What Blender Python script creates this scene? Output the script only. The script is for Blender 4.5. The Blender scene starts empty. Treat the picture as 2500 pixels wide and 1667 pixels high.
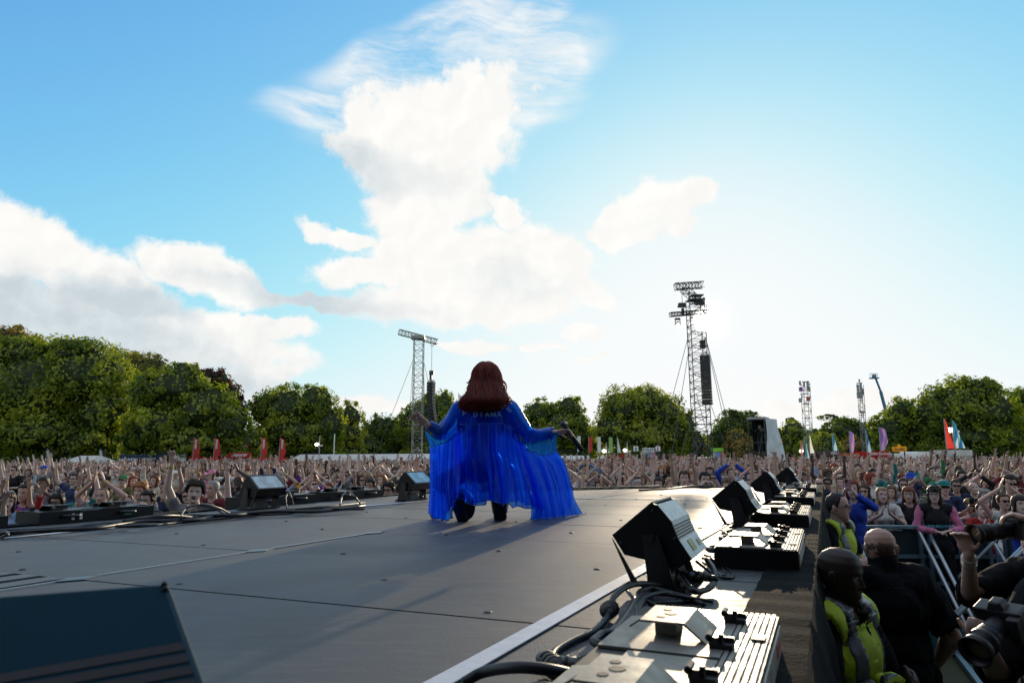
import bpy, bmesh, math, random
import numpy as np
from mathutils import Vector, Matrix, Euler, noise as mnoise
random.seed(7); rng = np.random.default_rng(7)
R = math.radians
scn = bpy.context.scene; C = scn.collection
# ---------------------------------------------------------------- camera
FPX = 1667.0; PITCH = math.atan(.1659); ROLL = .0059; H = 2.2
fw = np.array([0, math.cos(PITCH), math.sin(PITCH)]); _r = np.array([1., 0, 0]); _u = np.cross(_r, fw)
RT = _r*math.cos(ROLL) - _u*math.sin(ROLL); UP = _u*math.cos(ROLL) + _r*math.sin(ROLL)
cam = bpy.data.cameras.new('camera'); camo = bpy.data.objects.new('camera', cam); C.objects.link(camo)
cam.sensor_width = 36; cam.lens = 36*FPX/2500; cam.clip_start = .05; cam.clip_end = 3000
camo.matrix_world = Matrix(((RT[0], UP[0], -fw[0], 0), (RT[1], UP[1], -fw[1], 0), (RT[2], UP[2], -fw[2], H), (0, 0, 0, 1)))
cam.dof.use_dof = True; cam.dof.focus_distance = 7.5; cam.dof.aperture_fstop = 5.6
scn.camera = camo
def ray(x, y): return RT*(x-1250)/FPX + UP*(833.5-y)/FPX + fw
def at(x, y, Y):                      # the place at depth Y (metres ahead) seen in that direction
    d = ray(x, y); return Vector(d*(Y/d[1]) + np.array([0, 0, H]))
def on(x, y, z):
    d = ray(x, y); return Vector(d*((z-H)/d[2]) + np.array([0, 0, H]))
def px2ae(x, y):
    d = ray(x, y); d = d/np.linalg.norm(d)
    return math.atan2(d[0], d[1]), math.asin(d[2])
# ---------------------------------------------------------------- exposure, world, sun
scn.view_settings.view_transform = 'Standard'; scn.view_settings.look = 'None'
scn.view_settings.exposure = 0.66; scn.view_settings.gamma = 1; scn.view_settings.use_curve_mapping = False
SUN_AZ, SUN_EL = R(16.1), R(10.7)
world = bpy.data.worlds.new('World'); scn.world = world; world.use_nodes = True
class NT:
    def __init__(s, tree): s.t = tree; s.n = tree.nodes; s.l = tree.links
    def new(s, kind, **kw):
        n = s.n.new(kind)
        for k, v in kw.items(): setattr(n, k, v)
        return n
    def put(s, sock, v):
        if isinstance(v, bpy.types.NodeSocket): s.l.new(v, sock)
        else: sock.default_value = v
    def math(s, op, a, b=0.0, c=0.0, clamp=False):
        n = s.new('ShaderNodeMath', operation=op, use_clamp=clamp)
        s.put(n.inputs[0], a); s.put(n.inputs[1], b); s.put(n.inputs[2], c); return n.outputs[0]
    def vec(s, op, a, b=(0, 0, 0)):
        n = s.new('ShaderNodeVectorMath', operation=op); s.put(n.inputs[0], a); s.put(n.inputs[1], b)
        return n.outputs['Value'] if op in ('LENGTH', 'DOT_PRODUCT') else n.outputs[0]
    def mix(s, f, a, b, blend='MIX', clamp=False):
        n = s.new('ShaderNodeMix', data_type='RGBA', blend_type=blend); n.clamp_result = clamp
        s.put(n.inputs[0], f); s.put(n.inputs[6], a); s.put(n.inputs[7], b); return n.outputs[2]
    def noise(s, v, scale, detail=4, rough=.55, dist=0, dims='3D'):
        n = s.new('ShaderNodeTexNoise', noise_dimensions=dims)
        if v is not None: s.l.new(v, n.inputs['Vector'])
        n.inputs['Scale'].default_value = scale; n.inputs['Detail'].default_value = detail
        n.inputs['Roughness'].default_value = rough; n.inputs['Distortion'].default_value = dist
        return n
    def smooth(s, v, a, b, o0=0., o1=1.):
        n = s.new('ShaderNodeMapRange', interpolation_type='SMOOTHSTEP')
        s.put(n.inputs[0], v); n.inputs[1].default_value = a; n.inputs[2].default_value = b
        n.inputs[3].default_value = o0; n.inputs[4].default_value = o1; return n.outputs[0]
W = NT(world.node_tree); W.n.clear()
geo = W.new('ShaderNodeTexCoord'); D = geo.outputs['Generated']
sky = W.new('ShaderNodeTexSky', sky_type='NISHITA', sun_disc=False)
sky.sun_elevation = SUN_EL; sky.sun_rotation = SUN_AZ; sky.air_density = 1.0; sky.dust_density = .6; sky.ozone_density = 2.2
sx = W.new('ShaderNodeSeparateXYZ'); W.l.new(D, sx.inputs[0])
X, Y, Z = sx.outputs
az = W.math('ARCTAN2', X, Y); el = W.math('ARCSINE', Z)
cmb = W.new('ShaderNodeCombineXYZ'); W.l.new(az, cmb.inputs[0]); W.l.new(el, cmb.inputs[1]); P = cmb.outputs[0]
def blobs(pos, lst):
    out = None
    for (cx, cy, rx, ry, rot) in lst:
        a, e = px2ae(cx, cy); ax, _ = px2ae(cx+rx, cy); _, ey = px2ae(cx, cy-ry)
        m = W.new('ShaderNodeMapping', vector_type='TEXTURE'); W.l.new(pos, m.inputs[0])
        m.inputs['Location'].default_value = (a, e, 0); m.inputs['Rotation'].default_value = (0, 0, R(rot))
        m.inputs['Scale'].default_value = (abs(ax-a), abs(ey-e), 1)
        v = W.math('SUBTRACT', 1.0, W.vec('LENGTH', m.outputs[0]))
        out = v if out is None else W.math('MAXIMUM', out, v)
    return out
# warped positions: billowy for the cumulus, streaky for the cirrus
w1 = W.noise(P, 9, 6, .6); w1v = W.vec('MULTIPLY', W.vec('SUBTRACT', w1.outputs['Color'], (.5, .5, .5)), (.11, .08, 0))
P1 = W.vec('ADD', P, w1v)
w2 = W.noise(P, 3.5, 2, .5); w2v = W.vec('MULTIPLY', W.vec('SUBTRACT', w2.outputs['Color'], (.5, .5, .5)), (.16, .10, 0))
P2 = W.vec('ADD', P, w2v)
cum = blobs(P1, [(20, 590, 270, 120, -18), (250, 690, 270, 110, -22), (480, 660, 210, 75, -12), (610, 700, 130, 36, -14), (120, 800, 520, 150, -6), (560, 830, 230, 80, -12), (660, 800, 160, 40, -4),
                 (600, 915, 150, 40, 10), (860, 742, 260, 30, -4), (100, 900, 420, 90, 0),
                 (1040, 330, 260, 175, -5), (1150, 265, 180, 125, 20), (930, 390, 160, 90, -20), (1080, 450, 160, 90, 0),
                 (1010, 520, 140, 90, 0), (830, 570, 110, 34, -6), (1120, 630, 300, 125, 0), (1330, 620, 140, 95, -25), (1420, 690, 110, 45, -35), (1080, 740, 280, 75, 0), (1280, 745, 150, 60, 10), (1235, 510, 70, 34, -40), (900, 660, 170, 50, 0),
                 (1600, 500, 120, 75, 22), (1520, 520, 90, 40, 25), (1560, 570, 100, 30, 5), (1680, 465, 80, 40, 10), (1640, 540, 60, 50, -30), (1480, 560, 60, 22, 0),
                 (1410, 815, 50, 28, -20), (1140, 850, 130, 22, 2), (1330, 842, 60, 14, 0), (1430, 878, 60, 12, 0), (900, 985, 140, 30, 0), (2050, 990, 300, 26, 0), (600, 950, 130, 30, 0)])
cir = blobs(P2, [(1050, 250, 430, 170, 10), (1010, 120, 340, 90, 20), (1330, 160, 130, 130, 30), (1150, 190, 400, 150, 14), (1250, 90, 200, 90, 30), (820, 270, 240, 80, 8), (1250, 270, 200, 90, 10)])
nb = W.noise(P, 11, 10, .66); 
cumv = W.math('ADD', cum, W.math('MULTIPLY', W.math('SUBTRACT', nb.outputs['Fac'], .5), 1.25))
cm = W.smooth(cumv, .0, .34)
mp = W.new('ShaderNodeMapping'); W.l.new(P2, mp.inputs[0]); mp.inputs['Rotation'].default_value = (0, 0, R(-16)); mp.inputs['Scale'].default_value = (3.2, 17, 1)
ns = W.noise(mp.outputs[0], 1.6, 8, .65)
cirv = W.math('MULTIPLY', W.smooth(cir, 0, .5), W.smooth(ns.outputs['Fac'], .28, .66), clamp=True)
# the rest of the sky dome, outside the frame: unseen cloud, its cover set to throw fill light on the crowd
nd = W.noise(D, 2.2, 8, .6); inF = W.smooth(W.math('ABSOLUTE', az), .72, .95); up = W.smooth(el, .62, .8)
far = W.math('MULTIPLY', W.smooth(nd.outputs['Fac'], .40, .58), W.math('MAXIMUM', inF, up))
mask = W.math('MAXIMUM', W.math('MAXIMUM', cm, W.math('MULTIPLY', cirv, .8)), W.math('MULTIPLY', far, .85), clamp=True)
mask = W.math('MULTIPLY', mask, W.smooth(el, -.02, .05))
# cloud colour: sun side white, thick undersides grey blue
shd = blobs(P1, [(100, 800, 640, 170, -8), (350, 900, 400, 80, -4), (330, 740, 240, 60, -14), (840, 740, 330, 50, -6), (60, 720, 300, 60, -14), (1000, 430, 260, 60, -10), (1230, 690, 160, 60, 0)])
nsd = W.noise(P, 6, 7, .62)
sh = W.smooth(W.math('ADD', shd, W.math('MULTIPLY', W.math('SUBTRACT', nsd.outputs['Fac'], .5), 2.2)), -.25, .75)
shL = W.smooth(az, -.12, -.30)
Pb = W.vec('ADD', P1, (.012, -.010, 0)); e0 = W.noise(P1, 10, 5, .5); e1 = W.noise(Pb, 10, 5, .5); emb = W.smooth(W.math('SUBTRACT', e1.outputs['Fac'], e0.outputs['Fac']), -.16, .10)
ccol = W.mix(W.math('MULTIPLY', sh, W.math('ADD', .28, W.math('MULTIPLY', shL, .72))), W.mix(emb, (.65, .64, .615, 1), (.60, .595, .58, 1)), W.mix(emb, (.45, .50, .52, 1), (.37, .42, .45, 1)))
# sky colour: the Nishita sky, a touch clearer blue as the picture was graded
skc = W.mix(1.0, sky.outputs[0], (.098, .180, .285, 1), 'MULTIPLY')
ss = W.new('ShaderNodeSeparateColor'); W.l.new(skc, ss.inputs[0]); sc_ = W.new('ShaderNodeCombineColor')
for _i, _m in enumerate((.61, .62, .62)):      # soft shoulder towards the bright side of the sky
    _x = ss.outputs[_i]; _q = W.math('POWER', W.math('ADD', 1.0, W.math('POWER', W.math('DIVIDE', _x, _m), 2.4)), 1/2.4)
    W.l.new(W.math('DIVIDE', _x, _q), sc_.inputs[_i])
skc = sc_.outputs[0]
sd = Vector((math.sin(SUN_AZ)*math.cos(SUN_EL), math.cos(SUN_AZ)*math.cos(SUN_EL), math.sin(SUN_EL)))
dot = W.vec('DOT_PRODUCT', D, tuple(sd)); ang = W.math('ARCCOSINE', W.math('MINIMUM', dot, 1.0))
SKYN = (skc, ang, ccol, mask)
col = W.mix(mask, skc, ccol)
# the sun seen in the sky with its glow
glow = W.math('ADD', W.math('MULTIPLY', W.math('EXPONENT', W.math('MULTIPLY', ang, -110.0)), .8), W.math('MULTIPLY', W.smooth(ang, .008, .018, 1, 0), 25.0))
col = W.mix(1.0, col, W.mix(1.0, glow, (1, .93, .78, 1), 'MULTIPLY'), 'ADD')
bg = W.new('ShaderNodeBackground'); W.l.new(col, bg.inputs[0]); bg.inputs[1].default_value = 1.0
wo = W.new('ShaderNodeOutputWorld'); W.l.new(bg.outputs[0], wo.inputs[0])
sun = bpy.data.lights.new('sun', 'SUN'); sun.energy = 2.4; sun.angle = R(.6); sun.color = (1, .80, .55)
suno = bpy.data.objects.new('sun', sun); C.objects.link(suno)
suno.rotation_euler = (-sd).to_track_quat('-Z', 'Y').to_euler(); suno.location = (20, 60, 40)
scn.cycles.max_bounces = 8; scn.cycles.transparent_max_bounces = 24
# ---------------------------------------------------------------- helpers
def link(name, me, mat=None, parent=None, loc=None, rot=None, scale=None, color=None):
    o = bpy.data.objects.new(name, me); C.objects.link(o)
    if mat is not None and me is not None:
        ms = mat if isinstance(mat, (list, tuple)) else [mat]
        if len(me.materials) == 0:
            for m in ms: me.materials.append(m)
    if parent is not None: o.parent = parent
    if loc is not None: o.location = loc
    if rot is not None: o.rotation_euler = rot
    if scale is not None: o.scale = scale
    if color is not None: o.color = (*color[:3], 1)
    return o
def tag(o, label=None, cat=None, group=None, kind=None):
    if label: o['label'] = label
    if cat: o['category'] = cat
    if group: o['group'] = group
    if kind: o['kind'] = kind
    return o
def thing(name, label, cat, loc=(0, 0, 0), rz=0, group=None):
    o = bpy.data.objects.new(name, None); C.objects.link(o); o.location = loc; o.rotation_euler = (0, 0, rz); o.empty_display_size = .1
    return tag(o, label, cat, group)
class MB:
    """collects shapes for one mesh"""
    def __init__(s): s.v = []; s.f = []; s.m = []
    def add(s, v, f, mi=0):
        b = len(s.v); s.v += [tuple(p) for p in v]; s.f += [tuple(i+b for i in q) for q in f]; s.m += [mi]*len(f); return s
    def box(s, c, d, rot=None, mi=0, taper=None):
        x, y, z = d[0]/2, d[1]/2, d[2]/2; t = taper or (1, 1)
        vs = [Vector(p) for p in ((-x, -y, -z), (x, -y, -z), (x, y, -z), (-x, y, -z), (-x*t[0], -y*t[1], z), (x*t[0], -y*t[1], z), (x*t[0], y*t[1], z), (-x*t[0], y*t[1], z))]
        if rot is not None: vs = [rot @ v for v in vs]
        return s.add([v+Vector(c) for v in vs], [(0, 3, 2, 1), (4, 5, 6, 7), (0, 1, 5, 4), (1, 2, 6, 5), (2, 3, 7, 6), (3, 0, 4, 7)], mi)
    def tube(s, pts, r, n=6, mi=0, cap=True, r1=None):
        pts = [Vector(p) for p in pts]; k = len(pts); vs = []; fs = []; up = Vector((0, 0, 1)); prev = None
        for i, p in enumerate(pts):
            t = (pts[min(i+1, k-1)]-pts[max(i-1, 0)]).normalized()
            if prev is None:
                a = t.cross(up)
                if a.length < .1: a = t.cross(Vector((1, 0, 0)))
            else: a = prev - t*prev.dot(t)
            a.normalize(); prev = a; b = t.cross(a)
            rr = r if r1 is None else r+(r1-r)*i/(k-1)
            for j in range(n):
                w = 2*math.pi*j/n; vs.append(p+(a*math.cos(w)+b*math.sin(w))*rr)
        for i in range(k-1):
            for j in range(n):
                j2 = (j+1) % n; fs.append((i*n+j, i*n+j2, (i+1)*n+j2, (i+1)*n+j))
        if cap: fs.append(tuple(range(n-1, -1, -1))); fs.append(tuple((k-1)*n+j for j in range(n)))
        return s.add(vs, fs, mi)
    def ball(s, c, r, n=10, m=7, mi=0, rot=None):
        r = r if hasattr(r, '__len__') else (r, r, r); vs = [Vector((0, 0, r[2]))]; fs = []
        for i in range(1, m):
            a = math.pi*i/m
            for j in range(n): w = 2*math.pi*j/n; vs.append(Vector((r[0]*math.sin(a)*math.cos(w), r[1]*math.sin(a)*math.sin(w), r[2]*math.cos(a))))
        vs.append(Vector((0, 0, -r[2]))); L = len(vs)-1
        for j in range(n):
            fs.append((0, 1+j, 1+(j+1) % n)); fs.append((L, L-n+(j+1) % n, L-n+j))
        for i in range(m-2):
            for j in range(n): j2 = (j+1) % n; fs.append((1+i*n+j, 1+(i+1)*n+j, 1+(i+1)*n+j2, 1+i*n+j2))
        if rot is not None: vs = [rot @ v for v in vs]
        return s.add([v+Vector(c) for v in vs], fs, mi)
    def prism(s, poly, a, b, axis, mi=0):
        """polygon of 2D points extruded along a vector: poly points given as 3D"""
        n = len(poly); A = [Vector(p)+Vector(axis)*a for p in poly]; B = [Vector(p)+Vector(axis)*b for p in poly]
        return s.add(A+B, [tuple(range(n-1, -1, -1)), tuple(range(n, 2*n))]+[(i, (i+1) % n, n+(i+1) % n, n+i) for i in range(n)], mi)
    def mesh(s, name='mesh', smooth=False):
        me = bpy.data.meshes.new(name); me.from_pydata(s.v, [], s.f)
        if any(s.m): me.polygons.foreach_set('material_index', s.m)
        if smooth: me.polygons.foreach_set('use_smooth', [True]*len(me.polygons))
        me.update(); return me
    def build(s, name, mat, parent=None, smooth=False, bevel=0, **kw):
        me = s.mesh(name, smooth)
        if bevel:
            bm = bmesh.new(); bm.from_mesh(me); bmesh.ops.bevel(bm, geom=bm.edges[:], offset=bevel, segments=2, affect='EDGES', profile=.5); bm.to_mesh(me); bm.free()
        return link(name, me, mat, parent, **kw)
def mat(name, col, rough=.6, metal=0, var=.12, vs=3.0, bump=0, bs=40, coat=0, spec=None, rvar=0, emit=None, es=0, sub=None):
    m = bpy.data.materials.new(name); m.use_nodes = True; T = NT(m.node_tree); b = T.n['Principled BSDF']
    tc = T.new('ShaderNodeTexCoord').outputs['Object']
    n = T.noise(tc, vs, 5, .6)
    c0 = tuple(max(0, x*(1-var)) for x in col[:3])+(1,); c1 = tuple(min(1, x*(1+var)) for x in col[:3])+(1,)
    T.l.new(T.mix(T.smooth(n.outputs['Fac'], .3, .7), c0, c1), b.inputs['Base Color'])
    b.inputs['Roughness'].default_value = rough; b.inputs['Metallic'].default_value = metal
    if rvar: T.l.new(T.smooth(T.noise(tc, vs*2.3, 5, .6).outputs['Fac'], .3, .7, rough-rvar, rough+rvar), b.inputs['Roughness'])
    if spec is not None: b.inputs['Specular IOR Level'].default_value = spec
    if coat: b.inputs['Coat Weight'].default_value = coat
    if bump:
        bn = T.new('ShaderNodeBump'); bn.inputs['Strength'].default_value = bump; bn.inputs['Distance'].default_value = .01
        T.l.new(T.noise(tc, bs, 4, .6).outputs['Fac'], bn.inputs['Height']); T.l.new(bn.outputs[0], b.inputs['Normal'])
    if emit: b.inputs['Emission Color'].default_value = (*emit, 1); b.inputs['Emission Strength'].default_value = es
    return m
M = {}
M['black'] = mat('black_paint', (.012, .013, .015), .45, var=.3, rvar=.1, bump=.1)
M['blackmatte'] = mat('black_cloth', (.007, .008, .010), .95, var=.4, vs=8, bump=.9, bs=14, spec=.12)
M['rubber'] = mat('rubber_cable', (.014, .016, .018), .42, var=.3, spec=.4)
M['alu'] = mat('aluminium', (.50, .49, .46), .38, .75, var=.12, vs=9, rvar=.12, bump=.08, bs=60)
M['plate'] = mat('case_plate', (.23, .225, .20), .46, .35, var=.16, vs=7, rvar=.1, bump=.1, bs=30)
M['steel'] = mat('steel_truss', (.05, .055, .055), .5, .4, var=.2)
M['pale_truss'] = mat('weathered_truss', (.30, .29, .26), .5, .5, var=.2)
M['white'] = mat('white_sheet', (.78, .78, .76), .7, var=.06)
M['tape'] = mat('white_tape', (.62, .66, .70), .5, var=.06, vs=14, bump=.2, bs=30)
M['galv'] = mat('galvanised_steel', (.20, .30, .36), .4, .7, var=.2, vs=12)
M['darkglass'] = mat('dark_glass', (.01, .012, .014), .12, var=.2)
def grass_mat():
    m = bpy.data.materials.new('trampled_grass'); m.use_nodes = True; T = NT(m.node_tree); b = T.n['Principled BSDF']
    tc = T.new('ShaderNodeTexCoord').outputs['Object']
    a = T.smooth(T.noise(tc, .4, 6, .6).outputs['Fac'], .35, .65); c = T.smooth(T.noise(tc, 30, 4, .7).outputs['Fac'], .3, .7)
    T.l.new(T.mix(c, T.mix(a, (.020, .035, .012, 1), (.045, .065, .02, 1)), (.05, .05, .03, 1)), b.inputs['Base Color']); b.inputs['Roughness'].default_value = .95
    return m
M['grass'] = grass_mat()
ground = MB(); 
for i in range(12):
    for j in range(12):
        x, y = -600+i*100, -300+j*100; ground.add([(x, y, 0), (x+100, y, 0), (x+100, y+100, 0), (x, y+100, 0)], [(0, 1, 2, 3)])
tag(ground.build('ground', M['grass']), 'trampled grass of the festival field', kind='structure')
# ---------------------------------------------------------------- stage deck
SZ = 1.68
def clip(poly, conv):
    out = poly
    for i in range(len(conv)):
        ax, ay = conv[i]; bx, by = conv[(i+1) % len(conv)]; inp = out; out = []
        if not inp: return []
        f = lambda p: (bx-ax)*(p[1]-ay)-(by-ay)*(p[0]-ax)
        for k in range(len(inp)):
            p, q = inp[k], inp[(k+1) % len(inp)]; fp, fq = f(p), f(q)
            if fp >= 0: out.append(p)
            if (fp >= 0) != (fq >= 0): t = fp/(fp-fq); out.append((p[0]+(q[0]-p[0])*t, p[1]+(q[1]-p[1])*t))
    return out
RE = lambda y: 1.32+(y-3.12)*.4529          # right edge of the stage deck
LE = lambda y: -4.12+(y-5.1)*.575          # left edge
STG = [(LE(-3.), -3.), (RE(-3.), -3.), (RE(11.2), 11.2), (2.3, 11.05), (.9, 10.48), (LE(10.2), 10.2)]
def deck_mat():
    m = bpy.data.materials.new('deck_panel'); m.use_nodes = True; T = NT(m.node_tree); b = T.n['Principled BSDF']
    g = T.new('ShaderNodeNewGeometry').outputs['Position']; oi = T.new('ShaderNodeObjectInfo')
    big = T.smooth(T.noise(g, .9, 6, .6, .6).outputs['Fac'], .3, .7)
    mp = T.new('ShaderNodeMapping'); T.l.new(g, mp.inputs[0]); mp.inputs['Rotation'].default_value = (0, 0, R(35)); mp.inputs['Scale'].default_value = (1.2, 9, 1)
    sc = T.smooth(T.noise(mp.outputs[0], 3.0, 8, .72).outputs['Fac'], .47, .70)
    c = T.mix(big, (.034, .042, .050, 1), (.062, .069, .076, 1))
    c = T.mix(T.math('MULTIPLY', sc, .75), c, (.13, .135, .14, 1))
    c = T.mix(1.0, c, T.mix(oi.outputs['Random'], (.88, .88, .88, 1), (1.1, 1.1, 1.1, 1)), 'MULTIPLY')
    T.l.new(c, b.inputs['Base Color'])
    T.l.new(T.math('ADD', T.math('MULTIPLY', big, .14), T.math('ADD', T.math('MULTIPLY', sc, .12), .50)), b.inputs['Roughness'])
    vo = T.new('ShaderNodeTexVoronoi'); vo.inputs['Scale'].default_value = 95; T.l.new(g, vo.inputs['Vector']); vo.inputs['Randomness'].default_value = .25
    h = T.math('ADD', T.math('MULTIPLY', T.smooth(vo.outputs[0], .1, .5), .6), T.math('MULTIPLY', T.noise(g, 6, 5, .6).outputs['Fac'], 1.0))
    bn = T.new('ShaderNodeBump'); bn.inputs['Strength'].default_value = .5; bn.inputs['Distance'].default_value = .004
    T.l.new(h, bn.inputs['Height']); T.l.new(bn.outputs[0], b.inputs['Normal']); return m
M['deck'] = deck_mat()
M['deckrib'] = mat('ribbed_aluminium_panel', (.075, .085, .095), .5, 0, var=.1)
st = MB(); n = len(STG)
st.prism([(x, y, 0) for x, y in STG], SZ-.2, SZ-.035, (0, 0, 1)); stage = st.build('stage', M['black']); tag(stage, 'dark stage deck substructure reaching out into the crowd', kind='structure')
a = Vector((.475, .87)); a.normalize(); b_ = Vector((.92, -.39)); b_.normalize(); O = Vector((-1.42, 3.94)); g_ = .004
WSEAM = []
for i in range(-9, 10):
    for j in range(-5, 7):
        L = 2.42
        def q(s, t): v = O+a*s+b_*t; return (v.x, v.y)
        s0, s1, t0, t1 = i*.98+g_, (i+1)*.98-g_, j*L+g_, (j+1)*L-g_
        poly = clip([q(s0, t0), q(s0, t1), q(s1, t1), q(s1, t0)], STG)
        if len(poly) < 3: continue
        cx = sum(p[0] for p in poly)/len(poly); cy = sum(p[1] for p in poly)/len(poly)
        if cy < -2.6: continue
        rib = (i == -2 and j == -1)
        m = MB(); 
        if rib:
            NR = 14
            for k in range(NR):
                ta = t0+(t1-t0)*k/NR; tb = t0+(t1-t0)*(k+.62)/NR; pp = clip([q(s0, ta), q(s0, tb), q(s1, tb), q(s1, ta)], STG)
                if len(pp) > 2: m.prism([(x, y, 0) for x, y in pp], SZ-.03, SZ+.002, (0, 0, 1))
            m.prism([(x, y, 0) for x, y in poly], SZ-.034, SZ-.006, (0, 0, 1))
        else:
            dz = random.uniform(-.0015, .0015)
            m.prism([(x, y, 0) for x, y in poly], SZ-.034, SZ+dz, (0, 0, 1))
        m.build('deck_panel', M['deckrib'] if rib else M['deck'], stage)
        # countersunk bolt washers on the deck
        if 0 < cy < 10:
            for (ss, tt) in ((s0+.08, t0+.5), (s0+.08, t1-.5), (s1-.5, (t0+t1)/2)):
                p = q(ss, tt)
                if len(clip([p, (p[0]+.01, p[1]), (p[0], p[1]+.01)], STG)) > 2:
                    w = MB(); w.ball((0, 0, 0), (.016, .016, .004), 8, 4); w.build('deck_bolt', M['steel'], stage, loc=(p[0], p[1], SZ+.002))
# aluminium joint strips along the pale seam and node plates
def flat_strip(name, pts, wid, z, mt, par):
    mb = MB()
    for p0, p1 in zip(pts[:-1], pts[1:]):
        d = (Vector(p1)-Vector(p0)).normalized(); nn = Vector((-d.y, d.x))*wid/2; p0 = Vector(p0); p1 = Vector(p1)
        mb.prism([(*(p0-nn), 0), (*(p1-nn), 0), (*(p1+nn), 0), (*(p0+nn), 0)], z-.003, z, (0, 0, 1))
    return mb.build(name, mt, par)
M['seam'] = mat('bare_aluminium_edge', (.45, .50, .55), .35, .5, var=.1)
M['node'] = mat('node_plate', (.10, .14, .17), .4, .5, var=.2)
for k in range(-4, 1):
    p0 = O+a*(.98*k+.09); p1 = O+a*(.98*(k+1)-.09)
    flat_strip('joint_strip', [p0, p1], .011, SZ+.006, M['seam'], stage)
for k in range(-3, 2):
    c = O+a*.98*k; pl = [c+a*.10+b_*.01, c+b_*.055, c-a*.10-b_*.01, c-b_*.055]
    MB().prism([(p.x, p.y, 0) for p in pl], SZ, SZ+.005, (0, 0, 1)).build('node_plate', M['node'], stage)
flat_strip('tape_line', [(-5.2, 1.9), (-3.33, 4.57), (-2.53, 5.93), (-1.0, 8.06), (-.45, 8.95)], .055, SZ+.007, M['tape'], stage)
flat_strip('tape_line', [(-.75, .52), (-.13, 1.76), (.46, 2.97), (1.52, 5.12), (2.77, 7.72)], .062, SZ+.007, M['tape'], stage)
flat_strip('tape_line', [(-.45, 8.8), (.73, 8.35), (2.66, 7.74), (2.95, 7.65)], .05, SZ+.010, M['tape'], stage)
# deck edge profile beyond
mb = MB()
mb.prism([(STG[3][0], STG[3][1], 0), (STG[4][0], STG[4][1], 0), (STG[4][0]+.02, STG[4][1]-.06, 0), (STG[3][0]+.02, STG[3][1]-.06, 0)], SZ+.001, SZ+.03, (0, 0, 1))
mb.build('edge_profile', M['steel'], stage)
# skirts of cloth round the stage
def skirt(pts, name, label):
    NU = 240; NV = 10; me = MB(); vs = []; cum = [0]
    for p, q_ in zip(pts[:-1], pts[1:]): cum.append(cum[-1]+(Vector(q_)-Vector(p)).length)
    for i in range(NU+1):
        s = cum[-1]*i/NU; k = max(j for j in range(len(cum)) if cum[j] <= s+1e-6); k = min(k, len(pts)-2)
        t = (s-cum[k])/(cum[k+1]-cum[k]); p = Vector(pts[k]).lerp(Vector(pts[k+1]), t); d = (Vector(pts[k+1])-Vector(pts[k])).normalized(); nn = Vector((d.y, -d.x))
        for j in range(NV+1):
            v = j/NV; f = .05*v*math.sin(s*9+1.5*math.sin(s*2.1))+.02*math.sin(s*23+v*2)*v
            if j < 2: z = SZ+.012-.0*v; off = -.20 if j == 0 else .005
            else: z = (SZ)*(1-(j-1)/(NV-1)); off = .03+f+.10*v
            z = z if j < 2 else z
            vs.append((p.x+nn.x*off, p.y+nn.y*off, max(z+(.004*math.sin(s*31) if j < 2 else 0), 0.0)))
    fs = [(i*(NV+1)+j, i*(NV+1)+j+1, (i+1)*(NV+1)+j+1, (i+1)*(NV+1)+j) for i in range(NU) for j in range(NV)]
    me.add(vs, fs); o = me.build(name, M['skirt'], smooth=True); return tag(o, label, 'stage skirt')
def skirt_mat():
    m = bpy.data.materials.new('speckled_skirt_cloth'); m.use_nodes = True; T = NT(m.node_tree); b = T.n['Principled BSDF']
    g = T.new('ShaderNodeTexCoord').outputs['Object']
    n1 = T.smooth(T.noise(g, 130, 3, .8).outputs['Fac'], .54, .74); n2 = T.smooth(T.noise(g, 3, 5, .7).outputs['Fac'], .4, .75)
    T.l.new(T.mix(T.math('MULTIPLY', n1, n2), (.004, .006, .007, 1), (.045, .060, .062, 1)), b.inputs['Base Color']); b.inputs['Roughness'].default_value = .95; b.inputs['Specular IOR Level'].default_value = .12
    bn = T.new('ShaderNodeBump'); bn.inputs['Strength'].default_value = .6; T.l.new(T.noise(g, 60, 4, .7).outputs['Fac'], bn.inputs['Height']); bn.inputs['Distance'].default_value = .01
    T.l.new(bn.outputs[0], b.inputs['Normal']); return m
M['skirt'] = skirt_mat()
skirt([(RE(-3), -3), (RE(3.), 3.), (RE(7), 7), (RE(11.2), 11.2)], 'stage_skirt', 'dark speckled cloth skirt hanging down the right side of the stage beside the pit')
skirt([(RE(11.2), 11.2), (2.3, 11.05), (.9, 10.48), (LE(10.2), 10.2), (LE(5), 5), (LE(-3), -3)], 'stage_skirt', 'dark cloth skirt along the far end and left side of the stage facing the crowd')
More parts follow.
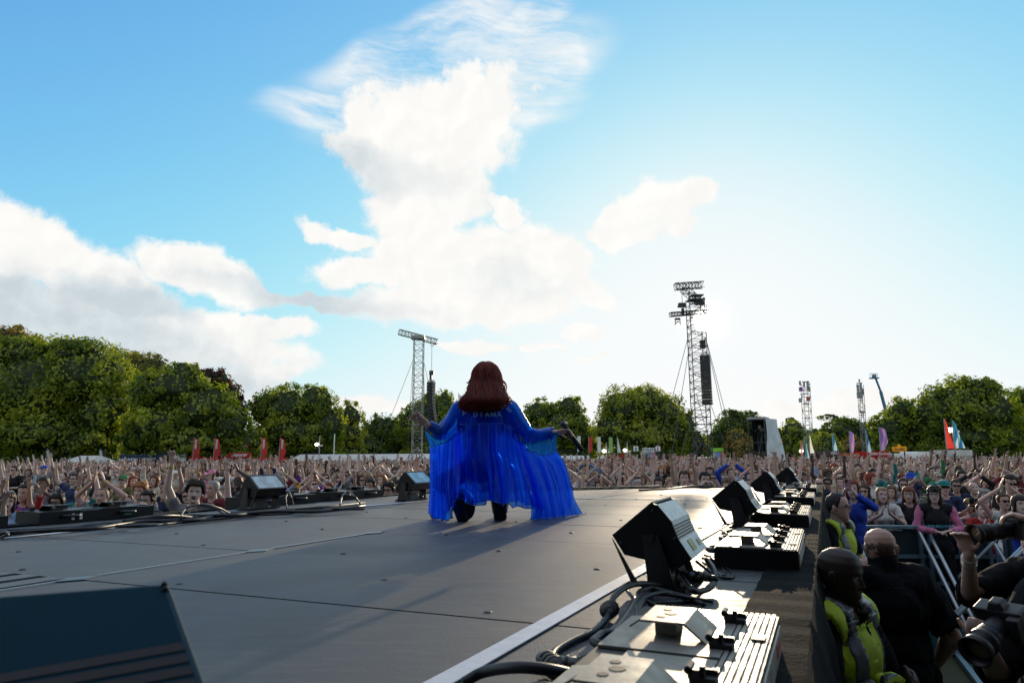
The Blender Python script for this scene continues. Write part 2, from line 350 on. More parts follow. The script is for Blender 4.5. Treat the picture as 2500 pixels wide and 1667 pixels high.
# ---------------------------------------------------------------- trees
def leaf_mat(name, c0, c1, tr=.55):
    m = bpy.data.materials.new(name); m.use_nodes = True; T = NT(m.node_tree); T.n.clear()
    at_ = T.new('ShaderNodeAttribute', attribute_name='lv'); oi = T.new('ShaderNodeObjectInfo')
    c = T.mix(at_.outputs['Fac'], (*c0, 1), (*c1, 1))  # lighter end brightened to paint sunlit highlights into the leaves
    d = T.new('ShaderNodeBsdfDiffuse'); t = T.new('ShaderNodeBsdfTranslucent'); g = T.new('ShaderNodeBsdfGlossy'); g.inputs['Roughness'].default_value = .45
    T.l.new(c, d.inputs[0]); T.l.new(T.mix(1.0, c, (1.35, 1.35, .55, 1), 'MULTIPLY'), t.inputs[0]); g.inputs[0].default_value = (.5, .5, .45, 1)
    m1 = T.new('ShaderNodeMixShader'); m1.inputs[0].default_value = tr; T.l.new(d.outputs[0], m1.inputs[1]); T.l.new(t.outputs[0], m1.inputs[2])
    m2 = T.new('ShaderNodeMixShader'); m2.inputs[0].default_value = .05; T.l.new(m1.outputs[0], m2.inputs[1]); T.l.new(g.outputs[0], m2.inputs[2])
    o = T.new('ShaderNodeOutputMaterial'); T.l.new(m2.outputs[0], o.inputs[0]); return m
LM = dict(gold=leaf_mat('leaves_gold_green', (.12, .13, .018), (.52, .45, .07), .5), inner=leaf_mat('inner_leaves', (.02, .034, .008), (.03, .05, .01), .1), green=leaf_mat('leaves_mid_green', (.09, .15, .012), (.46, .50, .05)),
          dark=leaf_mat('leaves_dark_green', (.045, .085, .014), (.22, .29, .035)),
          light=leaf_mat('leaves_pale_green', (.14, .19, .018), (.58, .58, .07), .5),
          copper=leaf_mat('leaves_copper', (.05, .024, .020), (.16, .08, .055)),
          autumn=leaf_mat('leaves_golden', (.16, .12, .03), (.55, .38, .10), .5))
M['bark'] = mat('bark', (.06, .05, .04), .9, var=.3, vs=2, bump=.5, bs=8)
def crown_mesh(lobes, dens, leaf, seed):
    """lobes: (centre, radii). Leaf clumps fill a ragged shell round every lobe plus sprays that stick out"""
    r = np.random.default_rng(seed); P = []; N = []; S = []
    for (c, rad) in lobes:
        c = np.array(c); rad = np.array(rad); area = 4*math.pi*((rad[0]*rad[2]+rad[0]*rad[1]+rad[1]*rad[2])/3)
        n = int(area*dens*9.5); d = r.normal(size=(n, 3)); d /= np.linalg.norm(d, axis=1)[:, None]
        # lumpy: sub clumps carried on the lobe surface
        k = max(10, int(area*.22)); cc = r.normal(size=(k, 3)); cc /= np.linalg.norm(cc, axis=1)[:, None]; cr = r.uniform(.10, .30, k)
        idx = r.integers(0, k, n); mode = r.random(n)
        q = cc[idx]*(.86+.12*r.random((n, 1))) + d*cr[idx][:, None]*(r.random((n, 1))**.4)
        p = np.where((mode < .72)[:, None], q, d*(.80+.22*r.random((n, 1))))
        p = np.where((mode > .95)[:, None], d*(.35+.5*r.random((n, 1))), p)
        nn = np.where((mode < .72)[:, None], p-cc[idx]*.62, p); nn /= np.linalg.norm(nn, axis=1)[:, None]+1e-6
        P.append(c+p*rad); N.append(nn); S.append(np.full(n, leaf*.74)*r.uniform(.5, 1.35, n))
        # sprays
        ns = max(6, int(k*.5))
        for s in range(ns):
            dd = r.normal(size=3); dd[2] = abs(dd[2])*.6-.1; dd /= np.linalg.norm(dd); ln = r.uniform(.08, .26); m_ = int(14*min(1.5, dens/2))
            t = r.random((m_, 1)); dr = dd+r.normal(size=3)*.35; droop = np.array([0, 0, -.15])*t*t
            P.append(c+(dd*.93+dr*t*ln+droop+r.normal(size=(m_, 3))*.025)*rad); N.append(np.tile(dd, (m_, 1))+r.normal(size=(m_, 3))*.4); S.append(np.full(m_, leaf*.7)*(1.2-.7*t[:, 0]))
    P = np.concatenate(P); N = np.concatenate(N); S = np.concatenate(S)
    P[:, 2] = np.maximum(P[:, 2], .3)
    # drop what is deep inside another lobe
    keep = np.ones(len(P), bool)
    for (c, rad) in lobes: keep &= (np.linalg.norm((P-np.array(c))/np.array(rad), axis=1) > .55) | (r.random(len(P)) < .12)
    P, N, S = P[keep], N[keep], S[keep]; n = len(P)
    N = N+r.normal(size=(n, 3))*.38; N /= np.linalg.norm(N, axis=1)[:, None]+1e-9
    a = np.cross(N, r.normal(size=(n, 3))); a /= np.linalg.norm(a, axis=1)[:, None]+1e-9; b = np.cross(N, a)
    sw = S[:, None]*.5; bend = N*sw*.35
    V = np.stack([P-a*sw, P-b*sw*.62+bend, P+a*sw*1.1, P+b*sw*.62+bend], 1).reshape(-1, 3)
    me = bpy.data.meshes.new('crown'); me.vertices.add(4*n); me.vertices.foreach_set('co', V.ravel().astype(np.float32))
    me.loops.add(4*n); me.loops.foreach_set('vertex_index', np.arange(4*n, dtype=np.int32))
    me.polygons.add(n); me.polygons.foreach_set('loop_start', np.arange(0, 4*n, 4, dtype=np.int32)); me.polygons.foreach_set('loop_total', np.full(n, 4, np.int32))
    at_ = me.attributes.new('lv', 'FLOAT', 'FACE'); cl = np.array([mnoise.noise(Vector(p)*.33) for p in P])*.75+.36+r.normal(size=n)*.2
    at_.data.foreach_set('value', np.clip(cl, 0, 1).astype(np.float32)); me.update(); return me
TRIS = 0
def tree(name, label, kind, Yd, lobes, dens=2.0, leaf=.6, group=None, seed=1, base=None, trunk=True):
    """lobes in picture pixels (cx, cy, rx, ry [, dy]) turned into metres at depth Yd"""
    s = Yd/FPX; L = []; xs = []
    bx = base if base is not None else sum(l[0]*l[2] for l in lobes)/sum(l[2] for l in lobes)
    b = at(bx, 1100, Yd); b.z = 0
    for l in lobes:
        p = at(l[0], l[1], Yd)-b; dy = l[4] if len(l) > 4 else 0
        L.append(((p.x, dy, p.z), (l[2]*s, l[2]*s*.85, l[3]*s)))
    xs = [l[0][0] for l in L]; hw = (max(xs)-min(xs))/2+2.5; L.append((((max(xs)+min(xs))/2, .5, 2.2), (hw, 3.0, 2.6)))
    t = thing(name, label, 'tree', b, 0, group)
    me = crown_mesh(L, dens, leaf, seed); cr_ = link('crown', me, LM[kind], t)
    m = MB()
    for c, rad in L: m.ball(c, (rad[0]*.74, rad[1]*.74, rad[2]*.74), 14, 9)  # added solid balls, dark colour paints the shade inside the crown
    iv = [Vector(v) for v in m.v]; m.v = [tuple(v*(1+.06*mnoise.noise(v*.7))) for v in iv]; m.build('inner_shade_mass', LM['inner'], t)
    if trunk:
        m = MB(); top = max(l[0][2] for l in L)*.6; m.tube([(0, 0, -.1), (.1, 0, top*.4), (0, .1, top)], .55*min(1.4, top/7), 8, r1=.2)
        m.build('trunk', M['bark'], t); m = MB()
        for c, rad in L[:7]: m.tube([(0, 0, top*.35), (c[0]*.5, c[1]*.5, (top*.35+c[2])*.55), c], .22, 5, r1=.05)
        m.build('limb', M['bark'], t)
    return t
GL = 'trees along the left edge of the field'
tree('beech_tree', 'huge bushy green tree filling the far left edge of the picture', 'green', 88, [(90, 960, 130, 130), (210, 920, 110, 90), (60, 870, 90, 50), (170, 865, 70, 45), (-20, 960, 90, 110), (250, 1010, 70, 80), (120, 1060, 130, 60), (210, 1080, 90, 40), (20, 1060, 90, 55)], 1.5, .62, GL, 1)
tree('copper_beech_tree', 'brown copper leaved treetop behind the big tree at the far left', 'autumn', 104, [(20, 850, 85, 58), (60, 880, 60, 50), (-50, 860, 60, 50)], 1.8, .55, GL, 2)
tree('beech_tree', 'dome shaped tree with golden rim behind the dark gap, second from the left', 'gold', 108, [(290, 905, 70, 55), (330, 930, 75, 70), (370, 900, 40, 40), (290, 990, 70, 80)], 1.8, .6, GL, 3)
tree('small_golden_tree', 'small round golden leaved tree between two big green trees at left', 'autumn', 92, [(285, 935, 26, 34), (282, 965, 20, 20)], 3, .42, GL, 4)
tree('beech_tree', 'wide spreading green tree with low drooping branches behind the red bar', 'green', 84, [(430, 950, 80, 60), (370, 960, 60, 60), (500, 1000, 80, 70), (400, 1040, 95, 60), (560, 1040, 50, 60), (480, 1080, 100, 40), (340, 1070, 50, 45), (450, 915, 45, 30)], 1.6, .58, GL, 5)
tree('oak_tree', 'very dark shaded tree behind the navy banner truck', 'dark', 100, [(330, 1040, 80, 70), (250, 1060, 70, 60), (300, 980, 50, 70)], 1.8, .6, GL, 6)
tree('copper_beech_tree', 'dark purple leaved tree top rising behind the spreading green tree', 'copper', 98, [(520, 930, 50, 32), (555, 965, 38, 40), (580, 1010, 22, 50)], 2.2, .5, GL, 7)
tree('lime_tree', 'feathery topped green tree left of the white marquee poles', 'green', 100, [(700, 1000, 70, 62), (770, 985, 55, 50), (650, 1000, 45, 50), (720, 1060, 90, 50), (800, 1040, 45, 60)], 1.7, .55, GL, 8)
tree('lime_tree', 'bright yellow green tree right of the feathery treetop', 'light', 108, [(855, 1020, 34, 42), (850, 1060, 40, 42)], 2.2, .5, GL, 9)
GM = 'trees beyond the middle of the field'
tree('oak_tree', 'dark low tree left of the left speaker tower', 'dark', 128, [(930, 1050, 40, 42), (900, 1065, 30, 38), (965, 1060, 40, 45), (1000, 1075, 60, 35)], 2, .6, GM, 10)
tree('oak_tree', 'round green tree behind the left speaker tower and the singer', 'green', 120, [(1080, 1000, 38, 48), (1040, 1010, 45, 50), (1010, 1040, 45, 55), (1100, 1050, 50, 55)], 2, .6, GM, 11)
tree('oak_tree', 'mid green tree right of the singer behind the raised microphone', 'green', 125, [(1320, 1010, 42, 38), (1390, 1000, 38, 36), (1370, 1040, 60, 50), (1300, 1060, 45, 45), (1420, 1060, 30, 45)], 1.9, .6, GM, 12)
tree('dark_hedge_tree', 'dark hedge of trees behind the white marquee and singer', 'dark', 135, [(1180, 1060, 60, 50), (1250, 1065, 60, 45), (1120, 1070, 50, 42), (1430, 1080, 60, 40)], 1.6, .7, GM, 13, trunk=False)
tree('willow_tree', 'large rounded pale green tree behind the TOILETS sign', 'light', 112, [(1520, 1000, 62, 58), (1575, 990, 60, 48), (1500, 1050, 60, 55), (1620, 1010, 50, 58), (1640, 1060, 45, 50), (1570, 1070, 80, 45)], 1.9, .55, GM, 14)
tree('ash_tree', 'thin leaved green tree at the foot of the right speaker tower', 'green', 116, [(1672, 1040, 30, 45), (1690, 1080, 40, 35), (1652, 1020, 22, 30)], 1.8, .5, GM, 15)
tree('oak_tree', 'dark domed tree just right of the right speaker tower', 'dark', 125, [(1790, 1040, 50, 38), (1830, 1045, 40, 40), (1770, 1075, 40, 35)], 2.2, .6, GM, 16)
tree('small_golden_tree', 'brownish lit bush under the dark domed tree', 'autumn', 112, [(1800, 1070, 26, 24), (1815, 1095, 36, 28)], 2.4, .5, GM, 17)
tree('oak_tree', 'rounded green tree right of the camera platform', 'green', 120, [(1935, 1060, 38, 36), (1915, 1085, 35, 30), (1970, 1085, 30, 30)], 2.0, .55, GM, 18)
def cedar(label, Yd, cx, topy, w, seed):
    s = Yd/FPX; b = at(cx, 1100, Yd); b.z = 0; t = thing('cedar_tree', label, 'tree', b, 0, GM)
    L = []; h = at(cx, topy, Yd).z; r = random.Random(seed)
    for k in range(9): L.append(((r.uniform(-.5, .5)*w*s*(1-k/14), 0, h*(.45+.55*k/9)), (w*s*r.uniform(.25, .45)*(1-k/16), w*s*.3, .55)))
    link('crown', crown_mesh(L, 2.6, .5, seed), LM['dark'], t); MB().tube([(0, 0, 0), (0, 0, h*.5), (.2, 0, h*.95)], .5, 7, r1=.1).build('trunk', M['bark'], t)
cedar('flat topped dark cedar behind the lattice antenna mast', 130, 1945, 1018, 60, 31)
cedar('wide layered dark cedar left of the white antenna mast', 128, 2050, 1012, 110, 32)
tree('oak_tree', 'low dark mixed tree under the wide cedar', 'dark', 122, [(2060, 1060, 55, 38), (2010, 1080, 50, 35), (2110, 1070, 50, 40)], 1.9, .6, GM, 19)
tree('conifer_tree', 'small golden green conifer behind the blue feather flag', 'light', 100, [(2020, 1085, 32, 28), (1990, 1090, 26, 26)], 2.4, .45, GM, 20)
tree('pale_bush', 'pale green bush left of the white antenna mast base', 'autumn', 104, [(2085, 1090, 20, 18)], 2.4, .4, GM, 21)
GR = 'trees along the right side of the field'
tree('chestnut_tree', 'biggest rounded green tree at right above the food stalls', 'green', 92, [(2330, 1000, 80, 78), (2410, 1010, 75, 72), (2290, 1010, 60, 60), (2380, 960, 60, 42), (2440, 1070, 60, 50), (2350, 1070, 90, 45)], 1.7, .6, GR, 22)
tree('chestnut_tree', 'smaller rounded tree on the left flank of the biggest right hand tree', 'green', 98, [(2205, 1010, 48, 40), (2180, 1050, 55, 50), (2240, 1060, 60, 50)], 1.8, .6, GR, 23)
tree('chestnut_tree', 'green tree cut off by the right edge of the picture', 'green', 96, [(2500, 1000, 60, 55), (2540, 1040, 70, 60), (2480, 1060, 50, 50)], 1.8, .6, GR, 24)
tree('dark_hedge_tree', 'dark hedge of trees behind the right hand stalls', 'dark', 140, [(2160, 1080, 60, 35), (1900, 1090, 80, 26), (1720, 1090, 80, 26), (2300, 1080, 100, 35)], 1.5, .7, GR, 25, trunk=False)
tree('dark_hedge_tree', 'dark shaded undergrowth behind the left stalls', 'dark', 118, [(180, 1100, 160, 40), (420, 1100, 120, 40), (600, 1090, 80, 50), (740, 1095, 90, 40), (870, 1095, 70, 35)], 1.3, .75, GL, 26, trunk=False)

print('TREEQ', sum(len(o.data.polygons) for o in C.objects if o.name.startswith('crown')))
# ---------------------------------------------------------------- gear on the stage edges
M['cap'] = mat('fixture_black', (.006, .0065, .008), .5, var=.3, spec=.3)
M['panel'] = mat('fixture_metal_panel', (.26, .31, .36), .33, .9, var=.10, vs=8, rvar=.06)
M['glassf'] = mat('fixture_glass', (.30, .42, .50), .12, .3, var=.25, vs=10)  # bluish base colour carries the sky's reflection
M['sticker'] = mat('yellow_green_sticker', (.26, .25, .03), .4, var=.5, vs=60)
M['plug'] = mat('plug_grey', (.10, .10, .095), .4, .3)
M['rednote'] = mat('red_print', (.45, .04, .05), .5)
U = [(.220, .196), (.058, .327), (.045, .322), (-.008, .26), (-.035, .19), (-.078, .125), (-.03, .092), (.178, .13)]
WD = .36
def fixture_protos():
    P = {}
    m = MB()                                  # shell: end caps and underside, open between the panels
    poly = [(u, 0, z) for u, z in U]
    m.prism(poly, 0, .012, (0, 1, 0)); m.prism(poly, WD-.012, WD, (0, 1, 0))
    inn = [(u*.97+.001, 0, z*.97+.003) for u, z in U]; m.prism(inn, .012, WD-.012, (0, 1, 0)); P['housing'] = m.mesh('housing')
    def slab(a, b, y0, y1, th, off=0):
        (u0, z0), (u1, z1) = a, b; d = Vector((u1-u0, 0, z1-z0)).normalized(); n = Vector((d.z, 0, -d.x)); n = n if n.dot(Vector((u0+.0-.07, 0, z0-.2))) > 0 else -n
        p = [Vector((u0, 0, z0)), Vector((u1, 0, z1))]; q = [x+n*off for x in p]; r = [x+n*(off+th) for x in p]
        mm_ = MB(); mm_.prism([q[0], q[1], r[1], r[0]], y0, y1, (0, 1, 0)); return mm_
    def seg(a, b, t0, t1): return ((a[0]+(b[0]-a[0])*t0, a[1]+(b[1]-a[1])*t0), (a[0]+(b[0]-a[0])*t1, a[1]+(b[1]-a[1])*t1))
    m = slab(U[2], U[3], .004, WD-.004, .003); m2 = slab(U[3], seg(U[3], U[4], 0, .15)[1], .004, WD-.004, .003); m.add(m2.v, m2.f)
    k = 5
    for i in range(k):
        s_ = seg(U[3], U[4], .15+.75*i/k, .15+.75*(i+.42)/k) ; q = slab(s_[0], s_[1], .004, WD-.004, .003); m.add(q.v, q.f)
    q = slab(seg(U[3], U[4], .9, 1)[0], U[4], .004, WD-.004, .003); m.add(q.v, q.f)
    q = slab(U[4], U[5], .004, WD-.004, .0035); m.add(q.v, q.f); P['rear_panel'] = m.mesh('rear_panel')
    m = slab(U[3], U[4], .002, WD-.002, .0005); P['vent'] = m.mesh('vent')
    m = slab(*seg(U[0], U[1], .07, .93), .02, WD-.02, .004, .001); P['front_glass'] = m.mesh('front_glass')
    m = slab(*seg(U[0], U[1], 0, .07), .0, WD, .008, 0)
    for a_, b_2, y0, y1 in ((.93, 1, 0, WD), (.07, .93, 0, .02), (.07, .93, WD-.02, WD)): q = slab(*seg(U[0], U[1], a_, b_2), y0, y1, .008, 0); m.add(q.v, q.f)
    P['front_frame'] = m.mesh('front_frame')
    m = slab(*seg(U[4], U[5], .15, .75), .11, .19, .001, .0045); P['sticker'] = m.mesh('sticker')
    m = slab(*seg(U[4], U[5], .35, .7), .26, .31, .001, .0045); P['label_plate'] = m.mesh('label_plate')
    m = MB()                                   # yoke and foot
    for y in (-.014, WD+.014):
        m.prism([(.10, y, .21), (.04, y, .21), (-.02, y, .02), (-.05, y, 0), (.11, y, 0), (.085, y, .03)], -.006, .006, (0, 1, 0)); m.tube([(.07, y-.012, .2), (.07, y+.012, .2)], .016, 10)
    m.box((.03, WD/2, .008), (.17, WD+.04, .014)); m.box((.03, WD/2, .05), (.09, .16, .075), taper=(.7, .8)); P['yoke'] = m.mesh('yoke')
    m = MB()
    for (u, z) in ((.19, .175), (.06, .30), (-.02, .20)): m.ball((u, -.001, z), (.006, .004, .006), 8, 5); m.ball((u, WD+.001, z), (.006, .004, .006), 8, 5)
    P['screw'] = m.mesh('screws'); 
    m = MB(); m.prism([(.215, -.004, .18), (.222, -.004, .19), (.15, -.004, .03), (.12, -.004, .02)], -.01, .0, (0, 1, 0)); P['strut'] = m.mesh('strut')
    return P
FP = fixture_protos(); FM = dict(housing='cap', rear_panel='panel', vent='cap', front_glass='glassf', front_frame='black', sticker='sticker', label_plate='sticker', yoke='black', screw='steel', strut='black')
def fixture(loc, rz, label, group, mirror=False, tilt=0):
    t = thing('stage_light', label, 'stage light', loc, rz, group)
    if mirror: t.scale = (-1, 1, 1)
    for k, me in FP.items():
        o = link(k, me, M[FM[k]], t)
        if k == 'screw': o['kind'] = 'stuff'
    return t
ER = math.atan2(RE(1)-RE(0), 1)            # right edge heading
EL = math.atan2(LE(1)-LE(0), 1)
GLT = 'strobe lights standing along the stage edges'
def redge(y, off): d = Vector((math.cos(ER), -math.sin(ER))); return Vector((RE(y)+d.x*off, y+d.y*off, SZ+.004))
# units on the right edge: local +x points into the stage, so turn by half
for px, py, lab in ((1640, 1450, 'biggest black strobe light with silver back and sticker, tilted up on the right stage edge'),
                    (1823, 1292, 'second black strobe light from the camera on the right stage edge'),
                    (1890, 1232, 'third black strobe light, smaller, on the right stage edge'),
                    (1938, 1201, 'farthest and smallest black strobe light on the right stage edge')):
    p = on(px, py, SZ); fixture((p.x, p.y, SZ+.004), -ER+.0, lab, GLT, mirror=True)
for px, py, lab in ((612, 1243, 'black strobe light with pale glass front on the left stage edge'), (990, 1222, 'black strobe light with glass front nearest the singer on the left edge')):
    p = on(px, py, SZ); fixture((p.x-.05, p.y-.1, SZ+.004), -EL, lab, GLT)
def wedge():
    A, B, Cc, Dd = at(-160, 1462, .92), at(412, 1419, .98), at(530, 1740, .80), at(-260, 1770, .74); o = Vector((-.4, .95, SZ))
    t = thing('floor_wedge', 'large out of focus dark blue wedge housing with black slots in the bottom left corner', 'stage light', o)
    m = MB(); bk = Vector((0, .16, -.30)); Dd = A+(Cc-B)*1.02; F = [A, B, Cc, Dd]; K = [A+bk, B+bk+Vector((-.01, 0, 0)), Cc+Vector((.0, .10, 0)), Dd+Vector((0, .10, 0))]
    for p in K: p.z = SZ+.01 if p.z < SZ+.2 else p.z
    K[2].z = K[3].z = SZ+.01
    m.add([p-o for p in F+K], [(3, 2, 1, 0), (4, 5, 6, 7), (0, 1, 5, 4), (1, 2, 6, 5), (2, 3, 7, 6), (3, 0, 4, 7)]); m.build('housing', M['shaded_housing'], t, bevel=.008)
    P_ = lambda u, v: (A.lerp(B, u).lerp(Dd.lerp(Cc, u), v))
    nrm = (B-A).cross(Dd-A).normalized(); nrm = nrm if nrm.y < 0 else -nrm
    for k in range(5):
        v0 = .60+.085*k; v1 = v0+.058; q = [P_(.02, v0+.04), P_(.965, v0-.085), P_(.965, v1-.085), P_(.02, v1+.04)]
        m = MB(); m.add([p+nrm*.0012-o for p in q]+[p-nrm*.004-o for p in q], [(0, 1, 2, 3), (4, 7, 6, 5), (0, 4, 5, 1), (1, 5, 6, 2), (2, 6, 7, 3), (3, 7, 4, 0)]); m.build('slot', M['cap'], t)
    for (u, v) in ((.975, .03), (.972, .075)): MB().ball(P_(u, v)+nrm*.001-o, (.0045, .0045, .0045), 8, 6).build('screw', M['cap'], t)
M['shaded_housing'] = mat('shaded_blue_housing', (.002, .036, .062), .8, 0, var=.12, spec=.15)  # bluish shade on the housing painted into its colour
wedge()
# effect cases with metal plates
def case_protos():
    P = {}; L = .94; Wd = .36; Hh = .088
    P['case_body'] = (MB().box((0, L/2, Hh/2), (Wd, L, Hh)).mesh('case_body'), 'cap')
    m = MB()
    for k in range(2):
        y0 = .01+k*.47; z = Hh+.001
        m.prism([(-.175, y0, z), (.09, y0, z), (.09, y0+.45, z), (-.10, y0+.45, z), (-.10, y0+.34, z), (-.175, y0+.30, z)], 0, .006, (0, 0, 1))
    P['top_plate'] = (m.mesh('top_plate'), 'plate')
    for k in range(2):
        y0 = .10+k*.47; m = MB(); z = Hh+.007; h = .036           # raised bridge bracket with slot openings
        m.prism([(-.10, y0, z+h), (.0, y0, z+h), (.045, y0, z), (.051, y0, z), (.003, y0, z+h+.005), (-.10, y0, z+h+.005)], 0, .17, (0, 1, 0))
        m.box((-.05, y0+.085, z+h/2), (.05, .08, h-.002)); m.prism([(-.10, y0+.02, z+h), (-.13, y0+.02, z+h-.02), (-.13, y0+.02, z+h-.015), (-.10, y0+.02, z+h+.005)], 0, .02, (0, 1, 0))
        P['bracket'+'.%03d' % k if k else 'bracket'] = (m.mesh('bracket'), 'plate')
        m = MB()
        for (sx, sy) in ((-.06, .045), (-.045, .085), (-.06, .125)): m.tube([(sx, y0+sy, z+h+.0045), (sx, y0+sy, z+h+.0062)], .011 if sx < -.05 else .016, 8)
        P['slot'+'.%03d' % k if k else 'slot'] = (m.mesh('slot'), 'cap')
    m = MB()
    for i in range(6): m.box((.098+i*.014, L/2, Hh+.003), (.009, L-.004, .008))
    m.box((.135, L/2, Hh-.001), (.088, L-.002, .006)); P['ribbed_rail'] = (m.mesh('ribbed_rail'), 'plate')
    for k in range(4):
        y0 = .06+k*.25; m = MB(); m.box((.085, y0, Hh+.012), (.05, .034, .012)); m.box((.07, y0, Hh+.024), (.022, .04, .016)); m.tube([(.06, y0-.02, Hh+.03), (.06, y0+.02, Hh+.03)], .008, 8); m.box((.095, y0+.012, Hh+.022), (.03, .008, .012)); m.tube([(.085, y0-.01, Hh+.018), (.085, y0-.01, Hh+.038)], .006, 8)
        P['clamp'+('.%03d' % k if k else '')] = (m.mesh('clamp'), 'black')
    for k, y0 in enumerate((.2, .67)): P['latch'+('.%03d' % k if k else '')] = (MB().box((.152, y0, Hh+.008), (.03, .05, .006)).mesh('latch'), 'cap')
    for k, y0 in enumerate((.16, .62)): m = MB(); m.tube([(-.18, y0, .05), (-.225, y0+.01, .055), (-.24, y0+.03, .055), (-.24, y0+.10, .055), (-.225, y0+.12, .055), (-.18, y0+.13, .05)], .012, 8); P['handle'+('.%03d' % k if k else '')] = (m.mesh('handle', True), 'rubber')
    P['side_plate'] = (MB().box((.182, L/2, .045), (.004, L-.06, .06)).mesh('side_plate'), 'alu')
    P['red_label'] = (MB().box((.1852, L-.15, .050), (.001, .10, .03)).mesh('red_label'), 'rednote')
    return P
CP = case_protos(); GC = 'flat effect cases along the stage edges'
def case(loc, rz, label, mirror=False, dark=False):
    t = thing('effect_case', label, 'equipment case', loc, rz, GC)
    if mirror: t.scale = (-1, 1, 1)
    for k, (me, mt) in CP.items():
        o = link(k.split('.')[0], me, M[mt], t)
        if dark and mt in ('plate', 'alu'): o.material_slots[0].link = 'OBJECT'; o.material_slots[0].material = M['black']
    return t
for i, (y, lab) in enumerate(((1.02, 'nearest silver topped effect case in the bottom right foreground'), (.05, 'silver topped effect case cut by the bottom edge of the picture'), (3.10, 'silver topped effect case right of the biggest strobe light'), (4.85, 'black sided effect case right of the second strobe light'),
                             (6.75, 'small looking effect case right of the third strobe light'), (8.6, 'farthest effect case on the right stage edge'))):
    case(redge(y, -.24), -ER, lab)
for y, lab in ((4.55, 'black effect case at the far left end of the left stage edge'), (5.55, 'second black effect case on the left edge, beside the green digits'), (7.25, 'black effect case right of the left strobe light'), (8.25, 'black effect case under the cables near the second left strobe light')):
    t = case((LE(y)+.02, y, SZ+.004), -EL, lab, True, True)
# white stickers and green digits on the left cases
def txt(name, s, size, loc, rot, mt, ext=.002, outline=0, par=None, align='CENTER', sx=1):
    cu = bpy.data.curves.new(name, 'FONT'); cu.body = s; cu.size = size; cu.extrude = ext; cu.align_x = align; cu.align_y = 'CENTER'
    if not outline: cu.offset = size*.022
    if outline: cu.fill_mode = 'NONE'; cu.bevel_depth = outline; cu.extrude = 0
    o = bpy.data.objects.new(name, cu); C.objects.link(o); dg = bpy.context.evaluated_depsgraph_get(); me = bpy.data.meshes.new_from_object(o.evaluated_get(dg)); bpy.data.objects.remove(o)
    me.materials.clear(); q = link(name, me, mt, par); q.location = loc; q.rotation_euler = rot; q.scale = (sx, 1, 1); return q
M['greenp'] = mat('green_print', (.10, .45, .16), .5); M['whitep'] = mat('white_print', (.7, .72, .7), .6, var=.03)
tgt = [o for o in C.objects if o.get('label') == 'second black effect case on the left edge, beside the green digits'][0]
txt('digits', '328', .05, (-.188, .70, .045), (R(90), 0, R(-90)), M['greenp'], par=tgt).scale = (-1, 1, 1)
for y_ in (.25, .31): MB().box((-.187, y_, .045), (.002, .022, .05)).build('paper_label', M['whitep'], tgt)
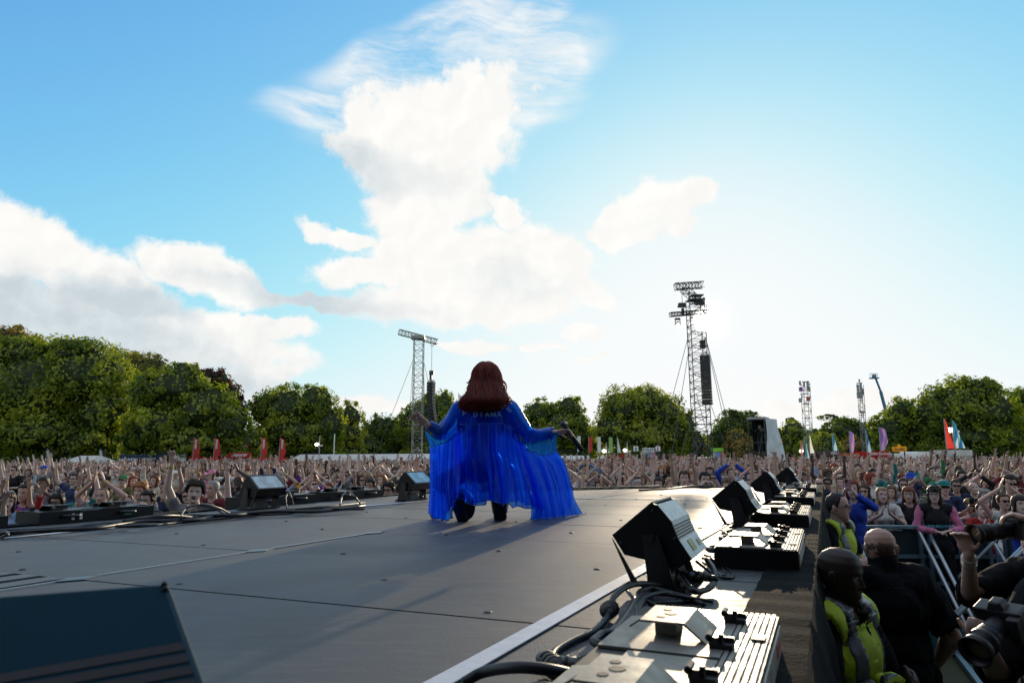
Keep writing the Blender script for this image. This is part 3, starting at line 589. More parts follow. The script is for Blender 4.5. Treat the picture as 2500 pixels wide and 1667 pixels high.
# ---- cables
def spline(pts, n=8):
    P = [Vector(p) for p in pts]; P = [P[0]*2-P[1]]+P+[P[-1]*2-P[-2]]; out = []
    for i in range(1, len(P)-2):
        for k in range(n):
            t = k/n; a_, b, c, d = P[i-1], P[i], P[i+1], P[i+2]
            out.append(.5*((2*b)+(c-a_)*t+(2*a_-5*b+4*c-d)*t*t+(3*b-a_-3*c+d)*t**3))
    out.append(P[-2]); return out
def cable(pxs, r, label, grp='cables on the stage edges', n=8, mt='rubber', extra=None):
    pts = []
    for q in pxs: p = on(q[0], q[1], SZ+r+(q[2] if len(q) > 2 else 0)); pts.append(p)
    o = MB().tube(spline(pts, n), r, 8).build('cable', M[mt], smooth=True); tag(o, label, 'cable', grp); return o
cr = random.Random(4)
for (pxs, r, lab) in [
 ([(1130, 1667), (1180, 1640, .02), (1260, 1628, .05), (1340, 1634, .05), (1410, 1650, .02), (1440, 1667)], .013, 'thick black cable arching along the very bottom of the picture'),
 ([(1345, 1605), (1360, 1585), (1400, 1562), (1450, 1540), (1478, 1512, .01), (1490, 1490, .03)], .010, 'black cable running from the deck plug to the round connector'),
 ([(1490, 1480, .03), (1500, 1455, .05), (1530, 1432, .06), (1570, 1424, .05), (1615, 1430, .02), (1640, 1436)], .010, 'black cable from the round connector up to the biggest strobe light'),
 ([(1440, 1650), (1465, 1600, .02), (1500, 1555, .02), (1535, 1510, .02), (1560, 1470, .02), (1580, 1445)], .019, 'thick taped cable bundle left of the nearest effect case'),
 ([(1455, 1660), (1490, 1600), (1520, 1560), (1548, 1515), (1572, 1465)], .010, 'black cable on the left side of the taped bundle'),
 ([(1475, 1665), (1500, 1620, .01), (1540, 1560, .01), (1562, 1500, .01), (1590, 1462)], .009, 'black cable on the right side of the taped bundle'),
 ([(1430, 1640, .02), (1470, 1590, .04), (1510, 1550, .05), (1555, 1500, .05), (1545, 1460, .04), (1530, 1438, .03), (1548, 1425, .04), (1600, 1440, .02)], .006, 'thin cable looping over the taped bundle'),
 ([(1570, 1490, .01), (1562, 1465, .02), (1590, 1450, .03), (1640, 1452, .02), (1700, 1462, .01), (1740, 1468)], .007, 'thin black cable in front of the biggest strobe light foot'),
 ([(1575, 1478), (1620, 1470, .01), (1680, 1468), (1720, 1470)], .006, 'short thin cable lying flat by the strobe light foot'),
 ([(1660, 1400, .05), (1690, 1440, .02), (1720, 1440, .01), (1742, 1425, .02), (1744, 1395, .05), (1725, 1365, .08)], .011, 'black cable curling from under the biggest strobe light'),
 ([(1700, 1370, .07), (1740, 1400, .01), (1770, 1410), (1790, 1408), (1780, 1390), (1745, 1370), (1715, 1362, .03)], .006, 'thin cable loop on the bare deck right of the biggest strobe light'),
 ([(1715, 1372, .03), (1750, 1395), (1765, 1405), (1768, 1392), (1740, 1362), (1720, 1355, .02)], .005, 'inner thin cable loop on the bare deck'),
 ([(1725, 1342, .04), (1780, 1340, .05), (1830, 1338, .04), (1860, 1340, .03)], .008, 'straight black cable bridging light and second case'),
 ([(1730, 1345, .03), (1770, 1350, .03), (1800, 1368, .01), (1820, 1372)], .007, 'black cable drooping towards the second case'),
 ([(1735, 1365), (1755, 1352), (1775, 1350), (1770, 1365), (1745, 1368), (1740, 1356), (1765, 1345), (1785, 1352)], .007, 'coiled cable on the deck behind the biggest strobe light'),
 ([(1740, 1335, .02), (1765, 1322, .01), (1795, 1318, .02), (1830, 1325, .02)], .008, 'black cable behind the coil near the second case'),
 ([(1765, 1305), (1762, 1285, .02), (1780, 1278, .03), (1800, 1282), (1805, 1298), (1785, 1308), (1768, 1298)], .006, 'cable coil beside the second strobe light'),
 ([(1770, 1312), (1790, 1318), (1805, 1305), (1795, 1292), (1775, 1296)], .007, 'second coil of cable beside the second strobe light'),
 ([(1845, 1270, .03), (1862, 1262, .02), (1878, 1268), (1890, 1262)], .007, 'cable between the second light and the third case'),
 ([(1840, 1262, .03), (1855, 1250, .02), (1870, 1246), (1885, 1250)], .007, 'upper cable between the second light and third case'),
 ([(1850, 1280), (1866, 1272), (1884, 1276), (1900, 1270)], .006, 'lower cable near the third case'),
 ([(1905, 1240), (1915, 1228), (1925, 1230), (1935, 1222)], .008, 'cable tangle behind the third strobe light'),
 ([(1600, 1480), (1570, 1462, .02), (1560, 1446, .03), (1590, 1436, .03), (1640, 1448, .02), (1690, 1462)], .010, 'thick cable loop in front of the biggest strobe light foot'),
 ([(1585, 1500), (1560, 1480, .01), (1575, 1458, .03), (1620, 1446, .03), (1668, 1455, .01), (1720, 1475)], .008, 'second cable loop in front of the biggest strobe light foot'),
 ([(1420, 1667), (1450, 1625, .02), (1490, 1575, .03), (1530, 1530, .03), (1555, 1490, .03), (1570, 1455, .03)], .012, 'glossy black cable on top of the taped bundle'),
 ([(1400, 1660), (1440, 1610), (1478, 1560), (1515, 1512, .01), (1550, 1460)], .008, 'leftmost thin cable of the taped bundle'),
 ([(1748, 1348, .02), (1790, 1358), (1815, 1352, .01), (1800, 1336, .02), (1765, 1338, .02), (1750, 1356)], .006, 'flat cable coil left of the second case'),
 ([(1560, 1196), (1640, 1192), (1680, 1187), (1720, 1186)], .012, 'cable lying along the far end of the stage')]:
    cable(pxs, r, lab)
for k in range(5):
    off = k*2.3
    pts = [(-10, 1306-off+cr.uniform(-2, 2), cr.random()*.02)]
    for x in range(120, 1000, 110): pts.append((x, 1305-off-(x)*.0745+cr.uniform(-5, 5), cr.uniform(0, .03)))
    cable(pts, cr.choice([.008, .011, .014]), f"black cable run {('lowest', 'second lowest', 'third lowest', 'middle', 'third highest', 'second highest', 'highest')[k]} of the bundle along the left stage edge", n=5)
for (pxs, r, lab) in [([(440, 1262, .05), (455, 1240, .10), (490, 1232, .13), (530, 1238, .10), (560, 1252, .03)], .008, 'black cable arching up left of the left strobe light'),
 ([(450, 1262, .03), (480, 1238, .09), (520, 1240, .08), (548, 1256, .02)], .006, 'thinner black cable arch under the higher arch'),
 ([(300, 1272, .08), (360, 1262, .09), (420, 1258, .08), (470, 1262, .02)], .010, 'black cable draped on top of the second left case'),
 ([(700, 1240, .02), (698, 1214, .10), (706, 1202, .14), (712, 1216, .1), (716, 1232, .02)], .007, 'pale cable loop sticking up right of the left strobe light'),
 ([(830, 1232, .05), (836, 1210, .12), (850, 1200, .15), (866, 1212, .12), (880, 1230, .04)], .008, 'cable loop over the last left case'),
 ([(1030, 1215, .02), (1040, 1200, .08), (1056, 1196, .09), (1066, 1206, .03)], .008, 'cable loop right of the second left strobe light'),
 ([(0, 1312), (18, 1305, .02), (16, 1298, .02), (-5, 1297, .02)], .010, 'cable loop at the far left corner of the deck')]:
    cable(pxs, r, lab)
# connectors
def plug(px, py, h, ln, r, hd, label, sx=1):
    p = on(px, py, SZ+h); t = thing('connector', label, 'connector', p, hd, 'cable connectors')
    m = MB(); m.tube([(0, -ln/2, 0), (0, ln/2, 0)], r, 12); m.build('shell', M['plug'], t, True)
    m = MB(); m.tube([(0, ln/2, 0), (0, ln*.8, 0)], r*.7, 10); m.tube([(0, -ln*.8, 0), (0, -ln/2, 0)], r*.65, 10)
    for y in (-.3, 0, .3): m.tube([(0, ln*y-.004, 0), (0, ln*y+.004, 0)], r*1.12, 12)
    m.build('grip_ring', M['rubber'], t, True)
plug(1488, 1487, .035, .06, .024, R(-25), 'rounded grey cable connector standing on the deck by the white tape')
plug(1345, 1622, .03, .07, .024, R(20), 'silvery connector at the end of the thick cable near the bottom')
plug(1385, 1625, .03, .09, .022, R(75), 'black ribbed connector beside the silvery one')
plug(1432, 1625, .03, .07, .022, R(-35), 'dark green connector touching the nearest effect case')
plug(1672, 1408, .05, .09, .022, R(40), 'black connector with white ring under the biggest strobe light')
plug(1708, 1405, .06, .10, .016, R(35), 'blue black plug hanging behind the biggest strobe light')
o = MB().tube([on(1488, 1570, SZ+.03), on(1512, 1540, SZ+.03)], .022, 10).build('tape_wrap', M['alu'], smooth=True); tag(o, 'grey tape wrapped round the thick cable bundle', 'tape')
# ---------------------------------------------------------------- towers, stalls, flags
def truss(m, a, b, w, r=.035, bays=10, w2=None, cr_=.022):
    a = Vector(a); b = Vector(b); ax = (b-a).normalized(); s = ax.cross(Vector((0, 1, 0)) if abs(ax.y) < .9 else Vector((0, 0, 1))).normalized(); t = ax.cross(s); w2 = w2 or w
    cs = [(s*i*w/2+t*j*w2/2) for i, j in ((-1, -1), (1, -1), (1, 1), (-1, 1))]
    for c in cs: m.tube([a+c, b+c], r, 5)
    for k in range(bays):
        p = a.lerp(b, k/bays); q = a.lerp(b, (k+1)/bays)
        for i in range(4):
            c0, c1 = cs[i], cs[(i+1) % 4]; m.tube([p+c0, p+c1], cr_, 4, cap=False)
            m.tube([p+(c0 if (k+i) % 2 else c1), q+(c1 if (k+i) % 2 else c0)], cr_, 4, cap=False)
M['guy'] = mat('wire_rope', (.10, .10, .10), .6, .3)
def line_array(name_label, top, n, w, d, h, curve, mats, yaw, grp='hanging loudspeaker arrays'):
    t = thing('line_array_speaker', name_label, 'loudspeaker', top, yaw, grp); a = R(-2); p = Vector((0, 0, 0))
    MB().box((0, 0, .12), (w*.8, d*.9, .10)).build('rigging_frame', M['alu'], t)
    for k in range(n):
        a_ = a+R(curve)*(k/n)**1.6*1.0; rot = Euler((a_, 0, 0)).to_matrix(); c = p+rot@Vector((0, 0, -h/2))
        m = MB(); m.box(c, (w, d, h*.90), rot, taper=None); cab = m.build('speaker_cabinet', M['black'], t)
        m = MB(); m.box(c+rot@Vector((0, -d/2-.006, 0)), (w*.96, .012, h*.8), rot); m.build('grille', M['grille'], cab)
        m = MB(); m.box(c+rot@Vector((w/2+.004, 0, 0)), (.008, d*.9, h*.72), rot); m.build('sunlit_side_paint', M['sunside'], cab)
        p = p+rot@Vector((0, 0, -h))
    return t
M['grille'] = mat('speaker_grille', (.02, .022, .024), .6); M['sunside'] = mat('painted_sunlit_side', (.22, .19, .15), .5, .2)  # cabinet sides: warm sunlight painted into the colour
def guys(lst, label):
    for (p, q) in lst: pass
def tower(name, label, Yd, base, top, w, col, bays, extras, guysl):
    b = at(*base, Yd); b.z = 0; tp = at(*top, Yd); t = thing('speaker_tower', label, 'tower', b, 0, 'lattice speaker towers'); tp = Vector((b.x, b.y, tp.z))-b
    m = MB(); truss(m, (0, 0, 0), tp, w, .04, bays); m.build('lattice_mast', M[col], t)
    m = MB(); m.box((0, 0, .3), (w*2.2, w*2.2, .3)); 
    for sx in (-1, 1): m.tube([(0, 0, 3.0), (sx*2.6, -.5, .1)], .05, 6); m.tube([(0, 0, 3.0), (sx*.6, 2.6, .1)], .05, 6)
    m.build('base_frame', M[col], t)
    for (nm_, fn) in extras: m = MB(); mt = fn(m, b); m.build(nm_, M[mt], t)
    for (p0, p1) in guysl:
        q0 = at(*p0, Yd)-b; g0 = at(*p1, Yd)-b; 
        if g0.z+b.z < 0: g0.z = -b.z
        MB().tube([q0, g0], .022, 4, cap=False).build('guy_rope', M['guy'], t)
    return t
Y1 = 74; s1 = Y1/FPX
def e1(m, b):
    p = lambda x, y, dy=0: at(x, y, Y1)-b+Vector((0, dy, 0)); truss(m, p(975, 812, -.4), p(1066, 832, .8), .55, .035, 12, .7); m.box(p(1021, 824), (1.5, 1.2, .35)); return 'pale_truss'
def e1b(m, b):
    p = lambda x, y, dy=0: at(x, y, Y1)-b+Vector((0, dy, 0)); m.tube([p(1048, 832, .8), p(1053, 845, .5), p(1062, 833, .8)], .05, 5); m.tube([p(1053, 845, .5), p(1053, 905, .3)], .022, 4); m.box(p(1053, 909, .3), (.5, .4, .45)); m.box(p(1051, 920, .3), (.25, .25, .6)); return 'steel'
tower('t', 'pale lattice speaker tower left of the singer', Y1, (1018, 1110), (1021, 826), 1.02, 'pale_truss', 22, [('head_truss', e1), ('hoist', e1b)],
      [((1008, 880), (918, 1110)), ((1034, 880), (1084, 1105)), ((1008, 885), (995, 1105)), ((1034, 885), (1040, 1105))])
tp = at(1052, 931, Y1); line_array('curved hanging loudspeaker array left of the singer', (tp.x, tp.y+.3, tp.z), 12, .86, .48, .355, 22, None, R(-38))
Y2 = 54
def P2_(b): return lambda x, y, dy=0: at(x, y, Y2)-b+Vector((0, dy, 0))
def e2(m, b):
    p = P2_(b); truss(m, p(1648, 700, .0), p(1718, 694, .2), .5, .03, 9, .5); truss(m, p(1668, 704), p(1703, 735), .45, .03, 5, .9); return 'steel'
def e2b(m, b):
    p = P2_(b); truss(m, p(1634, 770, -.3), p(1738, 758, .3), .30, .028, 14, .4); return 'steel'
def e2c(m, b):
    p = P2_(b); m.box(p(1698, 733), (1.3, 1.1, .08)); m.box(p(1708, 740), (.7, .5, .26)); m.box(p(1700, 722), (1.0, .9, .06)); return 'steel'
def e2d(m, b):
    p = P2_(b); m.tube([p(1664, 704), p(1666, 742)], .02, 4); m.box(p(1664, 745), (.62, .4, .34), taper=(.8, .9)); m.box(p(1667, 762), (.2, .25, .62)); m.tube([p(1722, 745, -.3), p(1722, 832, -.3)], .02, 4); m.box(p(1713, 842, -.3), (.4, .35, .65)); return 'black'
tt = tower('t', 'tall dark lattice speaker tower at right with the sun behind it', Y2, (1716, 1112), (1716, 730), 1.18, 'steel', 26,
      [('head_truss', e2), ('cross_arm', e2b), ('platform', e2c), ('hoist', e2d)],
      [((1682, 815), (1642, 968)), ((1642, 968), (1600, 1112)), ((1684, 840), (1640, 1108)), ((1724, 828), (1790, 1080)), ((1724, 830), (1762, 1000)), ((1692, 1015), (1662, 1112)), ((1736, 990), (1780, 1112)), ((1700, 960), (1740, 1112))])
# the array hangs in front of the leaning mast
tp = at(1721, 868, Y2-1.0); line_array('tall straight hanging loudspeaker array on the right tower', tp, 17, .74, .5, .228, 7, None, R(-24))
# small moving head under the cross arm
p = at(1654, 778, Y2-.3); t = thing('moving_head_lamp', 'lamp with bright lens hanging under the left end of the cross arm', 'stage light', p)
m = MB(); m.box((0, 0, -.02), (.40, .30, .12)); m.box((-.19, 0, -.28), (.04, .12, .42)); m.box((.19, 0, -.28), (.04, .12, .42)); m.build('yoke', M['black'], t)
m = MB(); m.ball((0, 0, -.38), (.14, .16, .17), 12, 8); m.build('lamp_head', M['alu'], t, True)
M['lens'] = mat('glare_lens', (.9, .85, .7), .3, emit=(1, .95, .8), es=6); MB().ball((0, -.08, -.46), (.10, .11, .08), 10, 7).build('lens', M['lens'], t, True)  # emission puts the bright glare into the lens
# lattice antenna masts and cherry picker
def mast(label, Yd, base, top, w, boxes):
    b = at(*base, Yd); b.z = 0; z = at(*top, Yd).z; xx = at(*top, Yd).x-b.x; t = thing('antenna_mast', label, 'mast', b, 0, 'antenna masts')
    m = MB(); truss(m, (0, 0, 0), (xx, 0, z), w, .04, int(z/1.0), None, .03); m.build('lattice_mast', M['pale_truss'], t)
    for (x, y, ww, hh, c) in boxes:
        q = at(x, y, Yd)-b; s = Yd/FPX; o = MB().box(q, (ww*s, .35, hh*s)).build('antenna_panel', M[c], t)
M['purp'] = mat('purple_panel', (.22, .06, .30), .5); M['redp'] = mat('red_panel', (.55, .06, .05), .5); M['greyp'] = mat('grey_panel', (.30, .31, .31), .5)
mast('lattice mast with small coloured boxes right of the camera platform', 105, (1975, 1112), (1966, 935), 1.0, [(1955, 950, 7, 10, 'purp'), (1973, 974, 7, 10, 'redp'), (1954, 977, 6, 10, 'greyp'), (1953, 935, 3, 10, 'greyp'), (1963, 938, 3, 14, 'greyp'), (1972, 940, 4, 20, 'greyp'), (1976, 950, 3, 12, 'greyp'), (1967, 932, 16, 2, 'greyp'), (1964, 962, 18, 2, 'greyp'), (1968, 985, 12, 2, 'greyp')])
mast('slimmer lattice mast with white boxes left of the cherry picker', 100, (2112, 1112), (2100, 940), .62, [(2099, 965, 12, 14, 'greyp'), (2094, 948, 3, 20, 'greyp'), (2102, 946, 3, 22, 'greyp'), (2098, 935, 12, 2, 'greyp'), (2106, 956, 3, 16, 'greyp'), (2098, 929, 1.5, 7, 'greyp'), (2108, 1006, 5, 5, 'greyp'), (2101, 1005, 3, 6, 'greyp')])
Yc = 110; b = at(2185, 1112, Yc); b.z = 0; t = thing('cherry_picker', 'blue boom lift with its basket raised above the right hand trees', 'lift', b)
M['bluep'] = mat('blue_lift_paint', (.02, .16, .26), .45); p = lambda x, y: at(x, y, Yc)-b
m = MB(); m.tube([p(2185, 1105), p(2163, 1005)], .32, 6); m.tube([p(2163, 1005), p(2150, 955)], .24, 6); m.tube([p(2150, 955), p(2138, 924)], .16, 6); m.build('boom', M['bluep'], t)
m = MB(); m.box(p(2134, 923), (1.3, .8, .18)); m.box(p(2134, 918), (.5, .5, .5)); m.tube([p(2124, 920), p(2124, 912), p(2143, 912), p(2143, 920)], .05, 4); m.build('basket', M['bluep'], t)
m = MB(); m.box((0, 0, .8), (3, 2, 1.1)); [m.tube([(x, y-.1, .45), (x, y+.1, .45)], .45, 12) for x in (-1, 1) for y in (-1, 1)]; m.build('chassis', M['bluep'], t)
p = at(2120, 905, 95); 
# camera platform
Yp = 42; b = at(1868, 1112, Yp); b.z = 0; sp = Yp/FPX; t = thing('camera_platform', 'small scaffold camera platform with grey side sheet among the crowd', 'platform', b, R(-30))
ztop = at(1860, 1022, Yp).z; zf = at(1860, 1105, Yp).z; w = 38*sp; d = 1.4
m = MB(); X0 = -.75; X1 = X0+w
for x in (X0, X1):
    for y in (-d/2, d/2): m.tube([(x, y, 0), (x, y, ztop)], .04, 6)
for z in (zf-.6, zf+.05, zf+.6, ztop-.05):
    m.tube([(X0, -d/2, z), (X1, -d/2, z)], .03, 6)
    for x in (X0, X1): m.tube([(x, -d/2, z), (x, d/2, z)], .03, 6)
m.build('scaffold_frame', M['steel'], t)
MB().box(((X0+X1)/2, 0, zf-.1), (w, d, .08)).build('deck', M['black'], t); MB().box(((X0+X1)/2, 0, ztop+.02), (w+.1, d+.1, .14)).build('roof', M['greyp'], t)
M['sheet'] = mat('grey_tarpaulin', (.50, .54, .54), .6, var=.15, vs=2, bump=.8, bs=4)
V = []; F = []
for i in range(13):
    for j in range(15): y = -d/2-.02+(d+.6)*i/12; z = ztop-(ztop-.9)*j/14; V.append((X1+.06+.05*math.sin(i*1.9+j*.5)+.12*math.sin(i*.6)*(j/14)+i*.048*(j/14*.6+.6), y, z))
F = [(i*15+j, (i+1)*15+j, (i+1)*15+j+1, i*15+j+1) for i in range(12) for j in range(14)]; mm_ = MB().add(V, F); mm_.build('side_sheet', M['sheet'], t, True)
m = MB(); m.box((X0+w*.18, .3, (zf+ztop)/2), (.25, .1, ztop-zf-.3)); m.build('curtain', M['blackmatte'], t)
MB().box(((X0+X1)/2, d/2+.03, (zf+ztop)/2), (w, .03, ztop-zf)).build('back_sheet', M['blackmatte'], t)
# feather flags
def feather(px, top, bot, Yd, w, cols, label, grp, shape='feather', lean=0):
    s = Yd/FPX; b = at(px, 1112, Yd); b.z = 0; zt = at(px, top, Yd).z; zb = at(px, bot, Yd).z; t = thing('feather_flag' if shape != 'rect' else 'flag', label, 'flag', b, 0, grp); W_ = w*s
    MB().tube([(0, 0, 0), (lean*s*.5, 0, (zt)*.6), (lean*s, 0, zt)], .035, 5).build('pole', M['greyp'], t)
    n = 14; m = MB(); V = []; mi = []
    for i in range(n+1):
        v = i/n; z = zb+(zt-zb)*v
        if shape == 'feather': ww = W_*(.45+.55*math.sin(math.pi*min(1, (v*.62+.3)))) * (1 if v < .86 else math.sqrt(max(0, 1-((v-.86)/.14)**2)))*(.35+.65*min(1, v*2.2+.2))
        elif shape == 'sail': ww = W_*max(.04, (1-v)**.75)
        else: ww = W_
        for q in range(5): u = q/4; V.append((lean*s*v+.02+ww*u-(0 if shape != 'sail' else 0), .06*math.sin(u*5+v*6), z))
    F = [(i*5+q, i*5+q+1, (i+1)*5+q+1, (i+1)*5+q) for i in range(n) for q in range(4)]
    me = MB(); me.v = V; me.f = F; me.m = [0]*len(F)
    for k, (i0, i1, c) in enumerate(cols):
        for i in range(n):
            if i0 <= (i+.5)/n < i1:
                for q in range(4): me.m[i*4+q] = k
    o = me.build('flag_cloth', [M[c[2]] for c in cols], t, True)
    return t
for nm_, c in dict(f_red=(.60, .05, .04), f_white=(.75, .74, .70), f_blue=(.02, .14, .35), f_teal=(.03, .28, .34), f_purple=(.28, .10, .36), f_black=(.02, .02, .02), f_green=(.30, .50, .12), f_pink=(.6, .25, .4), f_orange=(.70, .18, .03), f_yellow=(.70, .45, .03), f_navy=(.01, .02, .07), f_brown=(.07, .045, .04)).items():
    M[nm_] = mat(nm_[2:]+'_print', c, .7, var=.08)
def glow_through(m, k=.5):
    T = NT(m.node_tree); b = T.n['Principled BSDF']; l = b.inputs['Base Color'].links[0].from_socket; tr = T.new('ShaderNodeBsdfTranslucent'); T.l.new(l, tr.inputs[0]); x = T.new('ShaderNodeMixShader'); x.inputs[0].default_value = k
    T.l.new(b.outputs[0], x.inputs[1]); T.l.new(tr.outputs[0], x.inputs[2]); T.l.new(x.outputs[0], T.n['Material Output'].inputs[0])
for nm_ in ('f_red', 'f_white', 'f_teal', 'f_green', 'f_orange', 'f_yellow'): glow_through(M[nm_], .6)
def swirl_mat(name, a_, b, c):
    m = bpy.data.materials.new(name); m.use_nodes = True; T = NT(m.node_tree); g = T.new('ShaderNodeTexCoord').outputs['Object']
    w = T.new('ShaderNodeTexWave'); w.inputs['Scale'].default_value = .55; w.inputs['Distortion'].default_value = 9; w.inputs['Detail'].default_value = 1; w.inputs['Detail Scale'].default_value = .7; T.l.new(g, w.inputs[0])
    T.l.new(T.mix(T.smooth(w.outputs['Fac'], .62, .68), T.mix(T.smooth(w.outputs['Fac'], .28, .34), (*a_, 1), (*b, 1)), (*c, 1)), T.n['Principled BSDF'].inputs['Base Color']); return m
M['sw1'] = swirl_mat('swirl_print_blue', (.02, .12, .30), (.03, .35, .45), (.5, .6, .65)); M['sw2'] = swirl_mat('swirl_print_purple', (.30, .10, .42), (.05, .22, .42), (.55, .25, .42))
GFb = 'feather flags beside the white tent'; GFr = 'red feather flags above the red bar'; GFw = 'flags on poles behind the middle of the crowd'; GFs = 'swirl patterned feather flags at right'
for px, w, l in ((111, 17, 'black and white feather flag left of the white tent'), (240, 15, 'black and white feather flag right of the white tent')):
    feather(px, 1094, 1130, 78, w, [(0, 2, 'f_black')], l, GFb, lean=3); 
    q = at(px+7, 1112, 77.9); m = MB(); m.box(q, (.28, .02, 1.2), Euler((0, R(-14), 0)).to_matrix()); o = m.build('flag_print', M['f_white']); r0 = [o2 for o2 in C.objects if o2.get('label') == l][0]; o.parent = r0; o.matrix_parent_inverse = Matrix.Translation(-r0.location)
for px, l in ((470, 'leftmost red feather flag above the red bar'), (521, 'second red feather flag from the left above the red bar'), (636, 'third red feather flag, above the right half of the red bar'), (681, 'rightmost red feather flag above the red bar')):
    f = feather(px, 1068, 1128, 76, 15, [(0, 2, 'f_red')], l, GFr, lean=1); q = at(px+8, 1084, 75.9); o = MB().box(q, (.22, .02, 1.0)).build('flag_print', M['f_white']); o.parent = f; o.matrix_parent_inverse = Matrix.Translation(-f.location)
for px, top, c, l in ((1410, 1064, 'f_white', 'white red edged flag just right of the microphone'), (1438, 1066, 'f_red', 'plain red flag on a pole right of the microphone'), (1459, 1066, 'f_white', 'plain white flag between the red and the green one'), (1488, 1067, 'f_green', 'pale green and white flag on a pole'), (1508, 1067, 'f_white', 'white flag with slanting lower edge, last of the row')):
    feather(px, top, top+38, 84, 8, [(0, 2, c)], l, GFw, 'rect' if c != 'f_white' or px < 1500 else 'sail')
for px, top, bot, w, c, sh, l in ((1908, 1070, 1114, 6, 'f_red', 'sail', 'thin red white and blue sail flag right of the camera platform'), (1955, 1075, 1112, 5, 'f_orange', 'sail', 'thin orange sail flag beside the lattice mast'), (1966, 1065, 1118, 9, 'sw1', 'sail', 'blue swirl flag at the foot of the lattice mast'), (1977, 1062, 1106, 11, 'f_white', 'sail', 'white and red flag right of the lattice mast'),
    (2034, 1057, 1100, 13, 'sw1', 'sail', 'blue arch patterned flag above the brown stall'), (2076, 1052, 1106, 13, 'sw2', 'feather', 'purple swirl feather flag above the orange stall'), (2117, 1047, 1104, 12, 'sw1', 'sail', 'blue swirl flag right of the slim mast'), (2150, 1042, 1100, 20, 'sw2', 'feather', 'widest purple swirl flag above the red stall'),
    (2312, 1022, 1095, 20, 'f_red', 'sail', 'red and white sail flag in front of the big right hand trees'), (2332, 1026, 1094, 25, 'sw1', 'sail', 'blue and white sail flag right of the red and white one')):
    feather(px, top, bot, 62 if px < 2300 else 52, w, [(0, 2, c)], l, GFs, sh, lean=2)
# stalls
def stall(px0, px1, top, Yd, body, roof, label, cat='stall', pitched=False, sign=None, signc='whitep', grp=None, bottom=1132):
    a_ = at(px0, top, Yd); c = at(px1, top, Yd); b = Vector(((a_.x+c.x)/2, Yd, 0)); w = c.x-a_.x; h = (a_.z+c.z)/2
    t = thing('food_stall' if cat == 'stall' else cat, label, cat, b, 0, grp); dp = 3.0
    MB().box((0, dp/2, h*.40), (w, dp, h*.80)).build('wall', M[body], t)
    m = MB()
    if pitched: m.prism([(-w/2-.1, 0, h*.8), (w/2+.1, 0, h*.8), (w/2-.4, 0, h), (-w/2+.4, 0, h)], -.1, dp+.1, (0, 1, 0))
    else: m.box((0, dp/2, h*.9), (w+.1, dp+.1, h*.2))
    m.build('roof', M[roof], t)
    MB().box((0, -.02, h*.45), (w*.8, .02, h*.4)).build('serving_hatch', M['black'], t)
    if sign: txt('lettering', sign, h*.15, (0, -.13, h*.9), (R(90), 0, 0), M[signc], par=t)
    return t
M['tentw'] = mat('white_tent_cloth', (.80, .79, .75), .7, var=.05, vs=.6, bump=.3, bs=2); glow_through(M['tentw'], .45); glow_through(M['sw1'], .5); glow_through(M['sw2'], .5)
GS = 'stalls behind the crowd'
b = at(185, 1112, 72); b.z = 0; t = thing('marquee', 'white peaked tent between the two black feather flags', 'tent', b, 0, None); s = 72/FPX; hz = at(185, 1112, 72).z
m = MB(); w = 54*s; e = at(185, 1134, 72).z; m.add([(-w, 0, e), (w, 0, e), (w*.35, 2, hz), (-w*.35, 2, hz), (-w, 5, e), (w, 5, e), (w*.35, 3, hz), (-w*.35, 3, hz)], [(0, 1, 2, 3), (1, 5, 6, 2), (4, 0, 3, 7), (5, 4, 7, 6), (3, 2, 6, 7)]); m.build('roof', M['tentw'], t); MB().box((0, 2.5, e/2), (w*2, 5, e-.01)).build('wall', M['tentw'], t)
b = at(355, 1108, 82); b.z = 0; s = 82/FPX; t = thing('banner_truck', 'navy truck trailer with white lettering and white cab end behind the left crowd', 'truck', b); zt = at(355, 1109, 82).z
MB().box((0, 1.2, zt/2), (122*s, 2.4, zt)).build('trailer_body', M['f_navy'], t); MB().box((81*s, 1.2, zt/2+.2), (38*s, 2.6, zt+.4)).build('white_box', M['white'], t)
txt('lettering', 'NORDIC SPIRIT', 9.5*s, (-18*s, -.02, zt-.62), (R(90), 0, 0), M['whitep'], par=t, sx=1.35)
# red bar
b = at(580, 1112, 80); b.z = 0; s = 80/FPX; t = thing('bar', 'long red and white bar with stepped signs under the red feather flags', 'bar', b); zt = at(580, 1122, 80).z
MB().box((0, 1, zt*.45), (235*s, 2, zt*.9)).build('counter_wall', M['f_red'], t)
rr = random.Random(3); x = -115
while x < 112:
    w = rr.choice([11, 13, 10]); hh = rr.choice([9, 13, 15, 8, 11]); o = MB().box(((x+w/2)*s, -.1, zt*.9+hh*s/2), (w*s*.94, .3, hh*s)).build('sign_block', M['f_red'], t)
    MB().box(((x+w/2)*s, -.27, zt*.9+hh*s*.38), (w*s*.9, .03, hh*s*.30)).build('white_band', M['f_white'], o); MB().box(((x+w/2)*s, -.27, zt*.9+hh*s*.14), (w*s*.9, .03, hh*s*.14)).build('teal_band', M['f_teal'], o); x += w+rr.choice([0, 1, 2])
o = MB().box((8*s, -.35, zt+.5), (52*s, .2, 12*s)).build('name_board', M['f_red'], t); txt('lettering', 'SMIRNOFF', 8*s, (8*s, -.47, zt+.5), (R(90), 0, 0), M['whitep'], par=o)
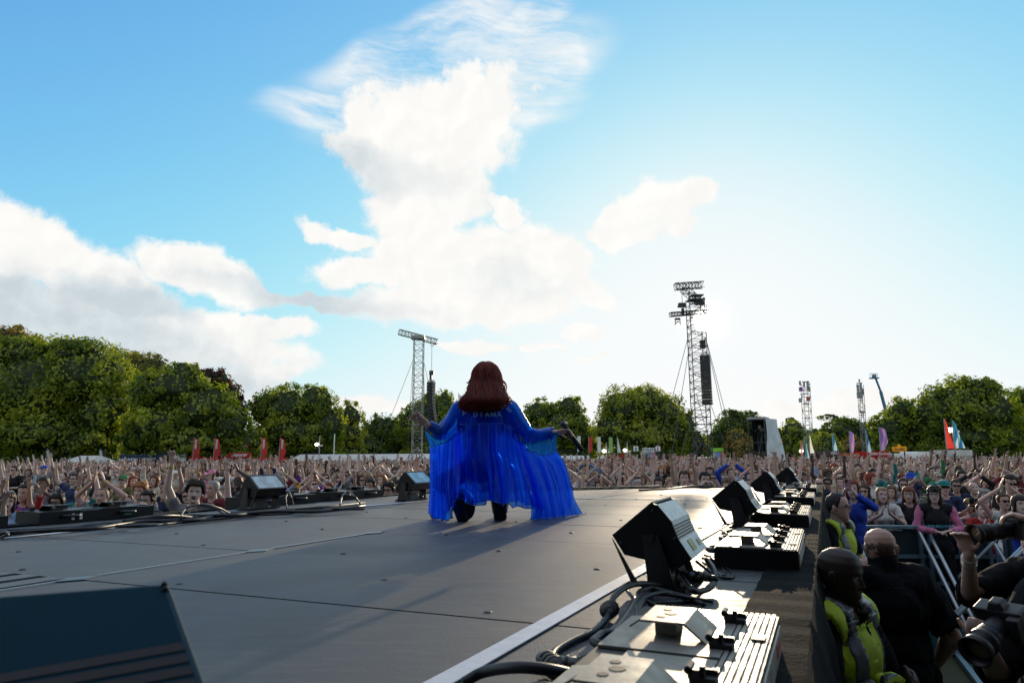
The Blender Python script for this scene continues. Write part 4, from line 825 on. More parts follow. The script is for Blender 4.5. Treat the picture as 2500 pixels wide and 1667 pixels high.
# long marquee
def marquee(px0, px1, top, Yd, label):
    a_ = at(px0, top, Yd); c = at(px1, top, Yd); b = Vector(((a_.x+c.x)/2, Yd, 0)); w = c.x-a_.x; h = (a_.z+c.z)/2; t = thing('marquee', label, 'tent', b)
    eave = h-.85
    m = MB(); m.prism([(-w/2+.9, 2.5, h), (-w/2, -.1, eave), (-w/2, 5.1, eave)], 0, .01, (1, 0, 0)); m.add([(-w/2, -.1, eave), (w/2, -.1, eave), (w/2, 2.5, h), (-w/2+.9, 2.5, h), (w/2, 5.1, eave), (-w/2, 5.1, eave)], [(0, 1, 2, 3), (3, 2, 4, 5)]); m.build('roof', M['tentw'], t)
    MB().box((0, 2.5, eave/2), (w, 5, eave-.01)).build('wall', M['tentw'], t)
    k = int(w/2.6)
    for i in range(k+1): MB().box((-w/2+w*i/k, -.05, eave/2), (.07, .07, eave)).build('post', M['steel'], t)
    for i, c_ in enumerate(('f_black', 'f_red')): MB().box((-w/2+1.2+i*1.6, -.04, eave-.8), (1.3, .05, 1.3)).build('banner', M[c_], t)
    for i in range(2): 
        q = MB().box((-w/2+(.38+.13*i)*w*.9, -.04, eave-.6), (w*.085, .05, 1.1)).build('white_sign', M['white'], t)
        for j_ in range(2): txt('lettering', ('DRINKS', 'THE BAR')[i], .34, (-w/2+(.38+.13*i)*w*.9, -.075, eave-.4-.42*j_), (R(90), 0, 0), M['greyp'], par=q)
    MB().box((w*.24, -.04, eave-1.0), (w*.10, .05, 1.2)).build('banner', M['f_blue'], t); MB().box((w*.36, -.04, eave-1.0), (w*.07, .05, 1.2)).build('banner', M['f_purple'], t)
    return t
marquee(700, 1065, 1108, 86, 'long low white marquee left of and behind the singer')
marquee(1330, 1444, 1112, 88, 'white marquee with blue banners just right of the dress')
b = at(1479, 1112, 84); b.z = 0; s = 84/FPX; t = thing('sign_board', 'pale double notice board right of the white marquee', 'sign', b); zt = at(1479, 1114, 84).z
for i in (-1, 1): q = MB().box((i*10.5*s, 0, zt-.6), (20*s, .08, 1.2)).build('board', M['white'], t); [txt('lettering', w_, .30, (i*10.5*s, -.05, zt-.35-.42*j_), (R(90), 0, 0), M['greyp'], par=q) for j_, w_ in enumerate((('DRINKS', 'WATER'), ('MERCH', 'PINT 8'))[i > 0])]
m = MB(); [m.tube([(x*s, 0, 0), (x*s, 0, zt-1.2)], .04, 5) for x in (-18, 0, 18)]; m.build('post', M['steel'], t)
b = at(1508, 1112, 80); b.z = 0; s = 80/FPX; t = thing('red_bar_front', 'small red bar with white stepped signs right of the notice board', 'bar', b); zt = at(1508, 1122, 80).z
MB().box((0, .8, zt/2), (56*s, 1.6, zt)).build('counter_wall', M['f_red'], t)
for k, hh in enumerate((8, 12, 6, 11, 14, 10)): o = MB().box(((-23+k*9)*s, -.1, zt+hh*s/2), (8*s, .3, hh*s)).build('sign_block', M['f_red'], t); MB().box(((-23+k*9)*s, -.27, zt+hh*s*.3), (7*s, .03, hh*s*.3)).build('white_band', M['f_white'], o)
# toilet signs
def rainbow_mat():
    m = bpy.data.materials.new('rainbow_print'); m.use_nodes = True; T = NT(m.node_tree); g = T.new('ShaderNodeTexCoord').outputs['Object']; sx_ = T.new('ShaderNodeSeparateXYZ'); T.l.new(g, sx_.inputs[0])
    cr_ = T.new('ShaderNodeValToRGB'); T.l.new(T.math('MULTIPLY_ADD', sx_.outputs[0], .42, .5), cr_.inputs[0]); e = cr_.color_ramp.elements
    e[0].color = (.55, .55, .5, 1); e[1].color = (.55, .5, .05, 1)
    for p_, c in ((.25, (.45, .5, .2, 1)), (.45, (.03, .3, .55, 1)), (.6, (.3, .15, .5, 1)), (.75, (.6, .15, .25, 1)), (.88, (.2, .5, .35, 1))): x_ = e.new(p_); x_.color = c
    T.l.new(cr_.outputs[0], T.n['Principled BSDF'].inputs['Base Color']); return m
M['rainbow'] = rainbow_mat(); s = 78/FPX
for cx, has, l in ((1584, True, 'TOILETS sign with rainbow board on a frame in front of the pale green tree'), (1752, False, 'green notice with rainbow board right of the tall tower')):
    b = at(cx, 1112, 78); b.z = 0; t = thing('sign_board', l, 'sign', b); z = at(cx, 1098, 78).z; hw = 14
    q = MB().box((0, 0, z), (30*s, .08, 10*s)).build('board', M['white'] if has else M['f_green'], t); MB().box((0, 0, z-12*s), (30*s, .08, 12*s)).build('rainbow_board', M['rainbow'], t)
    if has: txt('lettering', 'TOILETS', 8.2*s, (0, -.06, z), (R(90), 0, 0), M['black'], par=q)
    m = MB(); [m.tube([(x*s, .08, 0), (x*s, .08, z+6*s)], .05, 5) for x in (-hw, hw)]; m.tube([(-30*s, .08, z-19*s), (30*s, .08, z-19*s)], .03, 5); m.build('frame', M['steel'], t)
for cx, c, l in ((1553, 'f_blue', 'white sign with a blue figure left of the TOILETS sign'), (1607, 'f_pink', 'white sign with a pink figure right of the TOILETS sign')):
    b = at(cx, 1112, 78); b.z = 0; t = thing('sign_board', l, 'sign', b); z = at(cx, 1095, 78).z; q = MB().box((0, 0, z), (11*s, .08, 12*s)).build('board', M['white'], t)
    m = MB(); m.ball((0, -.06, z+.14), (.07, .02, .07), 8, 6); m.box((0, -.06, z-.05), (.16, .02, .26), taper=(.6 if c == 'f_pink' else 1.2, 1)); m.box((0, -.06, z-.2), (.1, .02, .14)); m.build('figure_symbol', M[c], q)
    MB().tube([(0, .06, 0), (0, .06, z+.3)], .05, 5).build('post', M['steel'], t)
for cx, top, l, lit in ((779, 1064, 'thin lamp pole with a small lamp above the white marquee', 1), (815, 1059, 'taller plain white pole above the white marquee', 0), (1481, 1080, 'lamp pole between the green and white flags', 1), (1532, 1078, 'lamp pole with floodlights right of the last white flag', 1), (2333, 1040, 'floodlight pole between the two big sail flags', 1), (1962, 1080, 'short lamp pole beside the lattice mast', 1)):
    Yd = 82 if cx < 2000 else 53; b = at(cx, 1112, Yd); b.z = 0; t = thing('lamp_pole' if lit else 'pole', l, 'pole', b, 0, 'poles behind the crowd'); z = at(cx, top, Yd).z; MB().tube([(0, 0, 0), (0, 0, z)], .06, 6).build('pole', M['white'] if not lit else M['greyp'], t)
    if lit: zz = z-1.0 if cx < 2000 else z-.3; MB().ball((-.3, -.1, zz), (.22, .2, .18), 10, 7).build('lamp', M['lens'], t, True); MB().ball((.3, -.1, zz-.15), (.16, .15, .14), 10, 7).build('lamp', M['alu'], t, True)
for (x0, x1, top, Yd, bd, rf, l, cat, sign, sc_c) in (
  (1645, 1693, 1114, 74, 'f_brown', 'f_red', 'small stall with a red roof sign left of the tall tower foot', 'stall', 'CARROLLS', 'whitep'),
  (1605, 1645, 1112, 76, 'black', 'black', 'black stall under the pale green tree', 'stall', None, None),
  (1700, 1745, 1116, 78, 'white', 'white', 'low white stall behind the tall tower foot', 'stall', None, None),
  (2015, 2060, 1100, 70, 'f_brown', 'f_brown', 'brown food stall with pale lettering under the blue arch flag', 'stall', 'GRILL', 'whitep'),
  (2070, 2105, 1106, 68, 'f_orange', 'f_orange', 'orange food stall under the purple feather flag', 'stall', 'EATS', 'whitep'),
  (1984, 2010, 1104, 72, 'f_orange', 'f_brown', 'small orange stall near the lattice mast', 'stall', None, None),
  (2127, 2168, 1101, 66, 'f_red', 'f_red', 'red diner stall with white lettering under the widest purple flag', 'stall', 'Eddie Rocket\'s', 'whitep'),
  (2182, 2240, 1106, 66, 'white', 'white', 'white food trailer under the yellow sign', 'stall', None, None),
  (2242, 2276, 1102, 66, 'greyp', 'white', 'pale grey container right of the yellow sign', 'container', None, None),
  (2278, 2325, 1104, 68, 'greyp', 'greyp', 'long grey container left of the sail flags', 'container', None, None),
  (2327, 2371, 1098, 60, 'f_white', 'f_white', 'cream coloured cabin under the blue and white sail flag', 'cabin', None, None)):
    stall(x0, x1, top, Yd, bd, rf, l, cat, False, sign, sc_c or 'whitep', GS if cat == 'stall' else None)
b = at(2198, 1112, 64); b.z = 0; s = 64/FPX; t = thing('sign_board', 'yellow food sign with a pointed top above the white trailer', 'sign', b); z = at(2198, 1096, 64).z
q = MB().prism([(-17*s, 0, z-6*s), (17*s, 0, z-6*s), (17*s, 0, z+6*s), (5*s, 0, z+6*s), (0, 0, z+13*s), (-5*s, 0, z+6*s), (-17*s, 0, z+6*s)], 0, .12, (0, 1, 0)).build('board', M['f_yellow'], t); txt('lettering', 'foodie', 9*s, (0, -.03, z), (R(90), 0, 0), M['f_brown'], par=q); m = MB(); [m.tube([(x*s, .2, 0), (x*s, .2, z)], .06, 5) for x in (-14, 14)]; m.build('post', M['steel'], t)
b = at(60, 1126, 90); t = thing('picket_fence', 'white picket fence at the far left under the big tree', 'fence', (b.x, 90, 0)); zt = at(60, 1125, 90).z
pk = MB().prism([(-.09, 0, 0), (.09, 0, 0), (.09, 0, zt-.12), (0, 0, zt), (-.09, 0, zt-.12)], 0, .03, (0, 1, 0)).mesh('picket')
for k in range(30): link('picket', pk, M['white'], t, loc=(-5.5+k*.32, 0, 0))
MB().box((-1, .05, zt*.6), (10, .03, .1)).build('rail', M['white'], t)
# ---------------------------------------------------------------- people: figure builder
def skin_mat(name, use_obj=True, rough=.55):
    """colour comes from the object; the mesh attribute 'feat' lays eyes, brows, lips on it"""
    m = bpy.data.materials.new(name); m.use_nodes = True; T = NT(m.node_tree); b = T.n['Principled BSDF']
    oc = T.new('ShaderNodeObjectInfo').outputs['Color']; f = T.new('ShaderNodeVertexColor', layer_name='feat')
    g = T.new('ShaderNodeTexCoord').outputs['Object']
    n = T.smooth(T.noise(g, 18, 4, .6).outputs['Fac'], .3, .7)
    c = T.mix(n, oc, T.mix(1.0, oc, (1.06, .95, .93, 1), 'MULTIPLY'))
    T.l.new(T.mix(f.outputs['Alpha'], c, f.outputs['Color']), b.inputs['Base Color'])
    b.inputs['Roughness'].default_value = rough; b.inputs['Subsurface Weight'].default_value = .0
    return m
def obj_mat(name, rough, bump=0, bs=60, var=.25, vs=14, pattern=None, sheen=0, stretch=None):
    m = bpy.data.materials.new(name); m.use_nodes = True; T = NT(m.node_tree); b = T.n['Principled BSDF']
    oc = T.new('ShaderNodeObjectInfo').outputs['Color']; g = T.new('ShaderNodeTexCoord').outputs['Object']
    if stretch:
        mp = T.new('ShaderNodeMapping'); T.l.new(g, mp.inputs[0]); mp.inputs['Scale'].default_value = stretch; g = mp.outputs[0]
    n = T.smooth(T.noise(g, vs, 5, .6).outputs['Fac'], .3, .7)
    c = T.mix(n, T.mix(1.0, oc, (1-var,)*3+(1,), 'MULTIPLY'), T.mix(1.0, oc, (1+var,)*3+(1,), 'MULTIPLY'))
    if pattern == 'stripe':
        w = T.new('ShaderNodeTexWave', wave_type='BANDS', bands_direction='Z'); w.inputs['Scale'].default_value = 9; T.l.new(T.new('ShaderNodeTexCoord').outputs['Object'], w.inputs[0])
        c = T.mix(T.smooth(w.outputs['Fac'], .6, .64), c, (.6, .6, .6, 1))
    if pattern == 'floral':
        v = T.new('ShaderNodeTexVoronoi'); v.inputs['Scale'].default_value = 16; T.l.new(g, v.inputs['Vector'])
        c = T.mix(T.smooth(v.outputs['Distance'], .32, .28), c, (.55, .5, .42, 1))
    T.l.new(c, b.inputs['Base Color']); b.inputs['Roughness'].default_value = rough; b.inputs['Specular IOR Level'].default_value = .3
    if bump:
        bn = T.new('ShaderNodeBump'); bn.inputs['Strength'].default_value = bump; bn.inputs['Distance'].default_value = .01
        T.l.new(T.noise(g, bs, 4, .6).outputs['Fac'], bn.inputs['Height']); T.l.new(bn.outputs[0], b.inputs['Normal'])
    return m
M['skin'] = skin_mat('skin'); M['cloth'] = obj_mat('clothing', .85, .6, 22)
M['cloth_stripe'] = obj_mat('striped_clothing', .85, .6, 22, pattern='stripe'); M['cloth_floral'] = obj_mat('patterned_clothing', .85, .6, 22, pattern='floral')
M['hair'] = obj_mat('hair', .5, .8, 60, .45, 40, stretch=(3, 3, .35)); M['gloss'] = obj_mat('glossy_plastic', .2, 0)
ZT = [-.124, -.116, -.10, -.08, -.05, -.02, .02, .06, .09, .11, .119]
WT = [.0, .028, .043, .054, .065, .071, .0745, .072, .058, .034, .0]
FT = [.050, .074, .086, .088, .086, .085, .092, .089, .073, .045, .0]
BT = [-.045, -.022, .0, .028, .060, .086, .097, .094, .077, .046, .0]
NZ = [-.062, -.050, -.044, -.036, -.02, .0, .012]; NF = [0, .004, .012, .026, .019, .007, 0.0]
LZ = [-.098, -.088, -.080, -.074, -.066, -.060, -.052, -.045]; LF = [0, -.003, .003, .0085, .002, .008, .002, 0]
def head_mesh(nu=36, nv=32, mouth=.5, brow=(.04, .025, .02), lip=(.38, .12, .10), beard=None, wide=1.0):
    """head centred on its own middle, facing -Y; returns verts, quads, features rgba"""
    zs = np.concatenate([np.linspace(-.124, -.10, max(3, nv//8)), np.linspace(-.095, .03, nv//2)[:], np.linspace(.04, .119, nv//3)])
    t = np.linspace(-1, 1, nu, endpoint=False); az = np.pi*np.sign(t)*np.abs(t)**1.55        # 0 is the face
    V = []; Fq = []; Cc = []
    for z in zs:
        w = np.interp(z, ZT, WT)*wide; f = np.interp(z, ZT, FT); b = np.interp(z, ZT, BT)
        for a in az:
            c = math.cos(a); s = math.sin(a); e = .88
            x = w*math.copysign(abs(s)**e, s); y = (f if c > 0 else b)*math.copysign(abs(c)**e, c)
            if c <= 0 and b < 0: y = -b*abs(c)**e
            col = (0, 0, 0, 0)
            if c > 0:
                ax = abs(x)
                nw = np.interp(z, [-.05, -.04, -.02, .01], [.013, .015, .008, .006])
                y += np.interp(z, NZ, NF, 0, 0)*math.exp(-(ax/nw)**2)
                y += np.interp(z, LZ, LF, 0, 0)*math.exp(-(ax/.022)**2)
                y -= .011*math.exp(-((ax-.031)/.014)**2-((z-.006)/.013)**2)          # sockets
                y += .004*math.exp(-((ax-.028)/.018)**2-((z-.026)/.008)**2)          # brow ridge
                y += .004*math.exp(-((ax-.040)/.016)**2-((z+.030)/.018)**2)          # cheek
                y += .007*math.exp(-(ax/.02)**2-((z+.103)/.012)**2)                 # chin
                mo = mouth*.013
                if mouth > 0:
                    k = math.exp(-(ax/.020)**4-((z+.067)/(.006+mo))**4); y -= .016*k*mouth
                # features
                def el(cx, cz, rx, rz): return ((ax-cx)/rx)**2+((z-cz)/rz)**2
                if el(.031, .005, .013, .0065) < 1: col = (.50, .46, .43, .9)
                if el(.031, .005, .0062, .0075) < 1: col = (.02, .015, .012, 1)
                if el(.031, .0125, .016, .004) < 1: col = (.05, .03, .025, .8)
                if el(.031, .026+.12*(.03-ax)*-.3, .017, .0042) < 1: col = (*brow, .85)
                lw = .024
                if el(0, -.067, lw+.004, .010+mo*.75) < 1: col = (*lip, .75)
                if mouth > .15 and el(0, -.067, lw-.004, .003+mo*.8) < 1: col = (.045, .012, .012, 1)
                if mouth > .15 and el(0, -.0635+mo*.5, lw-.007, .0045) < 1: col = (.55, .52, .46, 1)
                if ax < .009 and abs(ax-.006) < .003 and abs(z+.046) < .004: col = (.09, .03, .02, .8)
            if beard is not None and col[3] < .5 and z < -.035+.03*(1-c) and c > -.1 and not (abs(x) < .02 and z > -.05): col = (*beard, .8)
            V.append((x, -y, z)); Cc.append(col)
    n = len(zs)
    for i in range(n-1):
        for j in range(nu): j2 = (j+1) % nu; Fq.append((i*nu+j, i*nu+j2, (i+1)*nu+j2, (i+1)*nu+j))
    for s in (-1, 1):      # ears
        b0 = len(V); m = MB(); m.ball((s*.076*wide, .008, -.006), (.008, .019, .031), 8, 7, rot=None); m.ball((s*.083*wide, .014, .0), (.005, .012, .022), 8, 6)
        V += m.v; Fq += [tuple(i+b0 for i in q) for q in m.f]; Cc += [(0, 0, 0, 0)]*len(m.v)
    return np.array(V), Fq, Cc
def hand_shapes(m, wr, d, nrm, s=1.0, spread=.12, curl=.25, side=1, fr=.0085):
    """palm, four unequal bent fingers and a thumb from the side of the palm. d: finger direction, nrm: palm normal"""
    d = Vector(d).normalized(); nrm = Vector(nrm); nrm = (nrm-d*nrm.dot(d)).normalized(); x = d.cross(nrm)*side
    wr = Vector(wr); rot = Matrix((x, d, nrm)).transposed()
    m.ball(wr+d*.045*s, (.038*s, .052*s, .016*s), 12, 8, rot=rot)
    for k, (off, ln) in enumerate(((-.028, .062), (-.010, .074), (.010, .078), (.028, .070))):
        p0 = wr+d*.075*s+x*off*s*.95; fd = (d+x*spread*(k-1.5)).normalized(); pts = [wr+d*.04*s+x*off*.7*s, p0]; c = 0; r_ = [fr*1.1*s, fr*1.05*s]
        for seg, fl in ((.45, .95), (.30, .88), (.25, .75)):
            c += curl; v = fd*math.cos(c)+nrm*math.sin(c); p0 = p0+v*ln*seg*s; pts.append(p0)
        for i in range(len(pts)-1): cap(m, pts[i], pts[i+1], fr*s*(1.08-.05*i), fr*s*(1.05-.06*i), 8)
    t0 = wr+d*.022*s-x*.022*s; td = (d*.6-x*.8+nrm*.35).normalized(); t1 = t0+td*.042*s; t2 = t1+(td+d*.7+nrm*curl).normalized()*.032*s
    cap(m, t0, t1, fr*1.35*s, fr*1.15*s, 8); cap(m, t1, t2, fr*1.15*s, fr*.85*s, 8)
def cap(m, a, b, ra, rb, n=12):
    a = Vector(a); b = Vector(b); m.ball(a, ra, n, max(5, n//2)); m.ball(b, rb, n, max(5, n//2))
    if (b-a).length > 1e-4: m.tube([a, b], ra, n, r1=rb)
REST = dict(pel=(0, 0, .93), ch=(0, .01, 1.28), nk=(0, .015, 1.46), hd=(0, -.01, 1.625), shL=(-.185, .01, 1.425), shR=(.185, .01, 1.425),
            hipL=(-.09, 0, .90), hipR=(.09, 0, .90), knL=(-.11, -.02, .50), knR=(.11, -.02, .50), anL=(-.12, .03, .09), anR=(.12, .03, .09))
def figure(J, hands, bulk=1.0, voxel=.012, dec=None, headkw=None, head_rot=None, legs=True, fr=.0085, female=False, hs=1.0, headres=(36, 32), smooth=4, upright=True):
    """J: joints; hands: per side (dir, normal, spread, curl). Returns body mesh (+ region data) as one surface"""
    J = {**{k: Vector(v) for k, v in REST.items()}, **{k: Vector(v) for k, v in J.items()}}
    m = MB(); B = bulk; bones = []
    def bone(reg, a, b, ra, rb, n=12): cap(m, a, b, ra, rb, n); bones.append((reg, np.array(a), np.array(b), ra, rb))
    pel, ch, nk = J['pel'], J['ch'], J['nk']; up = (ch-pel).normalized(); sx = (J['shR']-J['shL']).normalized(); fy = sx.cross(up)
    rot = Matrix((sx, -fy, up)).transposed() if False else Matrix((sx, up.cross(sx), up)).transposed()
    w = (.135 if female else .15)*B
    m.ball(pel, (.155*B, .11*B, .13), 16, 10, rot=rot); m.ball(pel.lerp(ch, .45), (w*.93, .10*B, .17), 16, 10, rot=rot)
    m.ball(ch, (.152*B, .105*B, .16), 16, 10, rot=rot); m.ball(ch.lerp(nk, .55), (.15*B, .075*B, .075), 16, 8, rot=rot)
    if female:
        for s in (-1, 1): m.ball(ch+sx*s*.07-rot @ Vector((0, .062*B, .01)), (.062*B, .05*B, .06), 10, 8)
    bones.append(('torso', np.array(pel), np.array(nk), .16*B, .12*B))
    hd = J['hd']; bone('neck', nk, hd-(hd-nk).normalized()*.07+Vector((0, .0, 0)), .056*(B**.5), .052*(B**.5))
    for S, sgn in (('L', -1), ('R', 1)):
        sh, e, wr = J['sh'+S], J['el'+S], J['wr'+S]
        bone('torso', nk.lerp(ch, .2), sh.lerp(nk, .12), .065*B, .058*B)
        bone('uarm', sh, e, .052*B, .040*B); bone('farm', e, wr, .041*B, .026)
        bones.append(('hand', np.array(wr), np.array(wr+Vector(hands[S][0]).normalized()*.17), .02, .02))
        hand_shapes(m, wr, hands[S][0], hands[S][1], hs, hands[S][2], hands[S][3], sgn*(hands[S][4] if len(hands[S]) > 4 else 1), fr)
        if legs:
            bone('leg', J['hip'+S], J['kn'+S], .088*B, .058*B); bone('leg', J['kn'+S], J['an'+S], .056*B, .038)
            f = J.get('ft'+S, J['an'+S]+Vector((0, -.13, -.05))); bone('foot', J['an'+S]+Vector((0, .02, -.035)), f, .036, .032)
    me = m.mesh('tmp'); o = bpy.data.objects.new('tmp', me); C.objects.link(o)
    r = o.modifiers.new('r', 'REMESH'); r.mode = 'VOXEL'; r.voxel_size = voxel
    s = o.modifiers.new('s', 'SMOOTH'); s.iterations = smooth; s.factor = .5
    if dec: d = o.modifiers.new('d', 'DECIMATE'); d.ratio = dec
    dg = bpy.context.evaluated_depsgraph_get(); ev = o.evaluated_get(dg); out = bpy.data.meshes.new_from_object(ev)
    bpy.data.objects.remove(o); bpy.data.meshes.remove(me)
    V = np.empty(len(out.vertices)*3); out.vertices.foreach_get('co', V); V = V.reshape(-1, 3); Fq = [tuple(p.vertices) for p in out.polygons]
    # region of each face
    cen = np.array([V[list(f)].mean(0) for f in Fq]); best = np.full(len(cen), 1e9); reg = np.zeros(len(cen), int); tt = np.zeros(len(cen)); names = []
    for (rg, a, b, ra, rb) in bones:
        if rg not in names: names.append(rg)
        ab = b-a; t = np.clip(((cen-a)@ab)/(ab@ab+1e-9), 0, 1); d = np.linalg.norm(cen-a-t[:, None]*ab, axis=1)-(ra+(rb-ra)*t)
        if rg == 'torso': d = d-.0
        if rg == 'torso': d = np.where((np.abs(cen[:, 0]) < .165) & (cen[:, 2] > float(pel[2])-.1) & (cen[:, 2] < float(nk[2])-.03) & (np.abs(cen[:, 1]-float(pel[1])) < .135*B), np.minimum(d, -.004), d) if upright else d
        k = d < best; best[k] = d[k]; reg[k] = names.index(rg); tt[k] = t[k]
    hV, hF, hC = head_mesh(*headres, **(headkw or {})); hrot = (head_rot or Euler((R(-6), 0, 0))).to_matrix(); hV = hV@np.array(hrot).T*1.0+np.array(hd)
    nb = len(V); allV = np.concatenate([V, hV]); allF = Fq+[tuple(i+nb for i in f) for f in hF]
    me = bpy.data.meshes.new('body'); me.from_pydata(allV.tolist(), [], allF); me.polygons.foreach_set('use_smooth', [True]*len(me.polygons))
    ca = me.color_attributes.new('feat', 'FLOAT_COLOR', 'POINT'); cc = np.zeros((len(allV), 4), np.float32); cc[nb:] = hC; ca.data.foreach_set('color', cc.ravel()); me.update()
    data = dict(V=V, F=Fq, reg=reg, t=tt, names=names, hd=hd, hrot=hrot, J=J, cen=cen)
    bpy.data.meshes.remove(out); return me, data
def garment(D, regs, off=.010, wr=.006, seed=0, zlim=None, fn=None, thick=True):
    """clothing that follows the body: faces of the given regions pushed out, with loose folds and a turned hem"""
    nm = D['names']; sel = np.zeros(len(D['F']), bool)
    for r_, lo, hi in regs:
        if r_ in nm: sel |= (D['reg'] == nm.index(r_)) & (D['t'] >= lo) & (D['t'] <= hi)
    if fn is not None: sel &= fn(D['cen'])
    n_ = D['J']['nk']; c_ = D['cen']
    if not any(r[0] == 'neck' for r in regs): sel &= ~((c_[:, 2] > n_.z-.035+.25*np.maximum(0, c_[:, 1]-n_.y-.0)) & (np.abs(c_[:, 0]-n_.x) < .078))
    idx = np.nonzero(sel)[0]; F = [D['F'][i] for i in idx]; used = sorted({v for f in F for v in f}); mp = {v: i for i, v in enumerate(used)}
    V = D['V'][used]; bm = bmesh.new(); vs = [bm.verts.new(v) for v in V]
    for f in F:
        try: bm.faces.new([vs[mp[v]] for v in f])
        except ValueError: pass
    bm.normal_update(); N = [v.normal.copy() for v in bm.verts]
    for v, n in zip(bm.verts, N):
        k = mnoise.noise(v.co*9+Vector((seed, 0, 0)))*wr+mnoise.noise(Vector((v.co.x*22, v.co.y*22, v.co.z*8+seed)))*wr*.7
        v.co += n*(off+k)
    # hem: turn the border inwards
    be = [e for e in bm.edges if e.is_boundary]
    if thick and be:
        ret = bmesh.ops.extrude_edge_only(bm, edges=be)
        for g in ret['geom']:
            if isinstance(g, bmesh.types.BMVert):
                v = g; nn = sum((e.other_vert(v).normal for e in v.link_edges), Vector()); 
                if nn.length > 0: v.co -= nn.normalized()*(off+.004)
    me = bpy.data.meshes.new('garment'); bm.to_mesh(me); bm.free(); me.polygons.foreach_set('use_smooth', [True]*len(me.polygons)); me.update(); return me
def hair_mesh(style, seed=1, nu=40, res=1.0):
    """hair round a head centred at the origin facing -Y"""
    r = random.Random(seed); V = []; F = []; NU = int(nu*res)
    P = dict(short=(.012, .006, 0, .070), crop=(.006, .003, 0, .072), curly=(.030, .022, .0, .062), quiff=(.020, .010, 0, .070), long=(.016, .008, .30, .074), wavy=(.022, .014, .24, .070),
             bob=(.018, .006, .10, .050), bun=(.010, .004, 0, .076), fringe=(.016, .006, .22, .035), receding=(.007, .003, 0, .095))[style]
    th, nz, ln, hl = P; rows = 12; low = 10 if ln else 3
    for i in range(NU):
        a = -math.pi+2*math.pi*i/NU; c = math.cos(a); ab = abs(a)
        side = min(1, max(0, (ab-R(52))/R(30)))
        zh = hl*(1-side)+(-.012)*side
        if ab > R(105): zh = -.012-(ab-R(105))/R(75)*.065
        if ln and ab > R(68): zh = -.03
        ring = []
        for j in range(rows+1):
            z = .1195+(zh-.1195)*(j/rows)**1.3
            zc = min(z, .118); k = th*(1.25 if z > .08 and style == 'quiff' and c > 0 else 1)
            w = np.interp(zc, ZT, WT); f = np.interp(zc, ZT, FT); b = max(.035, np.interp(zc, ZT, BT))
            n = mnoise.noise(Vector((a*3.1*1.5, z*40, seed)))*nz+mnoise.noise(Vector((a*9, z*90, seed+5)))*nz*.6
            kk = k*(1-.75*(j == rows)*(not ln or side < .5)); x = (w+kk+n)*math.sin(a); y = (f if c > 0 else b)+kk+n
            V.append((x, -y*c, z+(th+n)*max(0, z-.03)/.09)); 
        zl = zh
        for j in range(1, low+1):
            if ln and side > .25:
                t = j/low; z = zh-ln*t*(1+.12*mnoise.noise(Vector((a*4, 0, seed)))); wv = .012*math.sin(t*9+a*3)*(style == 'wavy')+nz*1.2*mnoise.noise(Vector((a*8, z*14, seed)))
                rr = .088+.028*t*(1 if c > -.3 else .4)+wv; yb = .085+.02*t+wv
                x = rr*math.sin(a)*(1-.12*t*t); y = -c*(yb if c < 0 else .06); 
                if t >= 1: x *= .8; y *= .8
                V.append((x, y, z))
            else:
                p = V[-1]; V.append((p[0]*.97, p[1]*.97, p[2]-.001*j))
    n = rows+1+low
    for i in range(NU):
        i2 = (i+1) % NU
        for j in range(n-1): F.append((i*n+j, i2*n+j, i2*n+j+1, i*n+j+1))
    m = MB(); m.add(V, F)
    if style == 'bun': m.ball((0, .06, .13), (.042, .042, .036), 10, 7)
    if style in ('curly', 'wavy', 'quiff', 'fringe'):
        for k in range(26 if style == 'curly' else 12):
            a = r.uniform(-math.pi, math.pi); e = r.uniform(.35, 1.45) if style != 'fringe' else r.uniform(.6, 1.2); R0 = .105
            p = Vector((R0*.92*math.cos(e)*math.sin(a), -R0*1.08*math.cos(e)*math.cos(a), .02+R0*math.sin(e)*1.05))
            m.ball(p, (.026, .026, .018), 7, 5)
    me = m.mesh('hair', True); return me
